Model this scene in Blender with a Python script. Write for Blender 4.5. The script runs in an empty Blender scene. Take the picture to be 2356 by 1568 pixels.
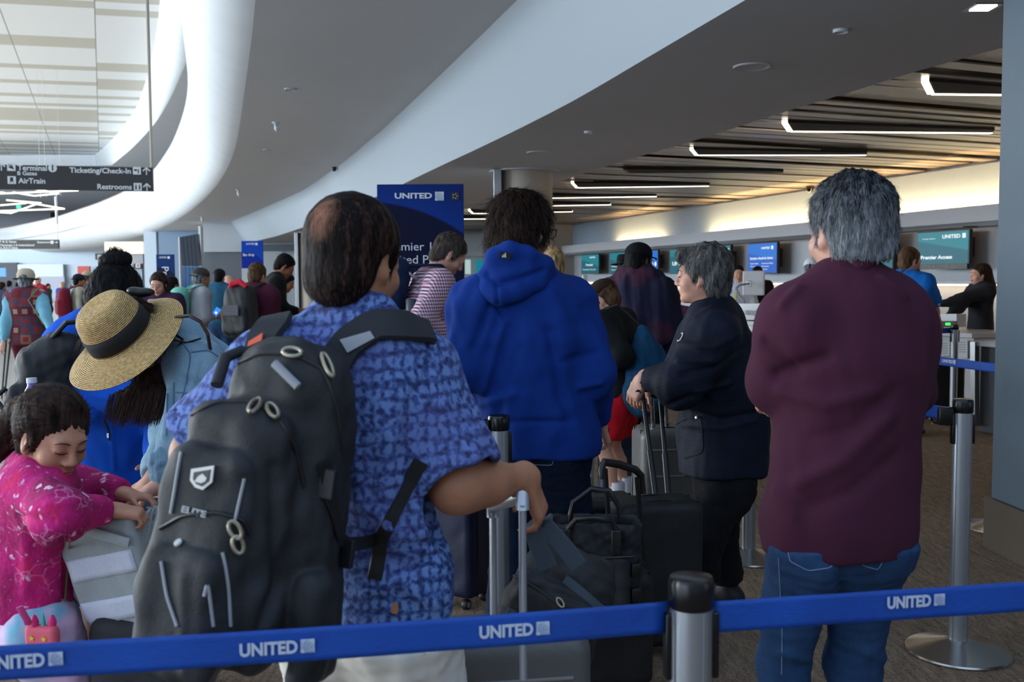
import bpy, bmesh, math, random
import numpy as np
from mathutils import Vector, Matrix, Euler, noise
random.seed(7)
RS = np.random.RandomState(7)
SC = bpy.context.scene
COL = SC.collection

# ------------------------------------------------------------------ camera
F = 2290.0; CX, CY = 1178.0, 784.0; CAMH = 1.44
PITCH = math.radians(3.57); ROLL = -0.006
cam_d = bpy.data.cameras.new('camera'); cam = bpy.data.objects.new('camera', cam_d); COL.objects.link(cam)
cam_d.sensor_width = 36; cam_d.lens = 36 * F / 2356.0
cam_d.clip_start = 0.05; cam_d.clip_end = 500
CM = Matrix.Translation((0, 0, CAMH)) @ Euler((math.radians(90) - PITCH, 0, 0)).to_matrix().to_4x4() @ Matrix.Rotation(ROLL, 4, 'Z')
cam.matrix_world = CM
cam_d.dof.use_dof = True; cam_d.dof.focus_distance = 3.8; cam_d.dof.aperture_fstop = 5.6
SC.camera = cam
SC.view_settings.view_transform = 'Standard'; SC.view_settings.look = 'None'
SC.view_settings.gamma = 1; SC.view_settings.use_curve_mapping = False
SC.view_settings.exposure = 0.12
SC.cycles.use_denoising = True
SC.cycles.max_bounces = 6; SC.cycles.diffuse_bounces = 4
SC.cycles.sample_clamp_indirect = 6

# ------------------------------------------------------------------ daylight: pale sky through the open glazed sides of the hall
W = bpy.data.worlds.new('sky'); SC.world = W; W.use_nodes = True
wn_ = W.node_tree; bg = wn_.nodes['Background']
tc = wn_.nodes.new('ShaderNodeTexCoord'); sep = wn_.nodes.new('ShaderNodeSeparateXYZ')
wn_.links.new(tc.outputs['Generated'], sep.inputs[0])
rp = wn_.nodes.new('ShaderNodeValToRGB'); wn_.links.new(sep.outputs['Z'], rp.inputs[0])
rp.color_ramp.elements[0].position = 0.0; rp.color_ramp.elements[0].color = (0.55, 0.66, 0.80, 1)
rp.color_ramp.elements[1].position = 0.6; rp.color_ramp.elements[1].color = (0.50, 0.70, 1.0, 1)
wn_.links.new(rp.outputs[0], bg.inputs['Color']); bg.inputs['Strength'].default_value = 1.15

def area_light(name, loc, target, sx, sy, power, color, label=None):
    d = bpy.data.lights.new(name, 'AREA'); d.shape = 'RECTANGLE'; d.size = sx; d.size_y = sy
    d.energy = power; d.color = color
    o = bpy.data.objects.new(name, d); COL.objects.link(o)
    o.location = loc
    o.rotation_euler = (Vector(target) - Vector(loc)).to_track_quat('-Z', 'Y').to_euler()
    return o
# daylight stand-ins: area lamps added out of view, left of and behind the camera
area_light('atrium_overhead_fill', (-40, 6, 10.6), (-30, 30, 0), 26, 36, 12500, (0.86, 0.94, 1.0))  # added lamp under the closed atrium ceiling, kept outside the view
area_light('atrium_left_fill', (-60, 30, 5), (-15, 34, 8.5), 80, 9, 32000, (0.82, 0.92, 1.0))  # added lamp aimed up to brighten the atrium ceiling and parapet
area_light('upper_floor_fill', (-96, 112, 7.4), (20, 112, 8.6), 30, 2, 6000, (0.85, 0.93, 1.0))  # added lamp that lifts the dim upper floor beyond the rail
area_light('rear_left_fill', (-13, -7, 2.2), (1.5, 6, 1.9), 16, 3.6, 420, (0.80, 0.90, 1.0))  # added lamp behind the camera on the left, fills the foreground
# ------------------------------------------------------------------ pixel -> place helpers
_C = np.array(CM)[:3, :3]
def ray(px, py):
    return _C @ np.array([(px - CX) / F, -(py - CY) / F, -1.0])
def P(px, py, Y):
    r = ray(px, py); t = Y / r[1]
    return np.array([r[0] * t, Y, CAMH + r[2] * t])
def PZ(px, py, z):
    r = ray(px, py); t = (z - CAMH) / r[2]
    return np.array([r[0] * t, r[1] * t, z])
def PPl(px, py, p0, n):
    r = ray(px, py); o = np.array([0, 0, CAMH]); t = np.dot(np.array(p0) - o, n) / np.dot(r, n)
    return o + r * t
def V(*a): return np.array(a, float)
def unit(v): v = np.array(v, float); return v / (np.linalg.norm(v) + 1e-12)

# ------------------------------------------------------------------ objects
def tag(o, label=None, cat=None, group=None, kind=None):
    if label: o['label'] = label
    if cat: o['category'] = cat
    if group: o['group'] = group
    if kind: o['kind'] = kind
    return o
def thing(name, label, cat, loc=(0, 0, 0), group=None):
    o = bpy.data.objects.new(name, None); COL.objects.link(o); o.location = tuple(loc)
    o.empty_display_size = .1
    return tag(o, label, cat, group)
def base_of(parent):
    b = Vector((0, 0, 0)); p = parent
    while p is not None: b += p.location; p = p.parent
    return np.array(b)
def obj_from(name, verts, faces, m, parent=None, smooth=True, mi=None, label=None, uv=None):
    """verts in WORLD coordinates; linked as one mesh object under parent"""
    v = np.asarray(verts, np.float32).reshape(-1, 3)
    b = base_of(parent) if parent is not None else None
    if b is not None: v = v - b.astype(np.float32)
    me = bpy.data.meshes.new(name)
    if isinstance(faces, np.ndarray) and faces.ndim == 2:
        n, k = faces.shape
        me.vertices.add(len(v)); me.vertices.foreach_set('co', v.ravel())
        me.loops.add(n * k); me.loops.foreach_set('vertex_index', faces.ravel().astype(np.int32))
        me.polygons.add(n); me.polygons.foreach_set('loop_start', np.arange(0, n * k, k, dtype=np.int32))
        me.update(calc_edges=True)
    else:
        me.from_pydata([tuple(map(float, q)) for q in v], [], [tuple(map(int, f)) for f in faces])
    me.validate()
    ms = m if isinstance(m, (list, tuple)) else [m]
    for q in ms: me.materials.append(q)
    if mi is not None: me.polygons.foreach_set('material_index', np.asarray(mi, np.int32))
    if smooth: me.polygons.foreach_set('use_smooth', np.ones(len(me.polygons), bool))
    me.update()
    o = bpy.data.objects.new(name, me); COL.objects.link(o)
    if parent is not None: o.parent = parent
    if label: o['label'] = label
    return o

class MB:
    """collects hard-surface shapes in world coordinates; build() links them as one mesh"""
    def __init__(s): s.v = []; s.f = []; s.m = []; s.cur = 0
    def add(s, v, f):
        n = len(s.v); s.v += [tuple(map(float, q)) for q in v]
        for q in f: s.f.append([i + n for i in q]); s.m.append(s.cur)
        return s
    def box(s, c, h, rot=None, bev=0):
        c = np.array(c, float); h = np.array(h, float); R = np.eye(3) if rot is None else np.array(rot)
        if bev <= 0:
            v = [c + R @ (h * np.array([x, y, z])) for x in (-1, 1) for y in (-1, 1) for z in (-1, 1)]
            return s.add(v, [(0, 1, 3, 2), (4, 6, 7, 5), (0, 4, 5, 1), (2, 3, 7, 6), (0, 2, 6, 4), (1, 5, 7, 3)])
        bm = bmesh.new(); bmesh.ops.create_cube(bm, size=2)
        for q in bm.verts: q.co = Vector(h * np.array(q.co))
        bmesh.ops.bevel(bm, geom=bm.edges[:], offset=bev, segments=3, profile=.5, affect='EDGES')
        bm.verts.index_update()
        v = [c + R @ np.array(q.co) for q in bm.verts]; f = [[x.index for x in q.verts] for q in bm.faces]; bm.free()
        return s.add(v, f)
    def quad(s, a, b, c, d): return s.add([a, b, c, d], [(0, 1, 2, 3)])
    def slab(s, a, b, c, d, n):
        """quad a-d thickened by the vector n"""
        a, b, c, d, n = [np.array(q, float) for q in (a, b, c, d, n)]
        return s.add([a, b, c, d, a + n, b + n, c + n, d + n], [(0, 1, 2, 3), (7, 6, 5, 4), (0, 4, 5, 1), (1, 5, 6, 2), (2, 6, 7, 3), (3, 7, 4, 0)])
    def tube(s, pts, r, seg=12, cap=True, flat=1.0, up=(0, 0, 1)):
        """round (or flattened) tube along a path; r may be a list"""
        P_ = [np.array(q, float) for q in pts]; n = len(P_); rr = [r] * n if np.isscalar(r) else list(r)
        V0 = []; prev = None
        for i, p in enumerate(P_):
            t = unit(P_[min(i + 1, n - 1)] - P_[max(i - 1, 0)])
            a = np.array(up, float) if prev is None else prev
            a = a - t * np.dot(a, t)
            if np.linalg.norm(a) < 1e-3: a = np.array([1., 0, .01]); a = a - t * np.dot(a, t)
            a = unit(a); prev = a; b = np.cross(t, a)
            for k in range(seg):
                w = 2 * math.pi * k / seg
                V0.append(p + rr[i] * (math.cos(w) * a * flat + math.sin(w) * b))
        fs = []
        for i in range(n - 1):
            for k in range(seg):
                k2 = (k + 1) % seg
                fs.append((i * seg + k, i * seg + k2, (i + 1) * seg + k2, (i + 1) * seg + k))
        if cap: fs.append(tuple(range(seg))[::-1]); fs.append(tuple((n - 1) * seg + k for k in range(seg)))
        return s.add(V0, fs)
    def lathe(s, c, prof, seg=32, axis=(0, 0, 1)):
        c = np.array(c, float); z = unit(axis); x = unit(np.cross(z, [0.3, 1, .2])); y = np.cross(z, x)
        V0 = []; n = len(prof)
        for r, h in prof:
            for k in range(seg):
                w = 2 * math.pi * k / seg; V0.append(c + z * h + r * (x * math.cos(w) + y * math.sin(w)))
        fs = [(i * seg + k, i * seg + (k + 1) % seg, (i + 1) * seg + (k + 1) % seg, (i + 1) * seg + k) for i in range(n - 1) for k in range(seg)]
        if prof[0][0] > 1e-5: fs.append(tuple(range(seg))[::-1])
        if prof[-1][0] > 1e-5: fs.append(tuple((n - 1) * seg + k for k in range(seg)))
        return s.add(V0, fs)
    def prism(s, poly, n):
        """flat polygon (list of 3d points) extruded by the vector n"""
        k = len(poly); A = [np.array(q, float) for q in poly]; B = [q + np.array(n, float) for q in A]
        return s.add(A + B, [tuple(range(k))[::-1], tuple(range(k, 2 * k))] + [(i, (i + 1) % k, k + (i + 1) % k, k + i) for i in range(k)])
    def strip(s, A, B):
        n = len(A); return s.add(list(A) + list(B), [(i, i + 1, n + i + 1, n + i) for i in range(n - 1)])
    def text(s, txt, o, xd, yd, size, depth=.001, bold=0.0, sx=1.0, align='LEFT', font_sp=1.0, fitw=None):
        cu = bpy.data.curves.new('t', 'FONT'); cu.body = txt; cu.size = size; cu.extrude = depth; cu.offset = bold * size
        cu.align_x = align; cu.align_y = 'CENTER'; cu.space_character = font_sp; cu.resolution_u = 3
        ob = bpy.data.objects.new('t', cu); COL.objects.link(ob)
        dg = bpy.context.evaluated_depsgraph_get(); me = bpy.data.meshes.new_from_object(ob.evaluated_get(dg))
        xd = unit(xd); yd = unit(yd); zd = np.cross(xd, yd); o = np.array(o, float)
        if fitw:
            xs = [q.co.x for q in me.vertices]; sx = fitw / (max(xs) - min(xs)); o = o - xd * min(xs) * sx
        v = [o + xd * q.co.x * sx + yd * q.co.y + zd * q.co.z for q in me.vertices]
        s.add(v, [list(p.vertices) for p in me.polygons])
        bpy.data.objects.remove(ob); bpy.data.curves.remove(cu); bpy.data.meshes.remove(me)
        return s
    def build(s, name, m, parent=None, smooth=False, label=None):
        o = obj_from(name, s.v, s.f, m, parent, smooth, s.m, label)
        if smooth:
            try:
                o.data.set_sharp_from_angle(angle=math.radians(38))
            except Exception: pass
        return o

def rotz(a): c, s = math.cos(a), math.sin(a); return np.array([[c, -s, 0], [s, c, 0], [0, 0, 1.]])
def frame(xd, zd):
    x = unit(xd); z = np.array(zd, float); z = unit(z - x * np.dot(z, x)); y = np.cross(z, x)
    return np.stack([x, y, z], 1)

# ------------------------------------------------------------------ signed distance modelling
def _smin(a, b, k):
    if k <= 0: return np.minimum(a, b)
    h = np.maximum(k - np.abs(a - b), 0) / k
    return np.minimum(a, b) - h * h * k * .25
class SDF:
    def __init__(s, h=.01, k=.03): s.p = []; s.h = h; s.k = k
    def cap(s, a, b, ra, rb=None, k=None, op='u', sq=None, clip=()):
        s.p.append(('cap', np.array(a, float), np.array(b, float), ra, ra if rb is None else rb, s.k if k is None else k, op, sq, clip)); return s
    def chain(s, pts, rs, **kw):
        if np.isscalar(rs): rs = [rs] * len(pts)
        for i in range(len(pts) - 1): s.cap(pts[i], pts[i + 1], rs[i], rs[i + 1], **kw)
        return s
    def ell(s, c, r, R=None, k=None, op='u', clip=()):
        r = np.array([r] * 3 if np.isscalar(r) else r, float)
        s.p.append(('ell', np.array(c, float), r, np.eye(3) if R is None else np.array(R), None, s.k if k is None else k, op, None, clip)); return s
    def box(s, c, hs, R=None, r=.02, k=None, op='u', clip=(), taper=0):
        s.p.append(('box', np.array(c, float), np.array(hs, float), np.eye(3) if R is None else np.array(R), (r, taper), s.k if k is None else k, op, None, clip)); return s
    def bounds(s):
        lo = np.full(3, 1e9); hi = -lo
        for q in s.p:
            if q[6] != 'u': continue
            l, h = s._bb(q); lo = np.minimum(lo, l); hi = np.maximum(hi, h)
        return lo, hi
    def _bb(s, q):
        if q[0] == 'cap':
            m = max(q[3], q[4]); return np.minimum(q[1], q[2]) - m, np.maximum(q[1], q[2]) + m
        if q[0] == 'ell': e = np.sqrt((q[3] ** 2 @ (q[2] ** 2))); return q[1] - e, q[1] + e
        e = np.abs(q[3]) @ (q[2] * (1 + abs(q[4][1]))) ; return q[1] - e, q[1] + e
    def mesh(s, cut=None):
        h = s.h; lo, hi = s.bounds(); lo = lo - 3 * h; hi = hi + 3 * h
        n = np.ceil((hi - lo) / h).astype(int) + 1
        f = np.full(n, 1e3, np.float32)
        ax = [(lo[i] + h * np.arange(n[i])).astype(np.float32) for i in range(3)]
        for q in s.p:
            l, u = s._bb(q); k = q[5]; mg = max(k, 0) + 2.5 * h
            i0 = np.clip(np.floor((l - mg - lo) / h).astype(int), 0, n - 1); i1 = np.clip(np.ceil((u + mg - lo) / h).astype(int) + 1, 1, n)
            if np.any(i1 <= i0): continue
            X = ax[0][i0[0]:i1[0], None, None]; Y = ax[1][None, i0[1]:i1[1], None]; Z = ax[2][None, None, i0[2]:i1[2]]
            if q[0] == 'cap':
                a, b, ra, rb, sq = q[1], q[2], q[3], q[4], q[7]
                px, py, pz = X - a[0], Y - a[1], Z - a[2]; ba = b - a
                if sq is not None:
                    s0 = unit(sq[0]); g = 1 / sq[1] - 1
                    dt = px * s0[0] + py * s0[1] + pz * s0[2]
                    px = px + s0[0] * g * dt; py = py + s0[1] * g * dt; pz = pz + s0[2] * g * dt
                    ba = ba + s0 * g * np.dot(ba, s0)
                L = max(np.dot(ba, ba), 1e-12)
                t = np.clip((px * ba[0] + py * ba[1] + pz * ba[2]) / L, 0, 1)
                d = np.sqrt((px - ba[0] * t) ** 2 + (py - ba[1] * t) ** 2 + (pz - ba[2] * t) ** 2) - (ra + (rb - ra) * t)
            elif q[0] == 'ell':
                c, r, R = q[1], q[2], q[3]; px, py, pz = X - c[0], Y - c[1], Z - c[2]
                u0 = (px * R[0, 0] + py * R[1, 0] + pz * R[2, 0]); u1 = (px * R[0, 1] + py * R[1, 1] + pz * R[2, 1]); u2 = (px * R[0, 2] + py * R[1, 2] + pz * R[2, 2])
                k1 = np.sqrt((u0 / r[0]) ** 2 + (u1 / r[1]) ** 2 + (u2 / r[2]) ** 2)
                k2 = np.sqrt((u0 / r[0] ** 2) ** 2 + (u1 / r[1] ** 2) ** 2 + (u2 / r[2] ** 2) ** 2) + 1e-6
                d = k1 * (k1 - 1) / k2
            else:
                c, hs, R, (rr, tp) = q[1], q[2], q[3], q[4]; px, py, pz = X - c[0], Y - c[1], Z - c[2]
                u0 = (px * R[0, 0] + py * R[1, 0] + pz * R[2, 0]); u1 = (px * R[0, 1] + py * R[1, 1] + pz * R[2, 1]); u2 = (px * R[0, 2] + py * R[1, 2] + pz * R[2, 2])
                w = 1 + tp * (u2 / hs[2])
                q0 = np.abs(u0) - (hs[0] * w - rr); q1 = np.abs(u1) - (hs[1] * w - rr); q2 = np.abs(u2) - (hs[2] - rr)
                d = np.sqrt(np.maximum(q0, 0) ** 2 + np.maximum(q1, 0) ** 2 + np.maximum(q2, 0) ** 2) + np.minimum(np.maximum(q0, np.maximum(q1, q2)), 0) - rr
            for (cp, cn) in q[8]:
                cn = unit(cn); pl = (X - cp[0]) * cn[0] + (Y - cp[1]) * cn[1] + (Z - cp[2]) * cn[2]
                d = np.maximum(d, pl)
            sl = (slice(i0[0], i1[0]), slice(i0[1], i1[1]), slice(i0[2], i1[2]))
            if q[6] == 'u': f[sl] = _smin(f[sl], d, k)
            elif q[6] == 's': f[sl] = -_smin(-f[sl], d, k)
        if cut:
            X, Y, Z = ax[0][:, None, None], ax[1][None, :, None], ax[2][None, None, :]
            for (cp, cn) in cut:
                cn = unit(cn); f = np.maximum(f, (X - cp[0]) * cn[0] + (Y - cp[1]) * cn[1] + (Z - cp[2]) * cn[2])
            f = f.astype(np.float32)
        return surface_nets(f, lo, h)

def surface_nets(f, lo, h):
    n = np.array(f.shape); ins = f < 0
    cn = n - 1
    def cid(i, j, k): return (i * cn[1] + j) * cn[2] + k
    ids = []; pos = []; quads = []
    for a in range(3):
        s0 = [slice(None)] * 3; s1 = [slice(None)] * 3; s0[a] = slice(0, -1); s1[a] = slice(1, None)
        A = ins[tuple(s0)]; B = ins[tuple(s1)]
        I = np.argwhere(A != B)
        if len(I) == 0: continue
        b, c = (a + 1) % 3, (a + 2) % 3
        ok = (I[:, b] > 0) & (I[:, c] > 0) & (I[:, b] < n[b] - 1) & (I[:, c] < n[c] - 1)
        I = I[ok]
        J = I.copy(); J[:, a] += 1
        f0 = f[I[:, 0], I[:, 1], I[:, 2]]; f1 = f[J[:, 0], J[:, 1], J[:, 2]]
        t = np.clip(f0 / (f0 - f1 + 1e-20), 0, 1)
        p = I.astype(np.float64); p[:, a] += t
        q = []
        for (db, dc) in ((1, 1), (0, 1), (0, 0), (1, 0)):
            K = I.copy(); K[:, b] -= db; K[:, c] -= dc
            e = cid(K[:, 0], K[:, 1], K[:, 2]); ids.append(e); pos.append(p); q.append(e)
        q = np.stack(q, 1); flip = ~A[tuple(I.T)]
        q[flip] = q[flip][:, ::-1]
        quads.append(q)
    ids = np.concatenate(ids); pos = np.concatenate(pos); quads = np.concatenate(quads)
    u, inv = np.unique(ids, return_inverse=True)
    cnt = np.bincount(inv); v = np.stack([np.bincount(inv, pos[:, i]) / cnt for i in range(3)], 1)
    fq = np.searchsorted(u, quads)
    return v * h + lo, fq.astype(np.int32)

def vnormals(v, f):
    n = np.cross(v[f[:, 2]] - v[f[:, 0]], v[f[:, 3]] - v[f[:, 1]])
    N = np.zeros_like(v)
    for i in range(4):
        for c in range(3): N[:, c] += np.bincount(f[:, i], n[:, c], minlength=len(v))
    return N / (np.linalg.norm(N, axis=1, keepdims=True) + 1e-12)
def laplace(v, f, it=2, w=.5):
    e = np.concatenate([f[:, [0, 1]], f[:, [1, 2]], f[:, [2, 3]], f[:, [3, 0]]])
    for _ in range(it):
        S = np.zeros_like(v); C = np.bincount(e[:, 0], minlength=len(v)) + np.bincount(e[:, 1], minlength=len(v))
        for c in range(3): S[:, c] = np.bincount(e[:, 0], v[e[:, 1], c], minlength=len(v)) + np.bincount(e[:, 1], v[e[:, 0], c], minlength=len(v))
        v = v * (1 - w) + w * S / np.maximum(C, 1)[:, None]
    return v
def wnoise(p, s, seed=0, n=6, an=(1, 1, 1)):
    r = np.random.RandomState(seed); out = 0; p = p / np.array(an, float)
    for i in range(n):
        k = unit(r.randn(3)) * 2 * math.pi / s * r.uniform(.6, 1.5); k2 = unit(r.randn(3)) * 2 * math.pi / s * .6
        out = out + np.sin(p @ k + r.uniform(0, 6.28) + 1.1 * np.sin(p @ k2 + r.uniform(0, 6.28)))
    return out / n * 1.6
def segdist(p, a, b):
    ba = b - a; t = np.clip(((p - a) @ ba) / max(np.dot(ba, ba), 1e-12), 0, 1)
    return np.linalg.norm(p - a - t[:, None] * ba, axis=1)
def creases(v, N, lst, depth_keep=.12):
    """lst of (points, width, amp): smooth ridges (+) or valleys (-) pressed into cloth along a line"""
    off = np.zeros(len(v))
    for pts, w, amp in lst:
        d = np.full(len(v), 9.)
        for i in range(len(pts) - 1): d = np.minimum(d, segdist(v, np.array(pts[i]), np.array(pts[i + 1])))
        off += amp * np.exp(-(d / w) ** 2)
    return v + N * off[:, None]
def smesh(name, s, m, parent, fold=None, cr=None, sm=1, cut=None, label=None, extra=None, post=None):
    """mesh of an SDF (or list of SDFs, joined) with cloth folds: fold=[(size, amp, anisotropy, seed)]"""
    ss = s if isinstance(s, (list, tuple)) else [s]
    VV = []; FF = []; n = 0
    for q in ss:
        v, f = q.mesh(cut) if isinstance(q, SDF) else q
        if isinstance(q, SDF): v = laplace(v, f, sm)
        if fold:
            N = vnormals(v, f)
            for (sz, am, an, sd) in fold: v = v + N * (wnoise(v, sz, sd, an=an) * am)[:, None]
        if cr:
            from mathutils.bvhtree import BVHTree as _B
            bt = _B.FromPolygons([tuple(x) for x in v.tolist()], f.tolist()); o_ = Vector((0, 0, CAMH)); c2_ = []
            for pts, w, am in cr:
                out = []
                for a_, b_ in zip(pts[:-1], pts[1:]):
                    for i_ in range(5):
                        q_ = np.array(a_) + (np.array(b_) - np.array(a_)) * i_ / 4; hh_ = bt.ray_cast(o_, (Vector(q_) - o_).normalized())
                        if hh_[0] is not None: out.append(np.array(hh_[0]))
                if len(out) > 1: c2_.append((out, w, am))
            v = creases(v, vnormals(v, f), c2_)
        if post: v = post(v, f)
        VV.append(v); FF.append(f + n); n += len(v)
    v = np.concatenate(VV); f = np.concatenate(FF)
    if extra is not None:
        ev, ef = extra; f = np.concatenate([f, ef + len(v)]); v = np.concatenate([v, ev])
    return obj_from(name, v, f, m, parent, True, None, label)

# ------------------------------------------------------------------ materials
_M = {}
def L(r, g=None, b=None):
    """sRGB 0-255 -> linear"""
    if g is None: g = b = r
    f = lambda c: (c / 255 / 12.92) if c <= 10 else ((c / 255 + .055) / 1.055) ** 2.4
    return (f(r), f(g), f(b), 1)
class NT:
    def __init__(s, name):
        s.m = bpy.data.materials.new(name); s.m.use_nodes = True; s.t = s.m.node_tree; s.b = s.t.nodes['Principled BSDF']
    def n(s, typ, **kw):
        q = s.t.nodes.new('ShaderNode' + typ)
        for k, v in kw.items():
            if k in q.inputs and not hasattr(q, k): q.inputs[k].default_value = v
            else: setattr(q, k, v)
        return q
    def l(s, a, b): s.t.links.new(a, b)
    def coord(s, scale=(1, 1, 1), rot=(0, 0, 0), kind='Object'):
        c = s.n('TexCoord'); m = s.n('Mapping'); m.inputs['Scale'].default_value = scale; m.inputs['Rotation'].default_value = rot
        s.l(c.outputs[kind], m.inputs[0]); return m.outputs[0]
    def noise(s, vec, scale, detail=3, rough=.5):
        q = s.n('TexNoise'); q.inputs['Scale'].default_value = scale; q.inputs['Detail'].default_value = detail; q.inputs['Roughness'].default_value = rough
        s.l(vec, q.inputs['Vector']); return q.outputs['Fac']
    def ramp(s, fac, stops, interp='LINEAR'):
        q = s.n('ValToRGB'); e = q.color_ramp; e.interpolation = interp
        while len(e.elements) < len(stops): e.elements.new(.5)
        for x, (p, c) in zip(e.elements, stops): x.position = p; x.color = c if len(c) == 4 else (*c, 1)
        s.l(fac, q.inputs[0]); return q.outputs[0]
    def mix(s, fac, a, b, mode='MIX'):
        q = s.n('Mix'); q.data_type = 'RGBA'; q.blend_type = mode
        for sock, v in ((q.inputs[0], fac), (q.inputs[6], a), (q.inputs[7], b)):
            if isinstance(v, (int, float)): sock.default_value = v
            elif isinstance(v, tuple): sock.default_value = v if len(v) == 4 else (*v, 1)
            else: s.l(v, sock)
        return q.outputs[2]
    def math(s, op, a, b=None):
        q = s.n('Math'); q.operation = op
        for i, v in enumerate((a, b)):
            if v is None: continue
            if isinstance(v, (int, float)): q.inputs[i].default_value = v
            else: s.l(v, q.inputs[i])
        return q.outputs[0]
    def bump(s, h, strength=.3, dist=.01):
        q = s.n('Bump'); q.inputs['Strength'].default_value = strength; q.inputs['Distance'].default_value = dist
        s.l(h, q.inputs['Height']); s.l(q.outputs[0], s.b.inputs['Normal'])
    def base(s, c):
        if isinstance(c, tuple): s.b.inputs['Base Color'].default_value = c
        else: s.l(c, s.b.inputs['Base Color'])
    def set(s, **kw):
        for k, v in kw.items(): s.b.inputs[k.replace('_', ' ')].default_value = v
        return s
def plain(name, c, rough=.6, metal=0, spec=.5, nz=0, nscale=8, bump=0, bscale=200):
    if name in _M: return _M[name]
    t = NT(name); t.set(Roughness=rough, Metallic=metal)
    t.b.inputs['Specular IOR Level'].default_value = spec
    if nz or bump: vec = t.coord()
    if nz:
        f = t.noise(vec, nscale, 4)
        t.base(t.ramp(f, [(.3, tuple(x * (1 - nz) for x in c[:3])), (.7, tuple(min(1, x * (1 + nz)) for x in c[:3]))]))
    else: t.base(c)
    if bump: t.bump(t.noise(vec, bscale, 2), bump, .002)
    _M[name] = t.m; return t.m
def cloth(name, c, rough=.9, nz=.12, weave=420, bump=.35, sheen=.0, fold=0):
    if name in _M: return _M[name]
    t = NT(name); t.set(Roughness=rough); t.b.inputs['Specular IOR Level'].default_value = .25
    t.b.inputs['Sheen Weight'].default_value = sheen
    vec = t.coord(); f = t.noise(vec, 9, 4); g = t.noise(vec, weave, 2)
    c0 = t.ramp(f, [(.3, tuple(x * (1 - nz) for x in c[:3])), (.7, tuple(min(1, x * (1 + nz)) for x in c[:3]))])
    t.base(t.mix(.5, c0, t.ramp(g, [(.3, tuple(x * .75 for x in c[:3])), (.7, tuple(min(1, x * 1.25) for x in c[:3]))])))
    h = t.math('ADD', t.math('MULTIPLY', g, .3), t.math('MULTIPLY', t.noise(vec, 28, 3), fold))
    t.bump(h, bump, .006)
    _M[name] = t.m; return t.m
def emis(name, c, s=1.0, base=(0, 0, 0, 1)):
    if name in _M: return _M[name]
    t = NT(name); t.base(base); t.b.inputs['Emission Color'].default_value = c; t.b.inputs['Emission Strength'].default_value = s; t.set(Roughness=.4)
    _M[name] = t.m; return t.m
# ================================================================== SETTING
def struct(o): return tag(o, kind='structure')
m_white = plain('white_plaster', L(214, 219, 224), .55, nz=.03, nscale=1.5)
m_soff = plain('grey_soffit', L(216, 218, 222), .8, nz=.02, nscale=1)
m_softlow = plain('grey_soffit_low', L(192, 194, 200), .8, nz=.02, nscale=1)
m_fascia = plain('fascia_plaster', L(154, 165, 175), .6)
m_black = plain('black_plastic', L(22, 22, 24), .45)
m_blk_m = plain('black_matte', L(16, 16, 17), .8)
m_steel = plain('brushed_steel', L(178, 180, 182), .28, metal=1, nz=.05, nscale=3)
m_alu = plain('satin_aluminium', L(172, 177, 184), .38, metal=.85)
m_wallgrey = plain('wall_grey', L(176, 182, 190), .6, nz=.03, nscale=1)
m_txtw = emis('lettering_white', (.62, .66, .7, 1), .0, (.75, .78, .82, 1))

def terrazzo():
    t = NT('terrazzo'); v = t.coord(); f = t.noise(v, 60, 4); g = t.noise(v, 1.2, 2)
    t.base(t.mix(.25, t.ramp(f, [(.35, L(176, 168, 158)), (.65, L(214, 208, 198))]), t.ramp(g, [(.3, L(190, 182, 172)), (.7, L(208, 202, 194))])))
    t.set(Roughness=.22); return t.m
def carpet():
    t = NT('carpet'); v = t.coord((1, 1, 1), (0, 0, .3)); 
    b = t.noise(t.coord((14, 2.2, 1), (0, 0, .9)), 3.2, 3, .6); f = t.noise(v, 110, 3, .7); c = t.noise(v, .9, 3)
    base = t.ramp(b, [(.28, L(98, 83, 70)), (.5, L(146, 124, 104)), (.72, L(190, 164, 138))])
    speck = t.ramp(f, [(.35, L(62, 52, 46)), (.65, L(212, 186, 158))])
    x = t.mix(.38, base, speck); t.base(t.mix(.25, x, t.ramp(c, [(.3, L(74, 64, 56)), (.7, L(118, 104, 90))])))
    t.set(Roughness=.95); t.b.inputs['Specular IOR Level'].default_value = .1
    t.bump(f, .8, .012); return t.m
fl = MB().slab((-130, -6, 0), (30, -6, 0), (30, 150, 0), (-130, 150, 0), (0, 0, -.2)).build('floor', terrazzo()); struct(fl)
cp = MB().prism([(-1.0, -6, 0), (30, -6, 0), (30, 44, 0), (-14.9, 44, 0), (-5.24, 11.8, 0), (-2.35, 3, 0)], (0, 0, .006)).build('floor_carpet', carpet()); struct(cp)

# --- curves in plan, read off the photograph at the height of each edge
def zc(pts, z): return [PZ(x, y, z) for x, y in pts]
crease = zc([(588, 0), (581, 79), (561, 221), (546, 328), (530, 376), (506, 418), (474, 455), (432, 490), (387, 518), (336, 538), (290, 552), (237, 566), (120, 580), (0, 590)], 3.9)
crease = [crease[0] + (crease[0] - crease[1]) * 6] + crease + [V(-95, 100, 3.9)]
rail = zc([(413, 0), (419, 60), (428, 134), (434, 178), (432, 215), (423, 257), (410, 295), (393, 335), (354, 392), (287, 441), (224, 468), (122, 502), (0, 527)], 6.0)
rail = [rail[0] + (rail[0] - rail[1]) * 7] + rail + [V(-100, 92, 6.0)]
def resample(c, n, sm=2):
    c = np.array(c, float); d = np.r_[0, np.cumsum(np.linalg.norm(np.diff(c, axis=0), axis=1))]
    w = np.linspace(0, 1, n) ** 1.5
    t = w * d[-1]; r = np.stack([np.interp(t, d, c[:, i]) for i in range(3)], 1)
    for _ in range(sm): r[1:-1] = (r[:-2] + r[1:-1] * 2 + r[2:]) / 4
    return r
N_ = 90; cr_ = resample(crease, N_); rl_ = resample(rail, N_)
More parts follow.
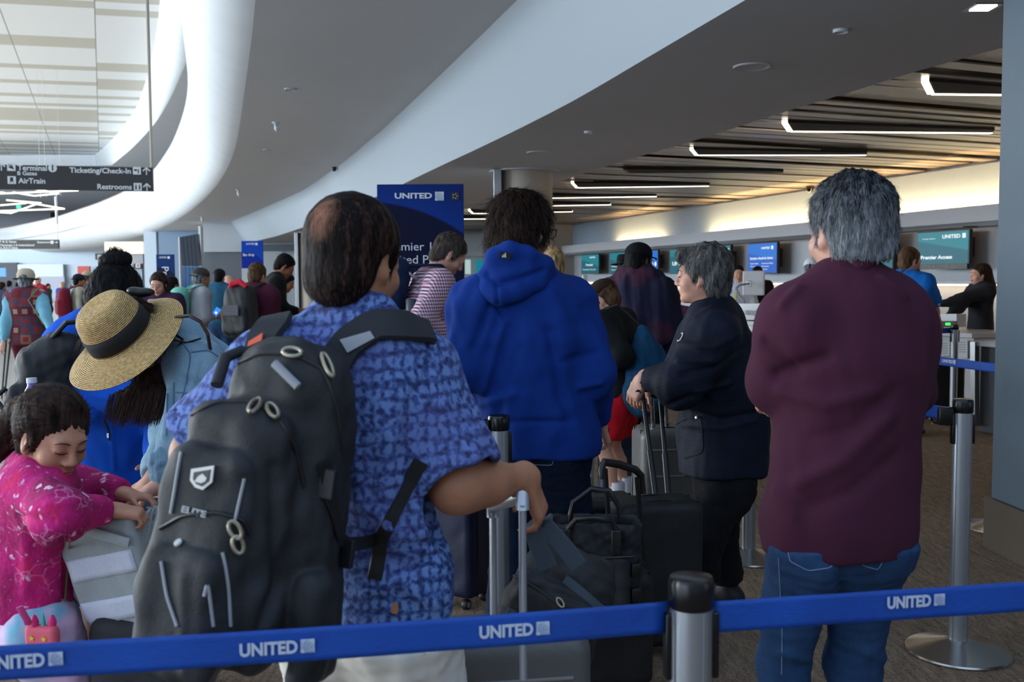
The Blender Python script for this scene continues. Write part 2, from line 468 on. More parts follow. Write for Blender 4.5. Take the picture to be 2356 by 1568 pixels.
# parapet: rounded underside rolling up into a leaning wall
prof = [(0, 0), (.05, .02), (.16, .07), (.32, .16), (.48, .30), (.62, .50), (.72, .72), (.78, .86), (.9, .95), (1, 1)]
prof = [(0, 0), (.12, .008), (.3, .04), (.46, .10), (.6, .19), (.7, .30), (.78, .44), (.85, .6), (.92, .78), (1, 1)]
Vv = []; Ff = []
for i in range(N_):
    for (u, w) in prof:
        p = cr_[i] * (1 - u) + rl_[i] * u; Vv.append((p[0], p[1], 3.9 + 2.1 * w))
    q = rl_[i]; Vv.append((q[0] + .22, q[1] + .1, 6.0)); Vv.append((q[0] + .22, q[1] + .1, 5.0))
K_ = len(prof) + 2
for i in range(N_ - 1):
    for k in range(K_ - 1): Ff.append((i * K_ + k, (i + 1) * K_ + k, (i + 1) * K_ + k + 1, i * K_ + k + 1))
struct(obj_from('trim_1', Vv, Ff, m_white))
rb = MB()
rb.tube([q + V(.08, .03, .03) for q in rl_[::2]], .05, 8); struct(rb.build('trim_2', plain('rail_bronze', L(150, 128, 116), .4, metal=.3), smooth=True))
# upper roof band and the atrium ceiling
c2 = zc([(440, 60), (433, 134), (419, 166), (395, 221), (368, 269), (336, 308), (300, 345), (257, 380)], 9.0)
c2 = [c2[0] + (c2[0] - c2[1]) * 1.2] + c2
r2 = zc([(368, 0), (364, 50), (356, 99), (340, 174), (316, 245), (277, 300), (250, 330), (219, 356)], 11.0)
r2 = [r2[0] + (r2[0] - r2[1]) * 3] + r2
c2_ = resample(c2, 50); r2_ = resample(r2, 50); Vv = []; Ff = []
for i in range(50):
    for (u, w) in prof:
        p = c2_[i] * (1 - u) + r2_[i] * u; Vv.append((p[0], p[1], 9 + 2 * w))
K_ = len(prof)
for i in range(49):
    for k in range(K_ - 1): Ff.append((i * K_ + k, (i + 1) * K_ + k, (i + 1) * K_ + k + 1, i * K_ + k + 1))
struct(obj_from('trim_3', Vv, Ff, m_white))
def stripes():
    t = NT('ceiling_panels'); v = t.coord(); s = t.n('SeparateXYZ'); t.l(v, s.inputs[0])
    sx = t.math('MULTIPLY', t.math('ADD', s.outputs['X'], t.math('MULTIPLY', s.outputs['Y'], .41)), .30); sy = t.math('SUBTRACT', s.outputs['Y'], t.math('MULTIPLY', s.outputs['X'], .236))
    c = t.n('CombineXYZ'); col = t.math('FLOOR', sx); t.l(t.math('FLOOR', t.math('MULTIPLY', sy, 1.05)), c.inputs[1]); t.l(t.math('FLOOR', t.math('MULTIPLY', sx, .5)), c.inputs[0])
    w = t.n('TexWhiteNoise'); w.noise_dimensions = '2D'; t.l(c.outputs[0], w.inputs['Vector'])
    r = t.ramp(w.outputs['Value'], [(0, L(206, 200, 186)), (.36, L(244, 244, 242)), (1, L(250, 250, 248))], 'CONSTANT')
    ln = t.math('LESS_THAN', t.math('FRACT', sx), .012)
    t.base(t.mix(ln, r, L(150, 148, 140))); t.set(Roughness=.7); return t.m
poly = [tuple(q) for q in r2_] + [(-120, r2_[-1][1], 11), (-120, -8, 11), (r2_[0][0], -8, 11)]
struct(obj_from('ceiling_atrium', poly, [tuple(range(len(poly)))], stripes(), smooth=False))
ye = r2_[-1][1]
struct(MB().slab((-120, ye, 8.6), (r2_[-1][0], ye, 8.6), (r2_[-1][0], ye, 11), (-120, ye, 11), (0, .4, 0)).build('trim_4', m_white))
poly = [(q[0], q[1], 9.0) for q in c2_] + [(-120, ye + .4, 9), (-120, 150, 9), (30, 150, 9), (30, -8, 9)]
struct(obj_from('ceiling_upper', poly, [tuple(range(len(poly)))], m_soff, smooth=False))
struct(MB().slab((-120, 150, 6), (30, 150, 6), (30, 150, 9.2), (-120, 150, 9.2), (0, .3, 0)).build('wall_upper_back', m_soff))
# fascia between the high soffit (3.9 m) and the low one (3.0 m)
U = zc([(1190, 0), (1040, 147), (890, 290), (795, 370), (700, 437), (600, 481), (506, 520)], 3.9)
Lc = zc([(1715, 0), (1520, 114), (1320, 233), (1150, 318), (972, 401), (932, 421), (850, 460), (700, 522), (633, 544), (557, 561)], 3.0)
U = [U[0] + (U[0] - U[1]) * 2.4] + U; Lc = [Lc[0] + (Lc[0] - Lc[1]) * 3.2] + Lc
U_ = resample(U, 60); L_ = resample(Lc, 60)
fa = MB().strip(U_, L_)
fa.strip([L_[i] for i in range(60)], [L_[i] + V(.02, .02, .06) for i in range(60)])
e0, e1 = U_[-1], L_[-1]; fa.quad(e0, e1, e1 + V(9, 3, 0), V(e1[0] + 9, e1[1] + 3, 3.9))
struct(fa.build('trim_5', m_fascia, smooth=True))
poly = [(q[0], q[1], 3.9) for q in cr_] + [(-95, 135, 3.9), (12, 135, 3.9)] + [(q[0], q[1], 3.9) for q in U_[::-1]]
struct(obj_from('ceiling_soffit', poly, [tuple(range(len(poly)))], m_soff, smooth=False))
R_ = zc([(2287, 115), (2108, 164), (1936, 218), (1789, 262), (1642, 310), (1494, 353), (1367, 391), (1298, 414), (1128, 460), (1066, 478)], 3.0)
R_ = [V(5.6, -3, 3)] + R_ + [V(-4.5, 45, 3)]
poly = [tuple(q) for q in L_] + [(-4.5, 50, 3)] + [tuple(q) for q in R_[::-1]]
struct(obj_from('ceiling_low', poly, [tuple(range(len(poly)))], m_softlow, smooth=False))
# hairline joint across fascia and soffit
Rn = np.array(R_)
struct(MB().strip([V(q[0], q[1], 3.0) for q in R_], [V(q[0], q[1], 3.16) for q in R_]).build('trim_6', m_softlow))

# --- counter wall (vertical plane receding to the left)
WD = unit((-.305, 1, 0)); WP = V(7.12, 14.8, 0); WN = V(-WD[1], WD[0], 0)       # WN points to the hall
def PW(px, py, off=0.0): return PPl(px, py, WP + WN * off, WN)
def wpt(s, off, z): return WP + WD * s + WN * off + V(0, 0, z)
SE = 17.6
struct(MB().slab(wpt(-16, 0, 0), wpt(SE, 0, 0), wpt(SE, 0, 3.4), wpt(-16, 0, 3.4), -WN * .25).build('wall_right', plain('counter_wall', L(150, 156, 164), .5, nz=.03, nscale=1)))
up = MB().slab(wpt(-16, .03, 2.3), wpt(SE, .03, 2.3), wpt(SE, .03, 3.1), wpt(-16, .03, 3.1), WN * .02)
struct(up.build('wall_right_upper', plain('upper_wall_panel', L(132, 150, 168), .35, nz=.02)))
bh = MB().slab(wpt(-16, .10, 2.16), wpt(SE, .10, 2.16), wpt(SE, .42, 2.16), wpt(-16, .42, 2.16), V(0, 0, .07))
bh.slab(wpt(-16, .42, 2.16), wpt(SE, .42, 2.16), wpt(SE, .42, 2.46), wpt(-16, .42, 2.46), -WN * .04)
struct(bh.build('trim_7', plain('bulkhead_grey', L(158, 162, 170), .55)))
struct(MB().slab(wpt(SE, 0, 0), wpt(SE, 1.35, 0), wpt(SE, 1.35, 3.3), wpt(SE, 0, 3.3), WD * .3).build('wall_end', plain('end_wall', L(150, 146, 142), .6)))
struct(MB().slab(V(-5.5, 36, 0), V(3.5, 36, 0), V(3.5, 36, 3.4), V(-5.5, 36, 3.4), V(0, .3, 0)).build('wall_back', m_wallgrey))
struct(MB().slab(V(-5.5, 35.5, 2.25), V(3.5, 35.5, 2.25), V(3.5, 35.5, 2.42), V(-5.5, 35.5, 2.42), V(0, .12, 0)).build('trim_8', m_wallgrey))
warm = (1.0, .62, .26)
def wall_glow(s0, s1, power, off=.22, z=2.27, nm='cove_light'):
    a, b = wpt(s0, off, z), wpt(s1, off, z); d = bpy.data.lights.new(nm, 'AREA'); d.shape = 'RECTANGLE'
    d.size = float(np.linalg.norm(b - a)); d.size_y = .1; d.energy = power; d.color = warm
    o = bpy.data.objects.new(nm, d); COL.objects.link(o); o.location = (a + b) / 2
    o.matrix_world = Matrix.Translation(Vector((a + b) / 2)) @ Matrix(np.stack([WD, unit(np.cross(unit(V(0, 0, -1) + WN * .25), WD)), unit(V(0, 0, -1) + WN * .25)], 1).tolist()).to_4x4()
    return o
def s_at(px): q = PW(px, 600); return float(np.dot(q - WP, WD))
wall_glow(s_at(1535), s_at(1425), 90)
wall_glow(-9, s_at(1640), 650)
# lit shelf line behind the counters
sh = MB().slab(wpt(-16, .0, 1.32), wpt(SE, .0, 1.32), wpt(SE, .30, 1.32), wpt(-16, .30, 1.32), V(0, 0, .05))
struct(sh.build('trim_9', m_wallgrey))
lt = MB().slab(wpt(-9, .10, 1.295), wpt(SE - .4, .10, 1.295), wpt(SE - .4, .2, 1.295), wpt(-9, .2, 1.295), V(0, 0, .02)).build('shelf_light_strip', emis('warm_strip', (1, .68, .36, 1), 9))
tag(lt, 'warm light strip glowing under the long shelf behind the check-in counters', 'light strip')
# --- slatted metal ceiling over the counters
sd = unit((1, .42, 0)); sn = V(-sd[1], sd[0], 0)
def xR(Y): return float(np.interp(Y, Rn[:, 1], Rn[:, 0]))
sl = MB(); rr = random.Random(3)
t = -6.0
while t < 38:
    w = rr.choice((.13, .2, .2, .27)); z0 = 3.13 + rr.choice((0, 0, .02, .05))
    # a slat along sd at offset t: find crossing with soffit border and counter wall
    o = V(3, 7, 0) + sn * t
    ss = np.linspace(-14, 26, 400); pts = o + ss[:, None] * sd
    inside = (pts[:, 0] > np.interp(pts[:, 1], Rn[:, 1], Rn[:, 0]) - .3) & (((pts - WP) @ WN) > -.02) & (pts[:, 1] > -3)
    if inside.any():
        a = pts[inside.argmax()]; b = pts[len(ss) - 1 - inside[::-1].argmax()]
        if np.linalg.norm(b - a) > .3:
            sl.slab(V(*a[:2], z0), V(*b[:2], z0), V(*(b + sn * w)[:2], z0), V(*(a + sn * w)[:2], z0), V(0, 0, .015))
    t += w + .045
mt = NT('slat_metal'); mt.base(L(150, 142, 134)); mt.set(Roughness=.34, Metallic=.85)
struct(sl.build('ceiling_slats', mt.m))
struct(MB().quad(V(5.6, -3, 3.32), V(12, -3, 3.32), V(6, 46, 3.32), V(-5, 46, 3.32)).build('ceiling_plenum', m_blk_m))
# linear ceiling lights
m_led = emis('led_line', (1, .86, .66, 1), 7)
LL = [((2137, 188), (2150, 216), (2420, 219), 1), ((1812, 283), (1824, 302), (2284, 306), 1), ((1595, 344), (1606, 357), (1993, 357), 1), ((1440, 390), (1450, 398), (1802, 397), 0),
      ((1320, 421), (1330, 432), (1631, 428), 1), ((1236, 450), (1246, 456), (1511, 452), 1), ((1225, 468), (1232, 474), (1405, 471), 1), ((1200, 484), (1210, 489), (1317, 487), 1), ((1082, 484), (1090, 491), (1190, 491), 1), ((1040, 498), (1046, 504), (1180, 503), 1)]
wh = ['nearest the blue-grey column, cut off by it', 'long and second nearest the blue-grey column', 'third nearest from the blue-grey column', 'unlit and dark in its slot', 'just right of the round column top', 'upper one level with the dark-haired head', 'shorter second one beside the dark-haired head', 'shortest one right of the dark-haired head', 'hooked one between the tall navy banner and the column', 'faint lowest one right of the tall navy banner']
for i, (a, b, c, on) in enumerate(LL):
    A, B, C_ = PZ(*a, 3.10), PZ(*b, 3.10), PZ(*c, 3.10)
    r = thing('linear_ceiling_light', 'slim %s ceiling light, %s' % ('warm white line' if on else 'black', wh[i]), 'ceiling light', B, 'slot lights in the slatted ceiling')
    dn = A - B; 
    MB().prism([A + V(0, 0, .004), B + V(0, 0, .004), C_ + V(0, 0, .004), C_ + dn * .35 + V(0, 0, .004)], (0, 0, .05)).build('housing', m_blk_m, r)
    w = .022 if i > 1 else .03
    m = MB(); dd = unit(C_ - B); nn = V(-dd[1], dd[0], 0)
    m.prism([B, C_, C_ + nn * w * 2, B + nn * w * 2], (0, 0, .03)); d2 = unit(A - B); n2 = V(d2[1], -d2[0], 0)
    m.prism([B, A, A + n2 * w * 2, B + n2 * w * 2], (0, 0, .03))
    m.build('diffuser', m_led if on else m_black, r)

struct(MB().slab((-2.5, -5.8, 0), (12, -5.8, 0), (12, -5.8, 3.95), (-2.5, -5.8, 3.95), (0, -.2, 0)).build('wall_rear_blocker', m_wallgrey))  # unseen wall added behind the camera to block light from that side
# columns
cl = MB(); c0 = V(0, 0, 0)
A_ = PZ(2266, 1262, 0); A_ = V(A_[0], A_[1], 0)
B_ = PZ(2356, 1308, 0); cdv = unit(B_ - A_) ; cdv = V(cdv[0], cdv[1], 0); cnv = V(-cdv[1], cdv[0], 0)
if cnv[0] < 0: cnv = -cnv
a1 = A_ + cnv * .03; b1 = a1 + cdv * 1.3
cl.slab(a1, b1, b1 + cnv * 1.1, a1 + cnv * 1.1, V(0, 0, 2.998))
struct(cl.build('wall_column', plain('column_paint', L(86, 100, 112), .42, nz=.02)))
b0 = A_ + cdv * 1.33
struct(MB().slab(A_ - cdv * .02 + V(0, 0, .008), b0 + V(0, 0, .008), b0 + cnv * 1.16 + V(0, 0, .008), A_ - cdv * .02 + cnv * 1.16 + V(0, 0, .008), V(0, 0, .27)).build('baseboard_column', plain('kick_plate', L(104, 95, 85), .45, metal=.5, nz=.1, nscale=2)))
def column(name, px, topy, dep, r, finx=None):
    c = P(px, topy, dep); m = MB().lathe((c[0], c[1], 0), [(r, .006), (r, 2.99)], 40)
    o = m.build(name, plain('column_beige', L(168, 160, 150), .5), smooth=True); struct(o)
    MB().lathe((c[0], c[1], 2.93), [(r + .12, .05), (r + .12, .068)], 40).build('column_collar', m_softlow, None, smooth=True).__setitem__('kind', 'structure')
    if finx:
        f = P(finx, topy, dep - r * .5)
        struct(MB().box((f[0], f[1], 1.5), (.055, .2, 1.49), bev=.006).build('trim_10', m_alu))
        return c
column('wall_round_column', 1208, 400, 14.6, .40, 1145)
column('wall_far_column', 722, 545, 33, .5, 684)

# ceiling fittings
def ring(px, py, z, r, lab, thick=.02, mat=None, nm='ceiling_speaker', cat='ceiling speaker'):
    c = PZ(px, py, z)
    o = MB().lathe(c, [(0, -.004), (r * .8, -.004), (r, -thick), (r * 1.04, -thick * .6), (r * 1.06, 0)], 36).build(nm, mat or m_softlow, smooth=True)
    return tag(o, lab, cat)
ring(1730, 152, 3.0, .13, 'wide round flush speaker in the low grey soffit', .012)
ring(1241, 350, 3.0, .15, 'small dim round flush speaker in the low soffit above the round column', .012)
for (x, y, lab) in ((1934, 68, 'white round detector on the low soffit nearest the slatted ceiling'), (1354, 302, 'white round detector on the low soffit above the hoodie man')):
    ring(x, y, 3.0, .045, lab, .02, m_white, 'smoke_detector', 'smoke detector')
def spot(px, py, z, lab, s=.07):
    c = PZ(px, py, z); r = thing('recessed_downlight', lab, 'downlight', c)
    MB().box(c, (s * 1.25, s * 1.25, .006), bev=.003).build('frame', m_steel, r)
    MB().box(c - V(0, 0, .004), (s * .8, s * .8, .006)).build('lamp', emis('downlight_glow', (1, .93, .8, 1), 9), r)
spot(2262, 16, 3.0, 'square recessed downlight glowing at the top by the blue-grey column'); spot(1221, 392, 3.0, 'small lit downlight above the round column', .05)
def sprink(px, py, z, lab, s=1.0, r0=.05):
    c = PZ(px, py, z); r = thing('ceiling_camera', lab, 'sprinkler or camera', c)
    MB().lathe(c, [(r0 * s, 0), (r0 * s, -.015), (r0 * .5, -.03), (.02 * s, -.035), (.02 * s, -.09 * s)], 20).build('mount', m_white, r, smooth=True)
    MB().lathe(c + V(.02, -.01, -.09 * s), [(0, .03), (.035 * s, .02), (.04 * s, -.01), (0, -.05 * s)], 16).build('head', m_white, r, smooth=True)
for (x, y, l, s) in ((634, 281, 'white ceiling camera, largest on the high grey soffit', 1.1), (548, 436, 'white ceiling camera near the curved white parapet, middle of three', 1.4), (464, 498, 'tiny white ceiling camera farthest along the high soffit', 1.4)):
    sprink(x, y, 3.9, l, s)
for (x, y, l) in ((667, 204, 'flat grey sprinkler rosette above the largest ceiling camera'), (614, 344, 'flat grey sprinkler rosette below the largest ceiling camera')):
    ring(x, y, 3.9, .07, l, .02, m_softlow, 'sprinkler_rosette', 'sprinkler')
for (x, y, l) in ((1864, 434, 'black dome camera under the lit slatted ceiling left of the grey-haired man'), (1971, 416, 'black dome camera under the lit slatted ceiling right of the grey-haired man')):
    c = PZ(x, y, 3.08); r = thing('dome_camera', l, 'camera', c)
    MB().lathe(c + V(0, 0, .05), [(.075, 0), (.075, -.05)], 20).build('mount', m_black, r, smooth=True)
    MB().lathe(c, [(.065, 0), (.055, -.04), (.03, -.065), (0, -.07)], 20).build('dome', plain('dome_glass', L(10, 10, 12), .08), r, smooth=True)
c = PZ(768, 384, 3.9); MBo = MB().lathe(c, [(.06, 0), (.05, -.08), (0, -.1)], 16).build('fascia_camera', m_black, smooth=True); tag(MBo, 'small dark camera at the top edge of the pale slanted fascia', 'camera')

# --- far and middle-distance walls
YF = 84
far = MB().slab(P(-700, 600, YF) * V(1, 1, 0), P(420, 600, YF) * V(1, 1, 0), P(420, 600, YF) * V(1, 1, 0) + V(0, 0, 4.2), P(-700, 600, YF) * V(1, 1, 0) + V(0, 0, 4.2), V(0, .4, 0))
struct(far.build('wall_back_far', plain('far_wall', L(196, 212, 226), .6)))
def panel(nm, x0, y0, x1, y1, Y, m, th=.1, kind='structure', label=None, cat=None, floor=False):
    a, b = P(x0, y0, Y), P(x1, y1, Y)
    zl = 0.01 if floor else b[2]
    o = MB().box(((a[0] + b[0]) / 2, Y + th / 2, (a[2] + zl) / 2), ((b[0] - a[0]) / 2, th / 2, (a[2] - zl) / 2)).build(nm, m)
    if kind: tag(o, kind=kind)
    if label: tag(o, label, cat)
    return o
g_ = plain('shop_glass', L(168, 178, 184), .2)
panel('window_1', 40, 608, 148, 700, 83.5, g_, .3, floor=True)
panel('window_2', 88, 636, 148, 700, 83.2, emis('bright_window', (.6, .72, 1, 1), .55), .2, floor=True)
panel('wall_shop_dark', -10, 604, 42, 700, 83.5, plain('shop_dark', L(70, 74, 84), .6), .3, floor=True)
o = MB(); a = P(0, 616, 60); b = P(13, 636, 60)
tv = panel('television', -8, 616, 13, 636, 62, emis('far_tv', (.05, .32, .9, 1), 1.1), .1, None, 'small bright blue screen at the far edge of the hall', 'television')
panel('poster', 178, 612, 206, 635, 83.87, plain('red_poster', L(205, 88, 80), .6), .1, None, 'red poster on the pale far wall', 'poster')
# block with a warm lit opening
struct(panel('wall_mid_white', 330, 525, 364, 720, 50, plain('mid_white', L(190, 204, 218), .6), 1.5, floor=True))
panel('ceiling_warm_coffer', 240, 556, 329, 583, 52, emis('warm_coffer', (1, .82, .58, 1), .75, (.6, .5, .4, 1)), .5)
panel('wall_mid_grey', 240, 583, 329, 606, 52.6, plain('lintel', L(150, 156, 166), .6), .4)
panel('wall_mid_back', 240, 600, 329, 715, 56, plain('mid_back', L(168, 184, 204), .6), .4, floor=True)
panel('wall_mid_blue', 364, 520, 472, 715, 49, plain('mid_blue', L(120, 144, 172), .6), .5, floor=True)
panel('trim_11', 410, 545, 417, 712, 40, m_white, .25, floor=True)
panel('trim_12', 456, 520, 466, 716, 36, m_white, .3, floor=True)
panel('wall_left_block', 466, 505, 702, 578, 42, plain('block_wall', L(168, 176, 184), .6), 1.2)
panel('wall_left_glass', 466, 578, 560, 722, 42.3, plain('dark_glass', L(88, 94, 102), .15), .2, floor=True)
panel('trim_13', 600, 562, 676, 577, 40, plain('beam_dark', L(66, 78, 90), .5), .3)
panel('wall_left_panels', 556, 577, 702, 726, 41, plain('pale_panels', L(158, 166, 174), .4), .2, floor=True)
panel('trim_14', 647, 577, 651, 726, 40.9, m_alu, .05, floor=True)
# dark posts of the upper floor
for i, (x, y0, y1, d) in enumerate(((124, 462, 503, 60), (225, 436, 472, 50))):
    a, b = P(x, y0, 110), P(x, y1, 110)
    struct(MB().box(((a[0]), 110, 6.6), (.3, .3, 3.4)).build('trim_%d' % (15 + i), m_blk_m))
# ================================================================== PEOPLE: skeleton, body, clothes, hair
UP = V(0, 0, 1)
def FR(a):
    a = math.radians(a); f = V(math.sin(a), math.cos(a), 0); r = V(math.cos(a), -math.sin(a), 0); return f, r
def ik(a, b, l1, l2, hint):
    """elbow or knee between a and b"""
    d = b - a; D = np.linalg.norm(d); u = d / D
    if D >= (l1 + l2) * .999: l1, l2 = l1 * D / (l1 + l2) * 1.001, l2 * D / (l1 + l2) * 1.001
    x = (D * D + l1 * l1 - l2 * l2) / (2 * D); y = math.sqrt(max(l1 * l1 - x * x, 0))
    h = np.array(hint, float); h = h - u * np.dot(h, u); return a + u * x + unit(h) * y
def std(pos, face, H=1.75, lean=0, side=0, twist=0, hp=0, hy=0, hr=0, arms=(None, None), hints=(None, None), stance=.11, legs=None, sh=1.0, hips=None, step=0):
    """pos: point on the floor; face: 0 away from camera, 90 to the right; lean: degrees forward from the hips; hp: head pitch down, hy: head turn right; arms: wrist targets (left, right)"""
    k = H / 1.75; f, r = FR(face); p = np.array([pos[0], pos[1], 0.0])
    J = dict(k=k, f=f, r=r, H=H); pel = p + UP * .93 * k
    if hips is not None: pel = np.array(hips, float)
    la = math.radians(lean); si = math.radians(side)
    up = unit(UP * math.cos(la) + f * math.sin(la) + r * math.sin(si)); uw = unit(UP * math.cos(la * .5) + f * math.sin(la * .5) + r * math.sin(si * .6))
    J['pel'] = pel; J['waist'] = pel + uw * .15 * k; J['chest'] = J['waist'] + up * .22 * k - f * 0.0; J['neck'] = J['chest'] + up * .16 * k
    tf, tr = FR(face + twist); J['tf'] = tf; J['tr'] = tr; J['up'] = up
    tfu = unit(tf - up * np.dot(tf, up)); J['tfu'] = tfu
    J['sr'] = J['neck'] + tr * .18 * k * sh - up * .045 * k; J['sl'] = J['neck'] - tr * .18 * k * sh - up * .045 * k
    hf, hrr = FR(face + twist + hy); a = math.radians(hp); J['hf'] = hf * math.cos(a) - UP * math.sin(a); hu = UP * math.cos(a) + hf * math.sin(a)
    if hr: hu = unit(hu + hrr * math.sin(math.radians(hr)))
    J['hu'] = hu; J['hc'] = J['neck'] + up * .06 * k + hu * .095 * k + hf * .02 * k
    for s, (w, hn, sg) in enumerate(zip(arms, hints, (-1, 1))):
        S = J['sl'] if sg < 0 else J['sr']
        if w is None: w = S - UP * .53 * k + tr * sg * .06 * k + tf * .06 * k
        w = np.array(w, float)
        if hn is None: hn = -tf * .8 + tr * sg * .5 - UP * .3
        J['wl' if sg < 0 else 'wr'] = w; J['el' if sg < 0 else 'er'] = ik(S, w, .29 * k, .26 * k, hn)
    for sg, t in ((-1, 'l'), (1, 'r')):
        hj = pel + r * sg * .09 * k - UP * .04 * k; an = p + r * sg * stance * k + UP * .085 * k + f * (step * sg) 
        if legs: an = np.array(legs[0 if sg < 0 else 1], float)
        J['h' + t] = hj; J['a' + t] = an; J['k' + t] = ik(hj, an, .42 * k, .42 * k, f); J['t' + t] = f
    return J
def HL(J, s=None):
    """head-local point -> world"""
    k = (J.get('hs') or J['k'] ** .5); f = unit(J['hf']); u = unit(J['hu'] - f * np.dot(J['hu'], f)); r = np.cross(f, u); c = J['hc']
    R = np.stack([r, f, u], 1)
    return (lambda x, y, z: c + R @ (V(x, y, z) * k)), R, k
def head_sdf(J, fem=False, h=.005, ears=True, neckr=.055):
    T, R, k = HL(J); s = SDF(h, .02)
    s.ell(T(0, -.018, .034), V(.074, .095, .083) * k, R)
    s.cap(T(0, .03, -.01), T(0, .046, -.078), .060 * k, (.032 if fem else .038) * k, k=.03)
    s.ell(T(0, .012, -.05), V(.058 if fem else .066, .062, .055) * k, R, k=.03)
    s.ell(T(0, .074, -.098), V(.02, .016, .015) * k, R, k=.02)
    s.cap(T(-.034, .078, .024), T(.034, .078, .024), .010 * k, k=.02)
    for q in (-1, 1):
        s.ell(T(q * .04, .058, -.034), V(.026, .022, .024) * k, R, k=.02)
        s.ell(T(q * .031, .101, .004), V(.019, .013, .012) * k, R, k=.012, op='s')
        s.ell(T(q * .031, .079, .004), V(.017, .013, .012) * k, R, k=.006)
    s.cap(T(0, .089, .012), T(0, .106, -.028), .0065 * k, .011 * k, k=.012)
    for q in (-1, 1): s.ell(T(q * .013, .096, -.034), V(.009, .010, .008) * k, R, k=.008)
    s.ell(T(0, .086, -.058), V(.022, .012, .0055) * k, R, k=.006); s.ell(T(0, .084, -.070), V(.019, .012, .0065) * k, R, k=.006)
    if ears:
        for q in (-1, 1):
            RE = R @ rotz(q * -.45)
            s.ell(T(q * .077, -.012, -.010), V(.008, .019, .033) * k, RE, k=.01); s.ell(T(q * .086, -.006, -.006), V(.007, .011, .018) * k, RE, k=.006, op='s')
            s.ell(T(q * .074, -.002, -.038), V(.008, .009, .010) * k, R, k=.008)
    s.cap(T(0, -.022, -.05), J['neck'] + (J['neck'] - T(0, -.02, -.05)) * .25, neckr * k, (neckr + .010) * k, k=.03)
    return s
def hand_sdf(s, w, d, nrm, side, k=1.0, curl=.5, spread=.1, thumb=None, per=None):
    """w wrist, d pointing direction, nrm the way the palm faces, side +1 right hand"""
    d = unit(d); n = np.array(nrm, float); n = unit(n - d * np.dot(n, d)); l = np.cross(d, n) * side   # towards the thumb
    kk = .004 * k + .002
    s.cap(w - d * .012 * k, w + d * .02 * k, .026 * k, .024 * k, k=.015, sq=(n, .75))
    s.box(w + d * .052 * k, V(.040, .047, .0145) * k, np.stack([l, d, n], 1), r=.013 * k, k=.015)
    s.ell(w + d * .03 * k + l * .022 * k + n * .008 * k, V(.018, .03, .014) * k, np.stack([l, d, n], 1), k=.012)
    for i, (off, ln, r0) in enumerate(((.031, .068, .0088), (.0105, .076, .0092), (-.0105, .071, .0088), (-.030, .056, .0078))):
        c = curl if per is None else per[i]; q = w + d * .092 * k + l * off * k; a = 0.0; dd = unit(d + l * (off * spread * 30))
        for j, fr in enumerate((.46, .30, .24)):
            a += c * (1.15, 1.35, .8)[j]; e = q + (dd * math.cos(a) + n * math.sin(a)) * ln * fr * k
            s.cap(q, e, r0 * (1 - .08 * j) * k, r0 * (1 - .08 * (j + 1)) * k, k=.003 if j == 0 else .002); q = e
    b = w + d * .022 * k + l * .028 * k + n * .006 * k; td = unit(d * .62 + l * .62 + n * .35) if thumb is None else unit(thumb[0])
    m = b + td * .042 * k; td2 = unit(td * .8 + d * .35 + n * .3) if thumb is None else unit(thumb[1])
    s.cap(b, m, .0125 * k, .0105 * k, k=.01); s.cap(m, m + td2 * .03 * k, .0105 * k, .0085 * k, k=.002)
def torso_sdf(s, J, w=1, d=1, t=0, low=None, k=.05, belly=0, lowr=.165):
    """smooth trunk; t = cloth thickness, low = lowest point (hem)"""
    K = J['k']; tf = J['tfu']; r = J['r']; c0 = J['pel'] if low is None else low
    def e(p, q, ra, rb, sq): s.cap(p, q, ra * K * w + t, rb * K * w + t, k=k, sq=(tf, sq * d))
    if low is not None: e(low, J['pel'], lowr, .165, .70)
    e(J['pel'], J['waist'], .165, .148, .70); e(J['waist'], J['chest'], .148, .165, .70)
    e(J['chest'], J['chest'] + (J['neck'] - J['chest']) * .55, .165, .14, .66)
    for q in ('sl', 'sr'):
        s.cap(J['neck'] - J['up'] * .035 * K, J[q], .058 * K + t, .058 * K + t, k=k)
        s.cap(J['chest'] + (J['neck'] - J['chest']) * .1, J[q] - J['up'] * .03 * K, .10 * K + t, .06 * K + t, k=k, sq=(tf, .75))
    if belly: s.ell(J['waist'] + J['f'] * .07 * K - UP * .02, V(.14, .13, .15) * K * belly + t, k=k)
def limb(s, a, m, b, ra, rm, rb, k=.03, **kw): s.cap(a, m, ra, rm, k=k, **kw); s.cap(m, b, rm, rb, k=k, **kw)
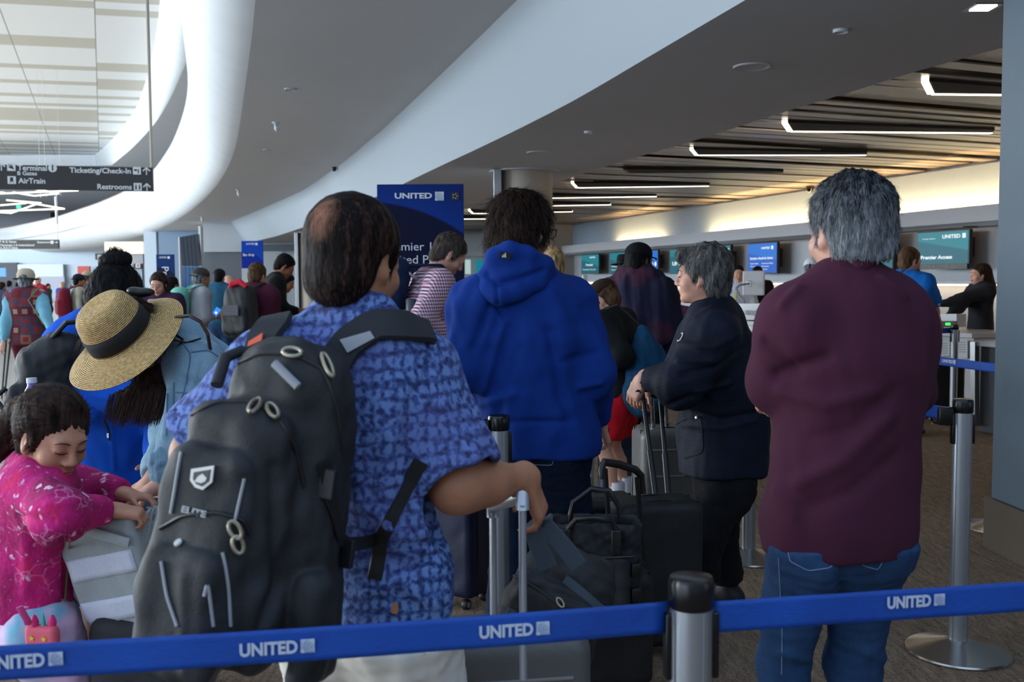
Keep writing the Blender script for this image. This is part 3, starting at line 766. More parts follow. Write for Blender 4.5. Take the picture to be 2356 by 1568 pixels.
def body(J, skin, root, fem=False, hands=('relax', 'relax'), hh=.006, head_h=.006, bh=.016, legs=False, hspec=(None, None), arm=1.0, headpost=None, legr=1.0, nm='body', w=1.0, forearm_h=None):
    """one mesh: trunk and limbs, head, hands"""
    K = J['k']; s = SDF(bh, .03); torso_sdf(s, J, w=.84 * w, d=.86, t=-.004)
    for q in 'lr':
        s.cap(J['h' + q], J['k' + q], .078 * K * legr, .052 * K * legr); s.cap(J['k' + q], J['a' + q] + (0, 0, .02), .050 * K * legr, .035 * K * legr)
        if legs:
            m = J['k' + q] * .68 + J['a' + q] * .32; s.ell(m - J['f'] * .02 * K, V(.05, .055, .10) * K * legr, k=.04)
    parts = [s]
    for q, sg in (('l', -1), ('r', 1)):
        a = SDF(forearm_h or max(hh, .006) , .02); S, E, Wp = J['s' + q], J['e' + q], J['w' + q]; fd = unit(Wp - E)
        a.cap(S, E, .052 * K * arm, .040 * K * arm); a.cap(E, Wp, .040 * K * arm, .027 * K * arm, k=.03); a.cap(E, E + (Wp - E) * .4, .043 * K * arm, .04 * K * arm, k=.03)
        hs = hspec[0 if sg < 0 else 1] or {}
        dr = hs.get('d', fd); nn = hs.get('n', -J['tr'] * sg * .9 + J['tf'] * .3); kw = {z: hs[z] for z in ('curl', 'spread', 'thumb', 'per') if z in hs}
        if hs.get('hide'): pass
        elif hh > .0075: hand_sdf(a, Wp, dr, nn, sg, K * .98, curl=kw.get('curl', .4))
        else: hand_sdf(a, Wp, dr, nn, sg, K * 1.0, **({'curl': .35} | kw))
        parts.append(a)
    hd = head_sdf(J, fem, head_h)
    VV = []; FF = []; n = 0
    for i, p in enumerate(parts + [hd]):
        v, f = p.mesh(); v = laplace(v, f, 1 if p is hd or i else 2, .4); VV.append(v); FF.append(f + n); n += len(v)
    return obj_from(nm, np.concatenate(VV), np.concatenate(FF), skin, root, True)
def face_bits(J, root, eyes=True, brow=L(40, 28, 22), lip=None, closed=False, look=0):
    T, R, k = HL(J)
    if eyes:
        for q in (-1, 1):
            if not closed:
                e = MB().lathe(T(q * .031, .0805, .003), [(0, .0135 * k), (.004 * k, .0131 * k), (.008 * k, .011 * k), (.0115 * k, .006 * k), (.0125 * k, 0)], 16, R @ unit(V(q * .12 + look, 1, -.12)))
                e.build('eye', plain('eye_white', L(196, 188, 180), .2), root, True)
                i = MB().lathe(T(q * .031, .0808, .003) + R @ unit(V(q * .12 + look, 1, -.12)) * .0132 * k, [(0, .0008), (.0052 * k, .0001), (.0056 * k, -.0012)], 14, R @ unit(V(q * .12 + look, 1, -.12))); i.build('iris', plain('iris_dark', L(36, 22, 16), .15), root, True)
            MB().tube([T(q * .014, .0925, .0085 if not closed else -.001), T(q * .024, .0935, .012 if not closed else -.004), T(q * .036, .0905, .0125 if not closed else -.004), T(q * .047, .083, .007 if not closed else 0)], [.001 * k, .0017 * k, .0019 * k, .001 * k], 6).build('eyelashes', plain('lash', L(22, 15, 12), .8), root, True)
            MB().tube([T(q * .013, .0945, .0235), T(q * .025, .0945, .029), T(q * .038, .089, .029), T(q * .050, .078, .022)], [.0025 * k, .0036 * k, .003 * k, .001 * k], 6, flat=.6).build('eyebrow', plain('brow_%d' % int(brow[0] * 999), brow, .9), root, True)
    if lip:
        lm = plain('lip_%d' % int(lip[0] * 999), lip, .45); s = SDF(.0022, .003)
        s.ell(T(0, .0935, -.0585), V(.021, .0065, .0045) * k, R, k=.002); s.ell(T(0, .092, -.0685), V(.018, .007, .006) * k, R, k=.002)
        smesh('lips', s, lm, root)

# --- hair
def hair_mat(name, c0, c1, rough=.58, grain=60):
    if name in _M: return _M[name]
    t = NT(name); a = t.n('Attribute'); a.attribute_name = 'tone'
    vec = t.coord((1, 1, .22)); f = t.noise(vec, grain * 3, 3, .6)
    t.base(t.ramp(t.math('ADD', t.math('MULTIPLY', a.outputs['Fac'], .7), t.math('MULTIPLY', f, .3)), [(.2, c0), (.8, c1)]))
    t.set(Roughness=rough); t.b.inputs['Specular IOR Level'].default_value = .10; t.bump(f, .5, .004); _M[name] = t.m; return t.m
def hair(J, style, m, root, h=.006, strands=0, Ln=.03, lift=.2, extra=None, seed=1, wid=.0011, grav=.6, tone=None, name='hair', flow=None, amp=.004, nsize=.02, fuzz=.25, cutp=None, crown=(0, -.06, .115), curl=0, tns=1.0, hl=.052, grav2=0):
    T, R, k = HL(J); s = SDF(h, .025)
    n = lambda x, y, z: R @ V(x, y, z)
    if style != 'none':
        fp = (T(0, hl, .045), n(0, 1, -.75))
        if style == 'bald': fp = (T(0, .0, .03), n(0, .55, 1))
        cl = [fp]
        s.ell(T(0, -.021, .040), V(.084, .104, .090) * k, R, clip=cl)
        s.ell(T(0, -.050, -.028), V(.074, .062, .075) * k, R, clip=[(T(0, -.005, 0), n(0, 1, -.35)), (T(0, 0, -.088), n(0, .25, -1))], k=.03)
        for q in (-1, 1): s.ell(T(q * .07, .012, .0), V(.014, .02, .045) * k, R, k=.015, clip=[(T(0, .028, 0), n(0, 1, -.2)), (T(0, 0, -.03), n(0, 0, -1))])
    if extra: extra(s, T, R, k)
    if style in ('short', 'full'):
        for q in (-1, 1): s.ell(T(q * .088, -.002, -.016), V(.016, .022, .034) * k, R, k=.012, op='s')
    v, f = s.mesh(cutp); v = laplace(v, f, 2)
    cr0 = T(*crown)
    N = vnormals(v, f)
    def dirs(p, nn):
        d = unit_rows(p - cr0) * (1 - grav) + np.array([0, 0, -1.0]) * grav
        if flow is not None: d = d + flow(p)
        d = d - nn * np.sum(d * nn, 1, keepdims=True); return unit_rows(d)
    ph = wnoise(v, .35, seed + 5, 4)
    v = v + N * (amp * wnoise(v, nsize, seed, 6, an=(1, 1, 3.5)) + amp * .5 * wnoise(v, nsize * .45, seed + 3, 6, an=(1, 1, 4)))[:, None]
    rs = np.random.RandomState(seed); tn = np.clip(.5 + .45 * wnoise(v, .03, seed + 9, 6, an=(1, 1, 4)), 0, 1)
    if tone is not None: tn = np.clip(tone(v, T, k) + (tn - .5) * .5 * tns, 0, 1)
    F4 = f
    if strands:
        N = vnormals(v, f); pi = rs.randint(0, len(f), strands); w = rs.dirichlet((1, 1, 1, 1), strands)
        p = sum(v[f[pi, i]] * w[:, i:i + 1] for i in range(4)); nn = unit_rows(sum(N[f[pi, i]] * w[:, i:i + 1] for i in range(4)))
        d = dirs(p, nn); d = unit_rows(d + rs.randn(strands, 3) * fuzz * .5); L_ = Ln * k * rs.uniform(.5, 1.2, strands)
        if grav2: L_ = L_ * np.where((p - T(0, 0, -.055)) @ R[:, 2] < 0, grav2, 1)
        q = p - nn * .002; seg = 4; side = unit_rows(np.cross(d, nn)); pts = []; cur = q.copy(); dd = unit_rows(d + nn * lift)
        ax_ = rs.randn(strands, 3)
        for i in range(seg + 1):
            wd = wid * (1 - .75 * i / seg) ; pts.append((cur - side * wd, cur + side * wd))
            cur = cur + dd * (L_ / seg)[:, None]
            dd = unit_rows(dd + np.array([0, 0, -1.0]) * .10 * grav - nn * .12 * lift * 2 + side * (curl * np.sin(i * 1.9 + ax_[:, :1] * 2)))
        A = np.stack([np.stack(x, 1) for x in pts], 1).reshape(-1, 3)     # strands*(seg+1)*2
        b = (np.arange(strands) * (seg + 1) * 2)[:, None]; qs = []
        for i in range(seg): qs.append(np.concatenate([b + 2 * i, b + 2 * i + 1, b + 2 * i + 3, b + 2 * i + 2], 1))
        qs = np.concatenate(qs) + len(v); ts = np.clip(rs.uniform(0, 1, strands) * .8 + .1, 0, 1)
        if tone is not None: ts = np.clip(tone(p, T, k) + (ts - .5) * .9 * tns, 0, 1)
        tn = np.concatenate([tn, np.repeat(ts, (seg + 1) * 2)]); v = np.concatenate([v, A]); F4 = np.concatenate([f, qs.astype(np.int32)])
    o = obj_from(name, v, F4, m, root, True)
    at = o.data.attributes.new('tone', 'FLOAT', 'POINT'); at.data.foreach_set('value', tn.astype(np.float32))
    return o
def unit_rows(a): return a / (np.linalg.norm(a, axis=1, keepdims=True) + 1e-12)

# --- clothes
def top(J, m, root, t=.018, sleeve='long', hem=.10, h=.009, w=1, d=1, belly=0, fold=.006, cr=None, name='shirt', collar=0, hood=False, cuff=.038, upper=.062, seed=0, wrists=1.0, extra=None, rib=0, k=.05, lowr=.165, neckr=.062, label=None, hemcut=None, seams=()):
    K = J['k']; s = SDF(h, k); low = J['pel'] - UP * hem * K
    torso_sdf(s, J, w, d, t, low - UP * .03, k, belly, lowr)
    for q, sg in (('l', -1), ('r', 1)):
        S, E, Wp = J['s' + q], J['e' + q], J['w' + q]
        if sleeve == 'long':
            e = E + (Wp - E) * wrists
            s.cap(S, E, upper * K + t, (upper - .013) * K + t, k=.045); s.cap(E, e, (upper - .013) * K + t, cuff * K, k=.03, clip=[(e - unit(Wp - E) * .004, Wp - E)])
            s.cap(e, e + unit(Wp - E) * .06, cuff * K - .010, cuff * K - .010, op='s', k=.002)
        elif sleeve == 'short':
            e = S + (E - S) * .93; nrm = E - S
            s.cap(S, e + unit(nrm) * .06, upper * K + t, (upper + .012) * K + t, k=.045, clip=[(e, nrm)])
            s.cap(e - unit(nrm) * .02, e + unit(nrm) * .08, upper * K + t - .004, upper * K + t, op='s', k=.002)
    if collar: s.cap(J['neck'] - J['up'] * .02, J['neck'] + unit(J['hc'] - J['neck']) * collar, (neckr + .014) * K, (neckr + .004) * K, k=.02, clip=[(J['neck'] + unit(J['hc'] - J['neck']) * collar * .8 , unit(J['hc'] - J['neck']) + J['tf'] * .25)])
    if extra: extra(s)
    cut = [(low if hemcut is None else hemcut[0], V(0, 0, -1) if hemcut is None else hemcut[1])]
    fo = [(.16, fold, (1, 1, 1.6), seed), (.07, fold * .45, (1, 1, 2.2), seed + 1)]
    return smesh(name, s, m, root, fold=fo, cr=cr, cut=cut, label=label, sm=2)
def pants(J, m, root, t=.012, h=.010, w=1, hemz=.05, fold=.006, name='trousers', seed=3, d=1, cr=None, flare=0, label=None, legk=1.0, top_=.0, extra=None):
    K = J['k']; s = SDF(h, .035)
    s.cap(J['pel'] + UP * .12 * K, J['pel'] - UP * .02 * K, .150 * K * w + t, .160 * K * w + t, sq=(J['f'], .72 * d))
    for q in 'lr':
        H_, Kn, A = J['h' + q], J['k' + q], J['a' + q]
        s.cap(H_ - J['f'] * .01, Kn, .092 * K * legk + t, .062 * K * legk + t, k=.045)
        if hemz < .9:
            e = A + (Kn - A) * (hemz / max(Kn[2], .1)) - UP * .0; n = A - Kn
            s.cap(Kn, A, .060 * K * legk + t, (.048 + flare) * K * legk + t, k=.03, clip=[(A - unit(n) * hemz * .5, n)])
        s.ell(H_ - J['f'] * .045 * K - UP * .04 * K, V(.085, .065, .09) * K * w + t * .4, k=.05)
    if extra: extra(s)
    return smesh(name, s, m, root, fold=[(.13, fold, (1, 1, 1.3), seed), (.06, fold * .45, (1, 1, .8), seed + 1)], cr=cr, cut=[(J['pel'] + UP * top_ * K, UP)], label=label, sm=2)
def shorts(J, m, root, t=.03, h=.012, frac=.75, name='shorts', seed=4):
    K = J['k']; s = SDF(h, .04); s.cap(J['pel'] + UP * .08 * K, J['pel'] - UP * .02 * K, .150 * K + t * .5, .160 * K + t * .5, sq=(J['f'], .75))
    for q in 'lr':
        H_, Kn = J['h' + q], J['k' + q]; e = H_ + (Kn - H_) * frac
        s.cap(H_, Kn, .088 * K + t, .072 * K + t + .01, k=.03, clip=[(e, Kn - H_)]); s.cap(e - unit(Kn - H_) * .01, Kn, .068 * K + t * .8, op='s', k=.002)
    return smesh(name, s, m, root, fold=[(.12, .008, (1, 1, 2), seed)], cut=[(J['pel'] + UP * .05 * K, UP)])
def shoes(J, m, root, sole=None, h=.008, heel=(0, 0), lr='lr'):
    K = J['k']
    for q in lr:
        A = J['a' + q]; f = J['t' + q]; s = SDF(h, .03); b = V(A[0], A[1], A[2] - .085 * K)
        s.cap(A, b + UP * .05 * K - f * .02, .042 * K, .045 * K); s.cap(b + UP * .035 * K - f * .035 * K, b + UP * .03 * K + f * .16 * K, .038 * K, .036 * K, sq=(UP, .9)); s.cap(b + UP * .06 * K, b + UP * .035 * K + f * .12 * K, .04 * K, .032 * K)
        o = smesh('shoe', s, m, root, cut=[(b + UP * .012, V(0, 0, -1)), (A + UP * .035 * K, UP)])
        if sole:
            s = SDF(h, .01); s.cap(b + UP * .035 * K - f * .035 * K, b + UP * .03 * K + f * .165 * K, .042 * K, .042 * K)
            smesh('sole', s, sole, root, cut=[(b + UP * .022, UP), (b + UP * .001, V(0, 0, -1))])
def skin(name, c):
    if name in _M: return _M[name]
    t = NT(name); v = t.coord(); f = t.noise(v, 22, 4); g = t.noise(v, 160, 3)
    t.base(t.mix(.35, t.ramp(f, [(.3, tuple(x * .86 for x in c[:3])), (.7, tuple(min(1, x * 1.1) for x in c[:3]))]), t.ramp(g, [(.3, (c[0] * .9, c[1] * .78, c[2] * .75, 1)), (.7, c)])))
    t.set(Roughness=.5); t.b.inputs['Subsurface Weight'].default_value = .12; t.b.inputs['Subsurface Radius'].default_value = (.02, .008, .004); t.b.inputs['Subsurface Scale'].default_value = .3
    t.b.inputs['Specular IOR Level'].default_value = .35; t.bump(g, .12, .002); _M[name] = t.m; return t.m

# ---- people farther off
def bgp(label, px, py, Y, face, shirt, trou, hm, sk, name='person', hstyle='full', lean=0, hp=5, hy=0, arms=(None, None), hints=(None, None), sleeve='long', w=1.0, H=None, hat=None, fem=False, topkw={}, legpx=None, exh=None, bits=False, legw=False, strands=0, skirt=None, group=None, short=None, hoff=(0, 0), shoe=None, twist=0, hs=None):
    z = P(px, py, Y)[2]; H = H or z; x = P(px, py, Y)[0]; f, r_ = FR(face); a = math.radians(lean)
    back = .55 * H * math.sin(a) * .9 + .03
    J = std((x - f[0] * back + hoff[0], Y - f[1] * back + hoff[1]), face, H, lean=lean, hp=hp, hy=hy, arms=[None if q is None else (P(*q)) for q in arms], hints=hints, stance=.10, twist=twist)
    if hs: J['hs'] = hs
    h = min(max(.0032 * Y, .011), .045)
    root = thing(name, label, 'person', (J['pel'][0], J['pel'][1], 0), group)
    body(J, sk, root, fem=fem, hh=.006 if Y < 7.5 else .012, head_h=min(max(.0011 * Y, .006), .02), bh=h * 1.3, legs=legw, w=w * .95)
    if bits: face_bits(J, root, lip=L(170, 92, 84), closed=True)
    if hm is not None: hair(J, hstyle, hm, root, min(max(.0012 * Y, .008), .02), strands, .03, extra=exh, seed=int(px), amp=.003)
    kw = dict(t=.024, sleeve=sleeve, h=h * .8, w=w, fold=.006, seed=int(px), collar=.04 if not fem else 0, name='shirt'); kw.update(topkw)
    top(J, shirt, root, **kw)
    if short is not None: shorts(J, short, root)
    elif trou is not None: pants(J, trou, root, h=h, t=.02, w=w, fold=.004)
    if True: shoes(J, shoe or m_shoe, root, h=h * .8)
    if hat: hat(J, root)
    return J, root
def cap_hat(m, back=False, brim=True, front=None):
    def fn(J, root):
        T, R, k = HL(J); s = SDF(.006, .01); s.ell(T(0, -.015, .052), V(.092, .108, .082) * k, R, clip=[(T(0, 0, .035), R @ V(0, -.12, -1))])
        hm = smesh('cap', s, m, root); mb = MB(); sg = -1 if back else 1
        V0 = []; 
        for j in range(2):
            for i in range(11):
                u = -1 + .2 * i; V0.append(T(u * .075, sg * (.075 + (.075 if j else 0) * (1 - u * u * .7)), .042 - j * .012 - .02 * u * u))
        q = MB(); q.add(V0, [(i, i + 1, 12 + i, 11 + i) for i in range(10)]); 
        if brim: o = q.build('cap_brim', m, hm, True); so = o.modifiers.new('s', 'SOLIDIFY'); so.thickness = .004
    return fn
# ---- details laid on a finished surface
from mathutils.bvhtree import BVHTree
class Surf:
    def __init__(s, *objs):
        vs = []; fs = []; n = 0
        for o in objs:
            b = base_of(o.parent) if o.parent else np.zeros(3)
            v = np.empty(len(o.data.vertices) * 3, np.float32); o.data.vertices.foreach_get('co', v); v = v.reshape(-1, 3) + b
            vs.append(v); fs += [[i + n for i in p.vertices] for p in o.data.polygons]; n += len(v)
        s.b = BVHTree.FromPolygons([tuple(map(float, q)) for q in np.concatenate(vs)], fs)
    def at(s, px, py, lift=0.0):
        r = ray(px, py); h = s.b.ray_cast(Vector((0, 0, CAMH)), Vector(r).normalized())
        if h[0] is None: return None, None
        n = np.array(h[1]); n = n if np.dot(n, r) < 0 else -n
        return np.array(h[0]) + n * lift, n
    def pts(s, pix, lift=0.0, sub=6, smooth=2):
        out = []; N = []
        for (a, b) in zip(pix[:-1], pix[1:]):
            for i in range(sub):
                t = i / sub; p, n = s.at(a[0] + (b[0] - a[0]) * t, a[1] + (b[1] - a[1]) * t, lift)
                if p is not None: out.append(p); N.append(n)
        p, n = s.at(*pix[-1], lift)
        if p is not None: out.append(p); N.append(n)
        out = np.array(out); N = np.array(N)
        for _ in range(smooth):
            if len(out) > 2: out[1:-1] = (out[:-2] + 2 * out[1:-1] + out[2:]) / 4; N[1:-1] = (N[:-2] + N[1:-1] + N[2:]) / 3
        return out, N
    def ribbon(s, mb, pix, w, th=.004, lift=.002, sub=6):
        p, N = s.pts(pix, lift, sub); ribbon(mb, p, N, w, th); return mb
    def cord(s, mb, pix, r, lift=0.0, sub=6, seg=8):
        p, N = s.pts(pix, lift, sub)
        if len(p) > 1: mb.tube(p, r, seg)
        return mb
    def line(s, pix, sub=3):
        return list(s.pts(pix, 0, sub)[0])
    def patch(s, mb, poly, th=.003, lift=.001):
        """outline given in pixels, thickened outward"""
        q = [s.at(x, y, lift) for x, y in poly]; q = [a for a in q if a[0] is not None]
        n = unit(sum(a[1] for a in q)); c = sum(a[0] for a in q) / len(q)
        mb.prism([a[0] - n * np.dot(a[0] - c, n) * .5 for a in q], n * th); return mb
def ribbon(mb, p, N, w, th):
    n = len(p); V0 = []
    for i in range(n):
        t = unit(p[min(i + 1, n - 1)] - p[max(i - 1, 0)]); nn = unit(N[i] - t * np.dot(N[i], t)); b = np.cross(t, nn)
        ww = w[i * len(w) // n] if isinstance(w, (list, tuple)) else w
        for (u, v) in ((-1, 0), (-.9, 1), (.9, 1), (1, 0), (.9, -.6), (-.9, -.6)): V0.append(p[i] + b * u * ww / 2 + nn * v * th)
    fs = [(i * 6 + k, i * 6 + (k + 1) % 6, (i + 1) * 6 + (k + 1) % 6, (i + 1) * 6 + k) for i in range(n - 1) for k in range(6)]
    fs += [tuple(range(6))[::-1], tuple((n - 1) * 6 + k for k in range(6))]
    mb.add(V0, fs)
def globe(mb_w, mb_d, c, x, y, s, n):
    """square tail emblem: pale square crossed by curved lines (mb_w pale, mb_d dark lines)"""
    mb_w.prism([c - x * s / 2 - y * s / 2, c + x * s / 2 - y * s / 2, c + x * s / 2 + y * s / 2, c - x * s / 2 + y * s / 2], n * .0008)
    if mb_d is None: return
    for k, R_0 in enumerate((.35, .52, .69, .86, 1.03)):
        pts = []
        for i in range(9):
            a = math.radians(90 - i * 11.2); px_, py_ = -.5 + R_0 * math.cos(a) , -.5 + R_0 * math.sin(a)
            if abs(px_) <= .5 and abs(py_) <= .5: pts.append(c + x * s * px_ + y * s * py_ + n * .0012)
        if len(pts) > 1: ribbon(mb_d, pts, [n] * len(pts), s * .035, .0004)
    for k in range(4):
        a = math.radians(8 + k * 20); pts = [c + x * s * (-.5 + r * math.cos(a)) + y * s * (-.5 + r * math.sin(a)) + n * .0012 for r in (.3, .5, .7, .95)]
        pts = [q for q in pts if abs(np.dot(q - c, x)) <= s * .5 and abs(np.dot(q - c, y)) <= s * .5]
        if len(pts) > 1: ribbon(mb_d, pts, [n] * len(pts), s * .03, .0004)
# ================================================================== FOREGROUND PEOPLE
sk_warm = skin('skin_warm', L(176, 122, 92)); sk_fair = skin('skin_fair', L(206, 156, 134)); sk_tan = skin('skin_tan', L(160, 108, 80)); sk_child = skin('skin_child', L(196, 142, 114)); sk_brown = skin('skin_brown', L(112, 74, 56))
h_black = hair_mat('hair_black', L(8, 7, 9), L(30, 27, 29)); h_dbrown = hair_mat('hair_dark_brown', L(18, 12, 10), L(66, 48, 40)); h_brown = hair_mat('hair_brown', L(46, 30, 20), L(112, 84, 60))
h_grey = hair_mat('hair_grey', L(26, 28, 31), L(150, 155, 160), grain=80); h_salt = hair_mat('hair_salt', L(34, 34, 35), L(132, 130, 127), grain=80); h_blond = hair_mat('hair_blond', L(120, 90, 56), L(206, 176, 130))
h_thin = hair_mat('hair_thinning', L(22, 12, 10), L(74, 46, 36))
def batik():
    t = NT('blue_print_cotton'); v = t.coord(); s = t.n('SeparateXYZ'); t.l(v, s.inputs[0])
    ns = t.n('TexNoise'); ns.inputs['Scale'].default_value = 30; t.l(v, ns.inputs['Vector'])
    ad = t.n('VectorMath'); ad.operation = 'MULTIPLY_ADD'; t.l(ns.outputs['Color'], ad.inputs[0]); ad.inputs[1].default_value = (.028,) * 3; t.l(v, ad.inputs[2])
    x = t.n('SeparateXYZ'); t.l(ad.outputs[0], x.inputs[0])
    g1 = t.math('SINE', t.math('MULTIPLY', x.outputs['X'], 330)); g2 = t.math('SINE', t.math('MULTIPLY', x.outputs['Z'], 230))
    gg = t.math('MAXIMUM', t.math('MULTIPLY', g1, .8), g2)
    vo = t.n('TexVoronoi'); vo.inputs['Scale'].default_value = 75; t.l(ad.outputs[0], vo.inputs['Vector'])
    n2 = t.noise(v, 80, 4, .7); big = t.noise(v, 5, 2)
    m = t.math('ADD', t.math('ADD', t.math('MULTIPLY', gg, .17), t.math('MULTIPLY', n2, .9)), t.math('MULTIPLY', vo.outputs['Distance'], -.28))
    c = t.ramp(m, [(.26, L(108, 140, 194)), (.38, L(62, 92, 154)), (.52, L(32, 46, 96)), (.74, L(16, 20, 46))])
    t.base(t.mix(t.ramp(big, [(.4, (0, 0, 0)), (.65, (.55, .55, .55))]), c, t.ramp(m, [(.28, L(96, 104, 172)), (.7, L(36, 30, 66))])))
    t.set(Roughness=.85); t.bump(n2, .2, .003); return t.m
def denim(name, c0, c1, sc=260):
    t = NT(name); v = t.coord(); f = t.noise(v, sc, 3, .7); g = t.noise(t.coord((1, 1, .35)), 7, 4)
    t.base(t.mix(.3, t.ramp(g, [(.25, c0), (.75, c1)]), t.ramp(f, [(.3, tuple(x * .7 for x in c0[:3])), (.7, c1)]))); t.set(Roughness=.9)
    t.b.inputs['Specular IOR Level'].default_value = .2; t.bump(f, .4, .003); return t.m
m_jeans = denim('denim_blue', L(22, 44, 76), L(52, 84, 124)); m_jeans_d = denim('denim_dark', L(10, 20, 38), L(26, 44, 70)); m_denim_l = denim('denim_light', L(104, 140, 164), L(160, 190, 206), 200)
m_blackdenim = denim('denim_black', L(10, 11, 13), L(28, 28, 31))
m_sole = plain('rubber_sole', L(30, 30, 32), .7); m_shoe = plain('shoe_black', L(20, 20, 22), .6)

# ---------------------------------------------------------------- man in the blue printed shirt
Y = 1.95
J = std(P(830, 1500, Y), 22, 1.62, arms=(P(470, 1120, 2.2), P(1212, 1098, 2.06)), hp=12, hy=6)
J.update(pel=P(858, 1330, 1.97), waist=P(838, 1150, 1.95), chest=P(812, 950, 1.93), neck=P(818, 760, 1.92), hc=P(824, 600, 1.93), sl=P(652, 862, 1.86), sr=P(940, 852, 2.0),
         el=P(462, 1045, 1.86), er=P(1052, 1118, 1.93), hs=.92)
J['up'] = unit(J['neck'] - J['waist']); J['tf'], J['tr'] = FR(22); J['tfu'] = J['tf']
J['k'] = .93; manA = J
rA = thing('person', 'man in a blue patterned short-sleeved shirt, back to us, wearing a black backpack', 'person', (J['pel'][0], J['pel'][1], 0))
bodyA = body(J, sk_warm, rA, hands=None, hh=.0045, arm=1.22, hspec=({}, dict(d=V(.34, .10, -.9), n=V(-.9, .25, -.35), per=(.5, .55, .62, .7), spread=.15, thumb=(V(-.55, .1, -.75), V(-.35, -.1, -.95)))), w=.95)
def fr(s, T, R, k):
    s.ell(T(0, -.072, .02), V(.064, .035, .07) * k, R, k=.04); s.ell(T(.0, -.03, .048), V(.086, .096, .082) * k, R, k=.03); s.ell(T(0, -.07, -.055), V(.07, .04, .05) * k, R, k=.03)
def toneA(p, T, k):
    d = np.linalg.norm((p - T(-.004, -.110, .052)) * [1.15, 1, .8], axis=1); return np.clip((.044 - d) / .040, 0, 1) * .95 + .06
m_scalp = hair_mat('hair_thin_crown', L(18, 12, 11), L(178, 124, 98), .6)
hair(J, 'full', m_scalp, rA, .006, 9000, .022, .10, extra=fr, seed=2, tone=toneA, grav=.8, amp=.0012, fuzz=.25, wid=.0007, tns=.45)
shirtA = top(J, batik(), rA, t=.026, sleeve='short', hem=.14, h=.007, w=.88, d=.95, fold=.007, name='shirt', collar=.075, neckr=.064, upper=.070, seed=11, k=.06, lowr=.160,
    cr=[([P(690, 840, 1.8), P(800, 1000, 1.8), P(830, 1150, 1.8)], .02, .012), ([P(960, 900, 1.85), P(930, 1050, 1.85), P(960, 1150, 1.85)], .016, -.014), ([P(1000, 870, 1.9), P(1040, 1000, 1.85), P(1090, 1050, 1.85)], .014, .010),
        ([P(860, 1180, 1.8), P(930, 1230, 1.82), P(1000, 1220, 1.88)], .014, .010), ([P(850, 1260, 1.8), P(930, 1310, 1.82), P(990, 1290, 1.88)], .014, -.010), ([P(840, 1360, 1.8), P(920, 1340, 1.82), P(1000, 1390, 1.88)], .014, .010), ([P(900, 1000, 1.8), P(880, 1120, 1.8), P(900, 1250, 1.8)], .014, .010)])
col = SDF(.006, .012); u_ = unit(J['hc'] - J['neck'])
col.chain([J['neck'] - J['tf'] * .055 + u_ * .04 + J['tr'] * x * .07 + J['tf'] * (abs(x) ** 2) * .09 - u_ * (abs(x) * .02) for x in (-1, -.6, -.2, .2, .6, 1)], .022, sq=(J['tf'], .6))
smesh('collar', col, _M.setdefault('batik', shirtA.data.materials[0]), rA)
pants(J, plain('cream_cotton', L(214, 208, 198), .9, nz=.03), rA, t=.03, w=1.0, fold=.008, legk=1.1, h=.012, top_=-.1)
shoes(J, m_shoe, rA)

# his backpack
bf, br = FR(22); bu = unit(V(.14, .06, 1)); bn = unit(-bf - bu * np.dot(-bf, bu)); bx = np.cross(bu, bn) * -1
bx = unit(br - bu * np.dot(br, bu)); BC = P(612, 1165, 1.745)
def B(x, y, z): return BC + bx * x * .84 + bn * y + bu * z * .94
RB = np.stack([bx, bn, bu], 1)
rB = thing('backpack', 'large black backpack with a silver shield badge on the blue patterned shirt man', 'backpack', BC)
m_nylon = NT('black_nylon'); v_ = m_nylon.coord(); m_nylon.base(m_nylon.ramp(m_nylon.noise(v_, 14, 4), [(.3, L(14, 15, 18)), (.7, L(34, 36, 41))])); m_nylon.set(Roughness=.62); m_nylon.bump(m_nylon.math('ADD', m_nylon.noise(v_, 500, 2), m_nylon.math('MULTIPLY', m_nylon.noise(v_, 22, 3), 1.5)), .35, .006); m_nylon = m_nylon.m
_M['black_nylon'] = m_nylon
m_mesh = plain('strap_foam', L(38, 40, 45), .8, bump=.6, bscale=380); m_zip = plain('zip_metal', L(170, 160, 140), .35, metal=.8); m_refl = plain('reflective_piping', L(150, 152, 156), .5)
s = SDF(.0062, .03)
s.box(B(.03, .0, .02), V(.124, .085, .255), RB, r=.08, k=.03, taper=-.10)
s.box(B(-.005, .095, -.03), V(.116, .055, .220), RB, r=.055, k=.018, taper=-.14)
s.box(B(-.015, .150, -.065), V(.092, .035, .175), RB, r=.034, k=.010, taper=-.14)
s.box(B(-.012, .185, -.165), V(.080, .028, .108), RB, r=.028, k=.008, taper=-.08)
s.ell(B(.03, .02, .26), V(.09, .06, .06), RB, k=.05)
s.box(B(.175, .02, -.19), V(.028, .06, .10), RB, r=.026, k=.012); s.box(B(-.115, .02, -.20), V(.026, .05, .085), RB, r=.026, k=.012)
bagm = smesh('main_bag', s, m_nylon, rB, fold=[(.12, .007, (1, 1, 1.5), 5), (.05, .003, (1, 1, 1.6), 8)], cr=[([B(-.1, .19, .1), B(-.1, .2, -.02), B(-.13, .2, -.1)], .012, -.006), ([B(.0, .2, -.1), B(.03, .2, -.25)], .012, .006), ([B(.1, .12, .1), B(.13, .1, -.1), B(.1, .12, -.25)], .012, -.010)])
SB = Surf(bagm)
zb = MB()
for pth in ([(400, 1030), (430, 960), (500, 925), (580, 925), (640, 960), (680, 1030), (700, 1120)], [(368, 1215), (420, 1185), (500, 1178), (560, 1195), (575, 1230)], [(540, 840), (600, 812), (680, 815), (745, 850), (775, 930), (790, 1040)]):
    SB.cord(zb, pth, .0035, .001)
zb.build('zip', m_black, rB, True)
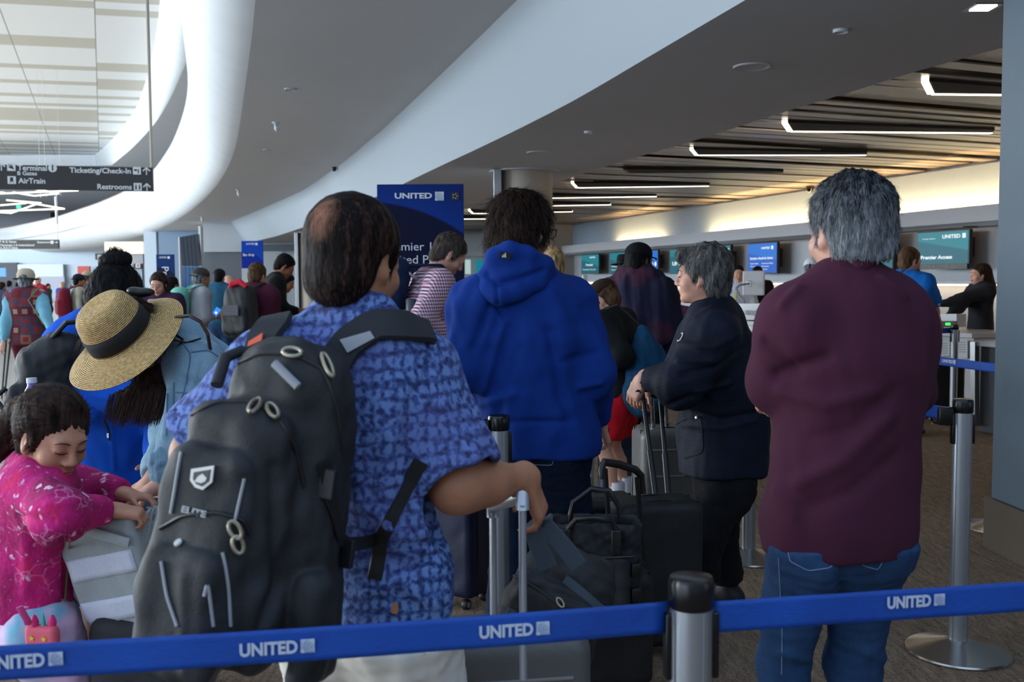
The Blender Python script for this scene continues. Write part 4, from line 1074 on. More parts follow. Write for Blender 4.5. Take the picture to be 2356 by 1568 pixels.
for pth in ([(418, 1040), (405, 1120), (395, 1180)], [(562, 1100), (552, 1150), (540, 1200)], [(512, 1270), (525, 1350), (530, 1440)], [(372, 1290), (385, 1370), (410, 1440)], [(470, 1370), (478, 1340), (485, 1400), (490, 1440)]):
    SB.cord(MB(), pth, .0028, .002).build('reflective_piping', m_refl, rB, True)
def zpull(x, y, x2, y2, root, S_, r=.0035, m=None, w=.008):
    p, n = S_.at(x, y, .008); q, n2 = S_.at(x2, y2, .010)
    if p is None or q is None: return
    t = unit(q - p); b = np.cross(t, n); L_ = np.linalg.norm(q - p)
    loop = [p + t * L_ * (.5 + .5 * math.cos(a)) + b * w * math.sin(a) for a in np.linspace(0, 2 * math.pi, 14)]
    MB().tube(loop, r, 8).build('zip_pull', m or m_zip, root, True)
zpull(532, 1200, 548, 1235, rB, SB); zpull(540, 1232, 550, 1270, rB, SB); zpull(596, 925, 580, 955, rB, SB); zpull(618, 935, 634, 968, rB, SB); zpull(738, 820, 758, 868, rB, SB); zpull(655, 812, 692, 818, rB, SB)
hb = MB(); p, n = SB.at(640, 838, .012); q, _ = SB.at(688, 890, .012); hb.tube([p, q], .0075, 12); hb.build('reflective_pull', m_refl, rB, True)
sh_ = MB(); SB.patch(sh_, [(443, 1078), (496, 1070), (492, 1108), (470, 1126), (452, 1120), (441, 1104)], .004, .001); sh_.build('badge', plain('badge_silver', L(186, 182, 176), .35, metal=.5), rB)
sh_ = MB(); SB.patch(sh_, [(451, 1085), (488, 1079), (485, 1106), (469, 1118), (456, 1112), (449, 1100)], .006, .001); sh_.build('badge_field', plain('badge_dark', L(60, 62, 66), .4), rB)
sh_ = MB(); SB.patch(sh_, [(454, 1106), (462, 1094), (472, 1088), (482, 1098), (478, 1106), (468, 1110)], .0075, .001); sh_.build('badge_mountain', plain('badge_silver', L(186, 182, 176), .35), rB)
p, n = SB.at(447, 1177, .002); MB().text('ELITE', p, bx, np.cross(n, bx) if np.dot(np.cross(n, bx), UP) > 0 else -np.cross(n, bx), .014, .0006, .04, 1.5, 'CENTER').build('stitched_word', m_refl, rB)
p, n = SB.at(412, 1250, .002); MB().lathe(p, [(.0075, 0), (.0068, .003), (0, .0035)], 16, n).build('port_button', plain('pale_button', L(190, 196, 196), .4), rB, True)
# straps
st = MB(); Ssh = Surf(shirtA)
def strap(S_, pix, w, name, m, root, th=.006, lift=.004, head=None, tail=None):
    p, N = S_.pts(pix, lift, 8); p = list(p); N = list(N)
    if head is not None: p = [head] + p; N = [N[0]] + N
    if tail is not None: p = p + [tail]; N = N + [N[-1]]
    p = np.array(p)
    for _ in range(3): p[1:-1] = (p[:-2] + 2 * p[1:-1] + p[2:]) / 4
    mb = MB(); ribbon(mb, p, N, w, th); return mb.build(name, m, root, True)
strap(Ssh, [(760, 850), (800, 790), (860, 750), (930, 752), (985, 772)], .062, 'shoulder_strap', m_mesh, rB, .010, .008, head=B(.09, .02, .26))
strap(Ssh, [(600, 830), (610, 780), (640, 742)], .06, 'shoulder_strap', m_mesh, rB, .010, .008, head=B(-.06, .0, .24))
q = MB(); Ssh2 = Surf(*[o for o in bpy.data.objects if o.parent is rB and o.name.startswith('shoulder_strap')])
SP = Surf(*[o for o in bpy.data.objects if o.parent is rB and o.name.startswith('shoulder_strap')])
q = MB(); 
try: SP.patch(q, [(782, 782), (852, 762), (862, 778), (800, 812)], .003, .001); q.build('strap_panel', m_refl, rB)
except Exception as e: print('panel', e)
q = MB()
try: SP.patch(q, [(574, 788), (607, 768), (604, 785), (572, 800)], .004, .001); q.build('strap_label', plain('orange_label', L(226, 96, 66), .6), rB)
except Exception as e: print('label', e)
strap(Ssh, [(968, 1060), (930, 1130), (880, 1230), (862, 1330)], .028, 'side_strap', m_black, rB, .003, .004)
strap(SB, [(742, 1060), (760, 1160), (790, 1270)], .026, 'side_strap', m_black, rB, .003, .004, tail=P(868, 1240, 1.84))
for (x, y) in ((744, 1112), (784, 1268)):
    p, n = SB.at(x, y, .008)
    if p is not None: MB().box(p, V(.018, .006, .026), RB, bev=.003).build('buckle', m_black, rB)
hl = MB(); hl.tube([B(-.05, .01, .27), B(-.09, .03, .285), B(-.10, .06, .27), B(-.085, .09, .22)], .011, 10); hl.build('grab_handle', m_mesh, rB, True)

# ---------------------------------------------------------------- man in the burgundy polo
J = std(P(1925, 1568, 2.36), -6, 1.67, hp=4, hy=-12, stance=.10)
J.update(pel=P(1930, 1200, 2.36), waist=P(1950, 1040, 2.36), chest=P(1958, 850, 2.37), neck=P(1955, 665, 2.37), hc=P(1948, 530, 2.39), sl=P(1838, 742, 2.36), sr=P(2058, 738, 2.40), el=P(1790, 868, 2.40), er=P(2080, 890, 2.46), wl=P(1950, 850, 2.62), wr=P(1792, 862, 2.56), hs=.98)
J['k'] = .96; J['up'] = UP; manB = J
r = thing('person', 'grey-haired man in a burgundy polo shirt and jeans, arms folded, back to us', 'person', (J['pel'][0], J['pel'][1], 0))
body(J, sk_fair, r, hh=.0045, arm=1.1, hspec=(dict(curl=.3), dict(d=V(-.45, -.55, -.55), n=V(.5, .3, -.6), curl=.75)))
def ex(s, T, R, k):
    s.ell(T(0, -.035, .052), V(.090, .098, .086) * k, R, k=.03); s.ell(T(0, -.07, -.02), V(.066, .043, .068) * k, R, k=.04)
T_B = HL(J)[0]
def flw(p): return np.stack([.5 * np.sin(p[:, 2] * 60), 0 * p[:, 0], np.cos(p[:, 0] * 40) * .2], 1)
hair(J, 'full', h_grey, r, .006, 15000, .028, .22, extra=ex, seed=4, grav=.72, amp=.006, nsize=.028, fuzz=.35, wid=.0009, tone=lambda p, T, k: np.clip(.58 - (p[:, 2] - T(0, 0, 0)[2]) * 4.0, .05, .7), cutp=[(T_B(0, -.08, -.078), V(0, .1, -1))], grav2=.5)
m_burg = cloth('burgundy_knit', L(70, 30, 50), nz=.1, weave=600, bump=.25, sheen=.0)
top(J, m_burg, r, t=.026, sleeve='long', hem=.075, h=.008, w=.93, d=1.0, fold=.005, collar=.075, cuff=.05, neckr=.066, seed=21, belly=.9, k=.07, name='polo_shirt', lowr=.166, wrists=.9,
    cr=[([P(1790, 860, 2.2), P(1850, 840, 2.2), P(1900, 820, 2.2)], .016, -.012), ([P(1800, 900, 2.2), P(1900, 930, 2.2), P(2010, 900, 2.2)], .02, .010), ([P(1840, 1110, 2.2), P(1940, 1060, 2.2), P(2040, 960, 2.2)], .022, .013), ([P(1850, 1170, 2.2), P(1960, 1130, 2.2), P(2060, 1050, 2.2)], .02, -.009), ([P(1870, 1010, 2.2), P(1970, 980, 2.2), P(2060, 900, 2.2)], .02, -.006),
        ([P(1790, 1130, 2.25), P(1830, 1180, 2.2)], .02, .010), ([P(1760, 790, 2.3), P(1830, 850, 2.25)], .014, -.012), ([P(1800, 700, 2.3), P(1835, 665, 2.3)], .012, .010), ([P(2030, 640, 2.3), P(2080, 680, 2.3)], .012, .010)])
col = SDF(.006, .012); u_ = unit(J['hc'] - J['neck'])
col.chain([J['neck'] - J['tf'] * .064 + u_ * .070 + J['tr'] * x * .075 + J['tf'] * (x * x) * .085 - u_ * (abs(x) * .01) for x in (-1, -.6, -.2, .2, .6, 1)], .022, sq=(J['tf'], .6))
smesh('collar', col, m_burg, r)
pj = pants(J, m_jeans, r, top_=-.04, t=.018, w=.92, fold=.006, legk=.82, h=.009, cr=[([P(1945, 1290, 2.2), P(1935, 1400, 2.2)], .02, -.014), ([P(1800, 1340, 2.2), P(1880, 1380, 2.2)], .015, .007), ([P(1975, 1400, 2.2), P(2060, 1430, 2.2)], .015, .007), ([P(1800, 1500, 2.3), P(1880, 1520, 2.2)], .014, .008), ([P(1990, 1500, 2.3), P(2080, 1530, 2.2)], .014, .008)])
SJ = Surf(pj); stc = plain('stitching', L(120, 142, 170), .8)
q = MB()
for pth in ([(1812, 1262), (1818, 1290), (1860, 1312), (1912, 1305), (1932, 1260)], [(1965, 1255), (1985, 1300), (2020, 1310), (2050, 1255)], [(1790, 1250), (1795, 1350), (1800, 1460), (1798, 1550)]): SJ.cord(q, pth, .0011, .0008, 10, 5)
q.build('seam_stitching', stc, r)
shoes(J, m_shoe, r)

# ---------------------------------------------------------------- man in the blue hoodie
J = std(P(1230, 1480, 3.66), 14, 1.75, hp=6, hy=28, stance=.12)
J.update(pel=P(1243, 1010, 3.68), waist=P(1222, 915, 3.67), chest=P(1200, 780, 3.66), neck=P(1195, 645, 3.66), hc=P(1207, 530, 3.70), sl=P(1108, 702, 3.60), sr=P(1298, 700, 3.72), el=P(1082, 838, 3.62), er=P(1352, 850, 3.66), wl=P(1150, 880, 3.95), wr=P(1382, 965, 3.80), hs=1.04)
J['k'] = 1.0; J['up'] = UP; manC = J
r = thing('person', 'dark-haired man in a bright blue hooded sweatshirt and jeans, seen from behind', 'person', (J['pel'][0], J['pel'][1], 0))
body(J, sk_fair, r, hh=.0055, hspec=({}, dict(d=V(.25, .25, -.8), n=V(-.8, .1, -.5), curl=.8)))
def ex(s, T, R, k):
    s.ell(T(0, -.03, .05), V(.096, .106, .088) * k, R, k=.03); s.ell(T(0, -.078, -.045), V(.084, .05, .085) * k, R, k=.05); s.ell(T(-.04, -.09, -.085), V(.03, .025, .03) * k, R, k=.03)
hair(J, 'full', h_dbrown, r, .007, 12000, .06, .28, extra=ex, seed=6, grav=.75, amp=.008, nsize=.04, fuzz=.4, curl=.5)
m_royal = cloth('royal_fleece', L(10, 50, 128), nz=.08, weave=420, bump=.3)
T, R, k = HL(J)
def hoodx(s):
    n0 = J['neck']; tb = -J['tf']; rr = J['tr']
    s.chain([n0 + rr * x * .105 + tb * (.062 - .12 * x * x) + UP * (.055 - .03 * x * x) for x in (-1, -.5, 0, .5, 1)], .036, k=.02)
hood = top(J, m_royal, r, t=.040, sleeve='long', hem=.055, h=.009, w=1.06, d=1.05, fold=.010, cuff=.045, upper=.07, seed=31, extra=hoodx, name='hoodie', k=.06, lowr=.158,
    cr=[([P(1160, 740, 3.5), P(1110, 900, 3.5)], .02, .018), ([P(1190, 800, 3.5), P(1150, 950, 3.5)], .02, -.008), ([P(1265, 760, 3.5), P(1290, 900, 3.5), P(1310, 960, 3.5)], .02, -.02), ([P(1300, 830, 3.6), P(1375, 810, 3.6)], .016, -.010), ([P(1330, 890, 3.6), P(1380, 880, 3.6)], .014, .012),
        ([P(1130, 700, 3.5), P(1090, 800, 3.5)], .015, -.014), ([P(1110, 930, 3.5), P(1180, 905, 3.5)], .018, .014), ([P(1170, 970, 3.5), P(1320, 968, 3.55)], .008, -.010), ([P(1140, 660, 3.5), P(1180, 640, 3.5), P(1240, 650, 3.5)], .012, -.010), ([P(1130, 675, 3.5), P(1160, 730, 3.5)], .01, -.012)])
s = SDF(.007, .03); yh = 3.53
s.chain([P(1128, 625, 3.56), P(1140, 592, yh), P(1175, 580, yh - .01), P(1215, 588, yh), P(1250, 612, yh + .04), P(1266, 632, yh + .10)], [.028, .032, .034, .034, .032, .026])
s.chain([P(1112, 640, 3.54), P(1128, 668, yh - .02), P(1148, 680, yh - .03), P(1190, 668, yh - .02), P(1235, 648, yh + .02), P(1262, 635, yh + .07)], [.026, .032, .036, .034, .03, .024])
s.ell(P(1165, 632, yh + .01), V(.085, .05, .062)); s.ell(P(1205, 628, yh + .02), V(.08, .05, .055))
hd_ = smesh('hood', s, m_royal, r, fold=[(.09, .005, (1.6, 1, 1), 3)], cr=[([P(1120, 632, 3.4), P(1150, 652, 3.4), P(1200, 640, 3.4), P(1250, 622, 3.4)], .010, -.012), ([P(1146, 700, 3.4), P(1142, 655, 3.4)], .006, -.010)])
SH = Surf(hood, hd_); q = MB(); SH.patch(q, [(1150, 577), (1177, 582), (1174, 596), (1147, 592)], .004, .002); q.build('neck_label', m_black, r)
q = MB(); SQ = Surf([o for o in bpy.data.objects if o.parent is r and o.name.startswith('neck_label')][0])
for i, hgt in enumerate((3, 6, 9)):
    x = 1155.5 + i * 3.4; 
    try: SQ.patch(q, [(x, 591), (x + 2.6, 591.6), (x + 2.6 - 1, 590 - hgt), (x - .6, 590.5 - hgt)], .002, .001)
    except Exception: pass
try: SQ.patch(q, [(1154, 593), (1167, 594.5), (1167, 595.8), (1154, 594.2)], .002, .001)
except Exception: pass
q.build('label_mark', plain('label_white', L(220, 222, 226), .6), r)
q = MB(); zc_ = T(0, .1, .006)
for sg in (-1, 1):
    q.tube([T(sg * .014, .112, .014), T(sg * .014, .11, -.012), T(sg * .04, .108, -.017), T(sg * .066, .095, -.008), T(sg * .068, .095, .014), T(sg * .04, .11, .018), T(sg * .014, .112, .014)], .0022, 6); q.tube([T(sg * .068, .095, .01), T(sg * .082, .0, .004)], .0022, 6)
q.build('glasses', m_black, r, True)
pj = pants(J, m_jeans_d, r, top_=-.03, t=.018, w=1.02, fold=.006, legk=1.15, h=.011)
SJ = Surf(pj); q = MB()
for pth in ([(1180, 1030), (1186, 1065), (1225, 1068), (1272, 1070), (1276, 1025)], [(1182, 1038), (1215, 1045), (1228, 1050), (1245, 1042), (1272, 1036)]): SJ.cord(q, pth, .0016, .001, 8, 5)
q.build('seam_stitching', stc, r); shoes(J, m_shoe, r)

# ---------------------------------------------------------------- man in the navy jacket, leaning on his case
J = std(P(1650, 1385, 4.25), -62, 1.68, hp=2, hy=-10, stance=.09)
J.update(pel=P(1665, 1075, 4.25), waist=P(1668, 985, 4.25), chest=P(1650, 850, 4.22), neck=P(1638, 722, 4.20), hc=P(1612, 634, 4.20), sl=P(1640, 775, 4.02), sr=P(1625, 765, 4.38), el=P(1565, 882, 3.98), er=P(1560, 880, 4.36), wl=P(1480, 868, 4.08), wr=P(1486, 885, 4.28), hs=.97)
J['k'] = .98; J['up'] = unit(J['neck'] - J['pel']); manD = J
J['ar'] = P(1675, 1400, 4.30); J['ar'][2] = .085; J['al'] = P(1612, 1375, 4.05); J['al'][2] = .16
J['kl'] = P(1620, 1240, 4.10); J['kr'] = P(1650, 1220, 4.25); J['hl'] = J['pel'] + V(-.02, -.08, -.05); J['hr'] = J['pel'] + V(.02, .09, -.05)
r = thing('person', 'grey-haired man in a navy field jacket and black trousers leaning on a luggage handle', 'person', (J['pel'][0], J['pel'][1], 0))
body(J, sk_fair, r, hh=.0055, hspec=(dict(d=V(-.45, .1, -.9), n=V(.6, .5, -.2), curl=.45), dict(d=V(-.3, -.8, -.5), n=V(.3, 0, -.9), curl=.6)))
face_bits(J, r, closed=True, brow=L(70, 66, 64))
def ex(s, T, R, k):
    s.ell(T(0, -.035, .055), V(.090, .102, .086) * k, R, k=.03); s.ell(T(0, -.072, -.03), V(.074, .048, .078) * k, R, k=.05); s.cap(T(-.04, .07, .098), T(.04, .07, .098), .024 * k, k=.03)
hair(J, 'full', h_salt, r, .006, 12000, .032, .2, extra=ex, seed=9, grav=.7, amp=.006, nsize=.035, fuzz=.35)
m_navy = NT('navy_shell'); v_ = m_navy.coord(); m_navy.base(m_navy.ramp(m_navy.noise(v_, 9, 3), [(.3, L(11, 17, 31)), (.7, L(20, 28, 46))])); m_navy.b.inputs['Specular IOR Level'].default_value = .2; m_navy.set(Roughness=.72); m_navy.bump(m_navy.math('ADD', m_navy.noise(m_navy.coord((1, 1, 3)), 16, 4, .6), m_navy.math('MULTIPLY', m_navy.noise(v_, 500, 2), .15)), .3, .012); m_navy = m_navy.m
def jx(s):
    s.ell(J['pel'] + V(.01, 0, .02), V(.175, .16, .16), k=.06); s.cap(J['waist'] + V(.03, 0, 0), J['chest'] + V(.06, 0, 0), .16, .15, k=.06)
jk = top(J, m_navy, r, t=.036, sleeve='long', hem=.02, h=.009, w=1.06, d=1.12, fold=.007, cuff=.05, upper=.075, seed=41, collar=.085, neckr=.072, k=.06, name='field_jacket', extra=jx, belly=.8,
    cr=[([P(1560, 790, 3.9), P(1640, 800, 3.9), P(1700, 770, 3.95)], .012, .008), ([P(1560, 830, 3.9), P(1640, 830, 3.9)], .012, .010), ([P(1570, 860, 3.9), P(1650, 845, 3.9), P(1710, 800, 3.9)], .014, -.012), ([P(1600, 900, 3.9), P(1680, 880, 3.95)], .012, .010), ([P(1580, 945, 3.95), P(1660, 965, 3.95), P(1740, 950, 4.0)], .014, -.014), ([P(1570, 975, 3.95), P(1660, 985, 3.95), P(1740, 965, 4.0)], .012, .008), ([P(1590, 910, 3.9), P(1540, 930, 3.95)], .012, -.010)])
SK = Surf(jk); q = MB(); SK.cord(q, [(1556, 975), (1580, 962), (1612, 958), (1616, 985), (1618, 1040), (1575, 1054)], .004, .0, 6, 6)
if q.v: q.build('flap_pocket', m_navy, r, True)
q = MB(); p, n = SK.at(1566, 776, .001)
if p is not None:
    MB().lathe(p, [(.022, 0), (.021, .003), (0, .004)], 20, n).build('sleeve_patch', plain('patch_white', L(206, 204, 200), .6), r); MB().lathe(p + n * .0025, [(.015, 0), (.015, .003), (.010, .003), (.010, .0028), (0, .0028)], 20, n).build('patch_ring', m_navy, r)
for (x, y) in ((1606, 960), (1562, 742)):
    p, n = SK.at(x, y, .010); 
    if p is not None: MB().lathe(p, [(.007, 0), (.006, .003), (0, .004)], 12, n).build('snap_button', m_steel, r)
pants(J, m_blackdenim, r, t=.018, w=1.0, fold=.006, legk=1.1, h=.011, hemz=.06)
shoes(J, m_shoe, r, m_sole, lr='r')
s = SDF(.007, .02); a = J['al']; s.cap(a + V(.01, 0, -.02), a + V(.0, 0, -.12), .045, .042, sq=(V(1, 0, .2), .8)); s.cap(a + V(.0, 0, -.12), a + V(-.06, 0, -.125), .035, .03)
smesh('shoe', s, m_sole, r)
# ================================================================== LEFT GROUP
m_fleece = cloth('blue_fleece', L(18, 84, 196), nz=.07, weave=420, bump=.25)
# ---- woman with the bun
J = std(P(250, 1400, 3.75), -20, 1.62, hp=30, hy=5, stance=.1)
J.update(pel=P(285, 1115, 3.72), waist=P(262, 985, 3.66), chest=P(245, 855, 3.60), neck=P(255, 745, 3.55), hc=P(270, 690, 3.52), sl=P(165, 790, 3.52), sr=P(345, 770, 3.66), el=P(140, 935, 3.42), er=P(372, 900, 3.70), wl=P(325, 905, 3.30), wr=P(360, 1060, 3.45), hs=.9)
J['k'] = .92; J['up'] = unit(J['neck'] - J['waist']); J['hf'] = unit(V(.12, .80, -.45)); J['hu'] = unit(V(.05, .42, .85))
r = thing('person', 'woman in a bright blue fleece with black hair in a high bun, back to us', 'person', (J['pel'][0], J['pel'][1], 0))
body(J, sk_fair, r, hh=.006)
def ex(s, T, R, k):
    s.ell(T(0, -.03, .045), V(.090, .104, .090) * k, R, k=.03); s.ell(T(0, -.06, -.03), V(.086, .055, .08) * k, R, k=.05)
    s.ell(T(.0, -.075, .128), V(.052, .05, .046) * k, R, k=.012)
hair(J, 'full', h_black, r, .006, 5000, .04, .05, extra=ex, seed=12, grav=.0, amp=.002, fuzz=.1, crown=(0, .05, -.1))
T, R, k = HL(J); s = SDF(.005, .008)
for i in range(5):
    a = i * 1.25; s.chain([T(.036 * math.cos(a + t), -.078 + .034 * math.sin(a + t), .135 + .022 * math.sin(1.5 * t + i)) for t in np.linspace(0, 3.4, 9)], [.010, .016, .019, .02, .021, .02, .019, .016, .010])
v, f = s.mesh(); v = laplace(v, f, 1); N = vnormals(v, f); v = v + N * (.0022 * wnoise(v, .012, 3, 6, an=(1, 1, 2)))[:, None]
o = obj_from('hair_bun', v, f, h_black, r, True); at = o.data.attributes.new('tone', 'FLOAT', 'POINT'); at.data.foreach_set('value', np.clip(.4 + .3 * wnoise(v, .02, 5), 0, 1).astype(np.float32))
top(J, m_fleece, r, t=.028, sleeve='long', hem=.005, h=.008, w=1.06, d=1.1, fold=.007, cuff=.045, collar=.085, neckr=.066, upper=.068, seed=51, name='fleece_jacket', lowr=.17,
    cr=[([P(180, 930, 3.3), P(250, 960, 3.3), P(350, 950, 3.4)], .012, -.012), ([P(190, 900, 3.3), P(300, 930, 3.3)], .012, .008), ([P(255, 960, 3.4), P(262, 1080, 3.5)], .006, .005), ([P(150, 850, 3.4), P(210, 880, 3.4)], .014, -.008)])
JQ = Surf(bpy.data.objects['fleece_jacket']); q = MB(); JQ.cord(q, [(240, 968), (250, 990), (252, 1012)], .0035, .001); q.build('pocket_zip', m_black, r, True)
p_, n_ = JQ.at(250, 1000, .004)
if p_ is not None: MB().box(p_, (.004, .004, .009), None, .001).build('zip_pull', m_steel, r)
a_ = PZ(212, 1442, 0); J['al'] = V(a_[0], a_[1], .085); J['kl'] = ik(J['hl'], J['al'], .40, .40, J['f'])
pants(J, m_blackdenim, r, t=.014, h=.013); shoes(J, m_shoe, r, plain('sole_white', L(196, 196, 194), .7))
# ---- her black backpack on the left shoulder with a bottle
bc = P(102, 872, 3.34); rb_ = thing('backpack', 'black backpack hanging behind the arm of the woman with the bun, bottle in its side', 'backpack', bc)
s = SDF(.009, .03); s.box(bc, V(.085, .08, .11), rotz(.5), r=.055); s.box(bc + V(-.02, -.06, -.07), V(.075, .05, .06), rotz(.5), r=.035, k=.012); s.ell(bc + V(.05, .02, .10), V(.08, .07, .06), k=.05)
smesh('pack_body', s, m_nylon, rb_, fold=[(.06, .005, (1, 1, 1), 4)])
q = MB(); q.tube([bc + V(-.09, -.08, -.02), bc + V(-.115, -.10, -.05), bc + V(-.09, -.10, -.09)], .008, 8); q.build('strap', m_black, rb_, True)
MB().tube([bc + V(.03, -.02, .13), bc + V(.08, .0, .19), bc + V(.16, .06, .20)], [.02, .024, .02], 10, flat=.4).build('shoulder_strap', m_nylon, rb_, True)
bt = P(74, 905, 3.19); o = MB().lathe(bt - UP * .05, [(.02, 0), (.022, .01), (.022, .06), (.014, .075), (.014, .085)], 20).build('water_bottle', plain('purple_bottle', L(118, 96, 176), .3), smooth=True); tag(o, 'small purple bottle with a white cap in the side pocket of the black backpack', 'bottle')
MB().lathe(bt + UP * .035, [(.016, 0), (.016, .016), (0, .017)], 20).build('bottle_cap', plain('cap_white', L(210, 214, 222), .4), o, True).location = (0, 0, 0)

# ---- woman in straw hat and denim jacket, bending over the bag
J = std(P(420, 1500, 3.25), -100, 1.62, stance=.1)
J.update(pel=P(545, 1120, 3.25), waist=P(500, 1000, 3.22), chest=P(450, 880, 3.18), neck=P(396, 785, 3.10), hc=P(296, 780, 2.98), sl=P(452, 845, 2.98), sr=P(425, 795, 3.28), el=P(430, 1000, 2.86), er=P(400, 980, 3.2), wl=P(362, 1120, 2.78), wr=P(345, 1110, 2.95), hs=.96)
J['k'] = .92; J['up'] = unit(J['neck'] - J['waist']); J['f'], J['r'] = FR(-80); J['tf'], J['tr'] = FR(-90); J['tfu'] = unit(J['tf'] - J['up'] * np.dot(J['tf'], J['up']))
J['hf'] = unit(V(-.42, -.30, -.82)); J['hu'] = unit(V(-.62, .05, .62)); J['hu'] = unit(J['hu'] - J['hf'] * np.dot(J['hu'], J['hf']))
r = thing('person', 'woman in a faded denim jacket, face hidden by her hat, bending over the grey tote', 'person', (J['pel'][0], J['pel'][1], 0))
body(J, sk_fair, r, hh=.005, fem=True, arm=.9, hspec=(dict(d=V(-.9, .1, -.35), n=V(-.2, .2, -1), curl=.5), dict(d=V(-.8, -.2, -.5), n=V(-.2, .2, -1), curl=.55)))
T, R, k = HL(J)
def ex(s, T, R, k): s.ell(T(0, -.04, .0), V(.088, .08, .10) * k, R, k=.03)
hair(J, 'full', h_dbrown, r, .007, 3000, .10, .1, extra=ex, seed=15, grav=.8)
s = SDF(.006, .012); rs = random.Random(4)
for i in range(13):
    t = i / 12; a = P(395 - 65 * t, 850 + 20 * t, 2.98 - .04 * t); m = P(395 - 90 * t + rs.uniform(-8, 8), 900, 2.93); b = P(396 - 140 * t + rs.uniform(-8, 8), 922 + rs.uniform(-20, 15) - 15 * t, 2.92)
    if i < 4: b = P(392 + rs.uniform(-6, 6), 890, 2.95)
    s.chain([a, m, b], [.020, .014, .004])
v, f = s.mesh(); v = laplace(v, f, 1); N = vnormals(v, f); v = v + N * (.003 * wnoise(v, .014, 3, 6, an=(1, 1, 5)))[:, None]
ns = 2600; rp_ = np.random.RandomState(3); pi = rp_.randint(0, len(f), ns); p0 = v[f[pi, 0]]; sd_ = rp_.randn(ns, 3); AA = []; 
for i in range(5):
    c = p0 + np.array([-.30, 0, -1.0]) * .075 * (i / 4) + sd_ * .004 * (i / 4) + N[f[pi, 0]] * .003
    w = .0009 * (1 - .7 * i / 4); AA.append(c + [w, 0, 0]); AA.append(c - [w, 0, 0])
AA = np.stack(AA, 1).reshape(-1, 3); b = (np.arange(ns) * 10)[:, None] + len(v); qs = np.concatenate([np.concatenate([b + 2 * i, b + 2 * i + 1, b + 2 * i + 3, b + 2 * i + 2], 1) for i in range(4)])
tn = np.concatenate([np.clip(.4 + .3 * wnoise(v, .02, 5), 0, 1), np.repeat(rp_.uniform(0, 1, ns), 10)])
o = obj_from('hair_lock', np.concatenate([v, AA]), np.concatenate([f, qs.astype(np.int32)]), h_dbrown, r, True); at = o.data.attributes.new('tone', 'FLOAT', 'POINT'); at.data.foreach_set('value', tn.astype(np.float32))
dj = top(J, m_denim_l, r, t=.022, sleeve='long', hem=-.0, h=.008, w=1.0, d=1.05, fold=.008, cuff=.042, upper=.062, seed=61, name='denim_jacket', collar=.05, neckr=.07, wrists=.9,
    cr=[([P(455, 830, 2.9), P(440, 900, 2.8), P(420, 960, 2.8)], .008, .007), ([P(420, 870, 2.9), P(500, 900, 2.9)], .012, -.009), ([P(470, 900, 2.9), P(450, 990, 2.8)], .012, .010), ([P(390, 900, 2.9), P(380, 1000, 2.8)], .012, .009)])
SD = Surf(dj); q = MB(); stl = plain('denim_thread', L(86, 116, 140), .8)
for pth in ([(420, 790), (440, 815), (425, 900), (400, 950)], [(440, 810), (480, 805), (515, 830)], [(380, 900), (440, 905)], [(385, 905), (383, 1000)], [(400, 880), (398, 960)]): SD.cord(q, pth, .0022, .001)
if q.v: q.build('seam_stitching', stl, r)
pants(J, m_jeans_d, r, h=.014); shoes(J, m_shoe, r)
cuf = SDF(.006, .01); cw = P(372, 1075, 2.80); cuf.cap(cw + V(.0, 0, .02), cw + V(.01, 0, -.02), .04, .045); smesh('cuff', cuf, m_denim_l, r, fold=[(.03, .004, (1, 1, 1), 3)])
# ---- straw hat
hx = thing('straw_hat', 'tan straw sun hat with a wide black ribbon on the bending woman', 'hat', J['hc'])
ua = unit(V(-.30, -.42, .62)); HC = P(272, 762, 2.90)      # crown axis
def hatmat():
    t = NT('straw'); v = t.coord(); s_ = t.n('VectorMath'); s_.operation = 'DOT_PRODUCT'; 
    w = t.n('Attribute'); w.attribute_name = 'ringv'; sn_ = t.math('SINE', t.math('MULTIPLY', w.outputs['Fac'], 6.2832))
    f = t.noise(v, 120, 3); g = t.noise(v, 8, 3)
    c = t.ramp(t.math('ADD', t.math('MULTIPLY', sn_, .30), f), [(.3, L(138, 100, 52)), (.52, L(200, 160, 96)), (.8, L(232, 202, 142))])
    t.base(c); t.set(Roughness=.8); t.bump(t.math('ADD', sn_, t.math('MULTIPLY', f, .5)), .55, .0025); return t.m
hz = ua; hxv = unit(np.cross(hz, V(0, 1, 0))); hyv = np.cross(hz, hxv)
def revolve(prof, name, m, ell=(1, 1), wav=0, th=None, parent=None, seg=96):
    V0 = []; n = len(prof); ring = []
    L_ = 0; pr = None
    for (rr_, hh) in prof:
        if pr: L_ += math.hypot(rr_ - pr[0], hh - pr[1])
        pr = (rr_, hh)
        for k_ in range(seg):
            w = 2 * math.pi * k_ / seg; dz = wav * (rr_ - .1) / .1 * (math.sin(2 * w + .6) * .6 + math.sin(3 * w) * .25) if rr_ > .1 else 0
            V0.append(HC + hxv * rr_ * math.cos(w) * ell[0] + hyv * rr_ * math.sin(w) * ell[1] + hz * (hh + dz)); ring.append(L_ * 200)
    F0 = [(i * seg + k_, i * seg + (k_ + 1) % seg, (i + 1) * seg + (k_ + 1) % seg, (i + 1) * seg + k_) for i in range(n - 1) for k_ in range(seg)]
    o = obj_from(name, V0, np.array(F0, np.int32), m, parent, True); at = o.data.attributes.new('ringv', 'FLOAT', 'POINT'); at.data.foreach_set('value', np.array(ring, np.float32)); return o
cp_ = [(0, .100), (.02, .101), (.04, .103), (.058, .102), (.072, .095), (.082, .082), (.088, .062), (.092, .04), (.094, .01), (.096, -.012)]
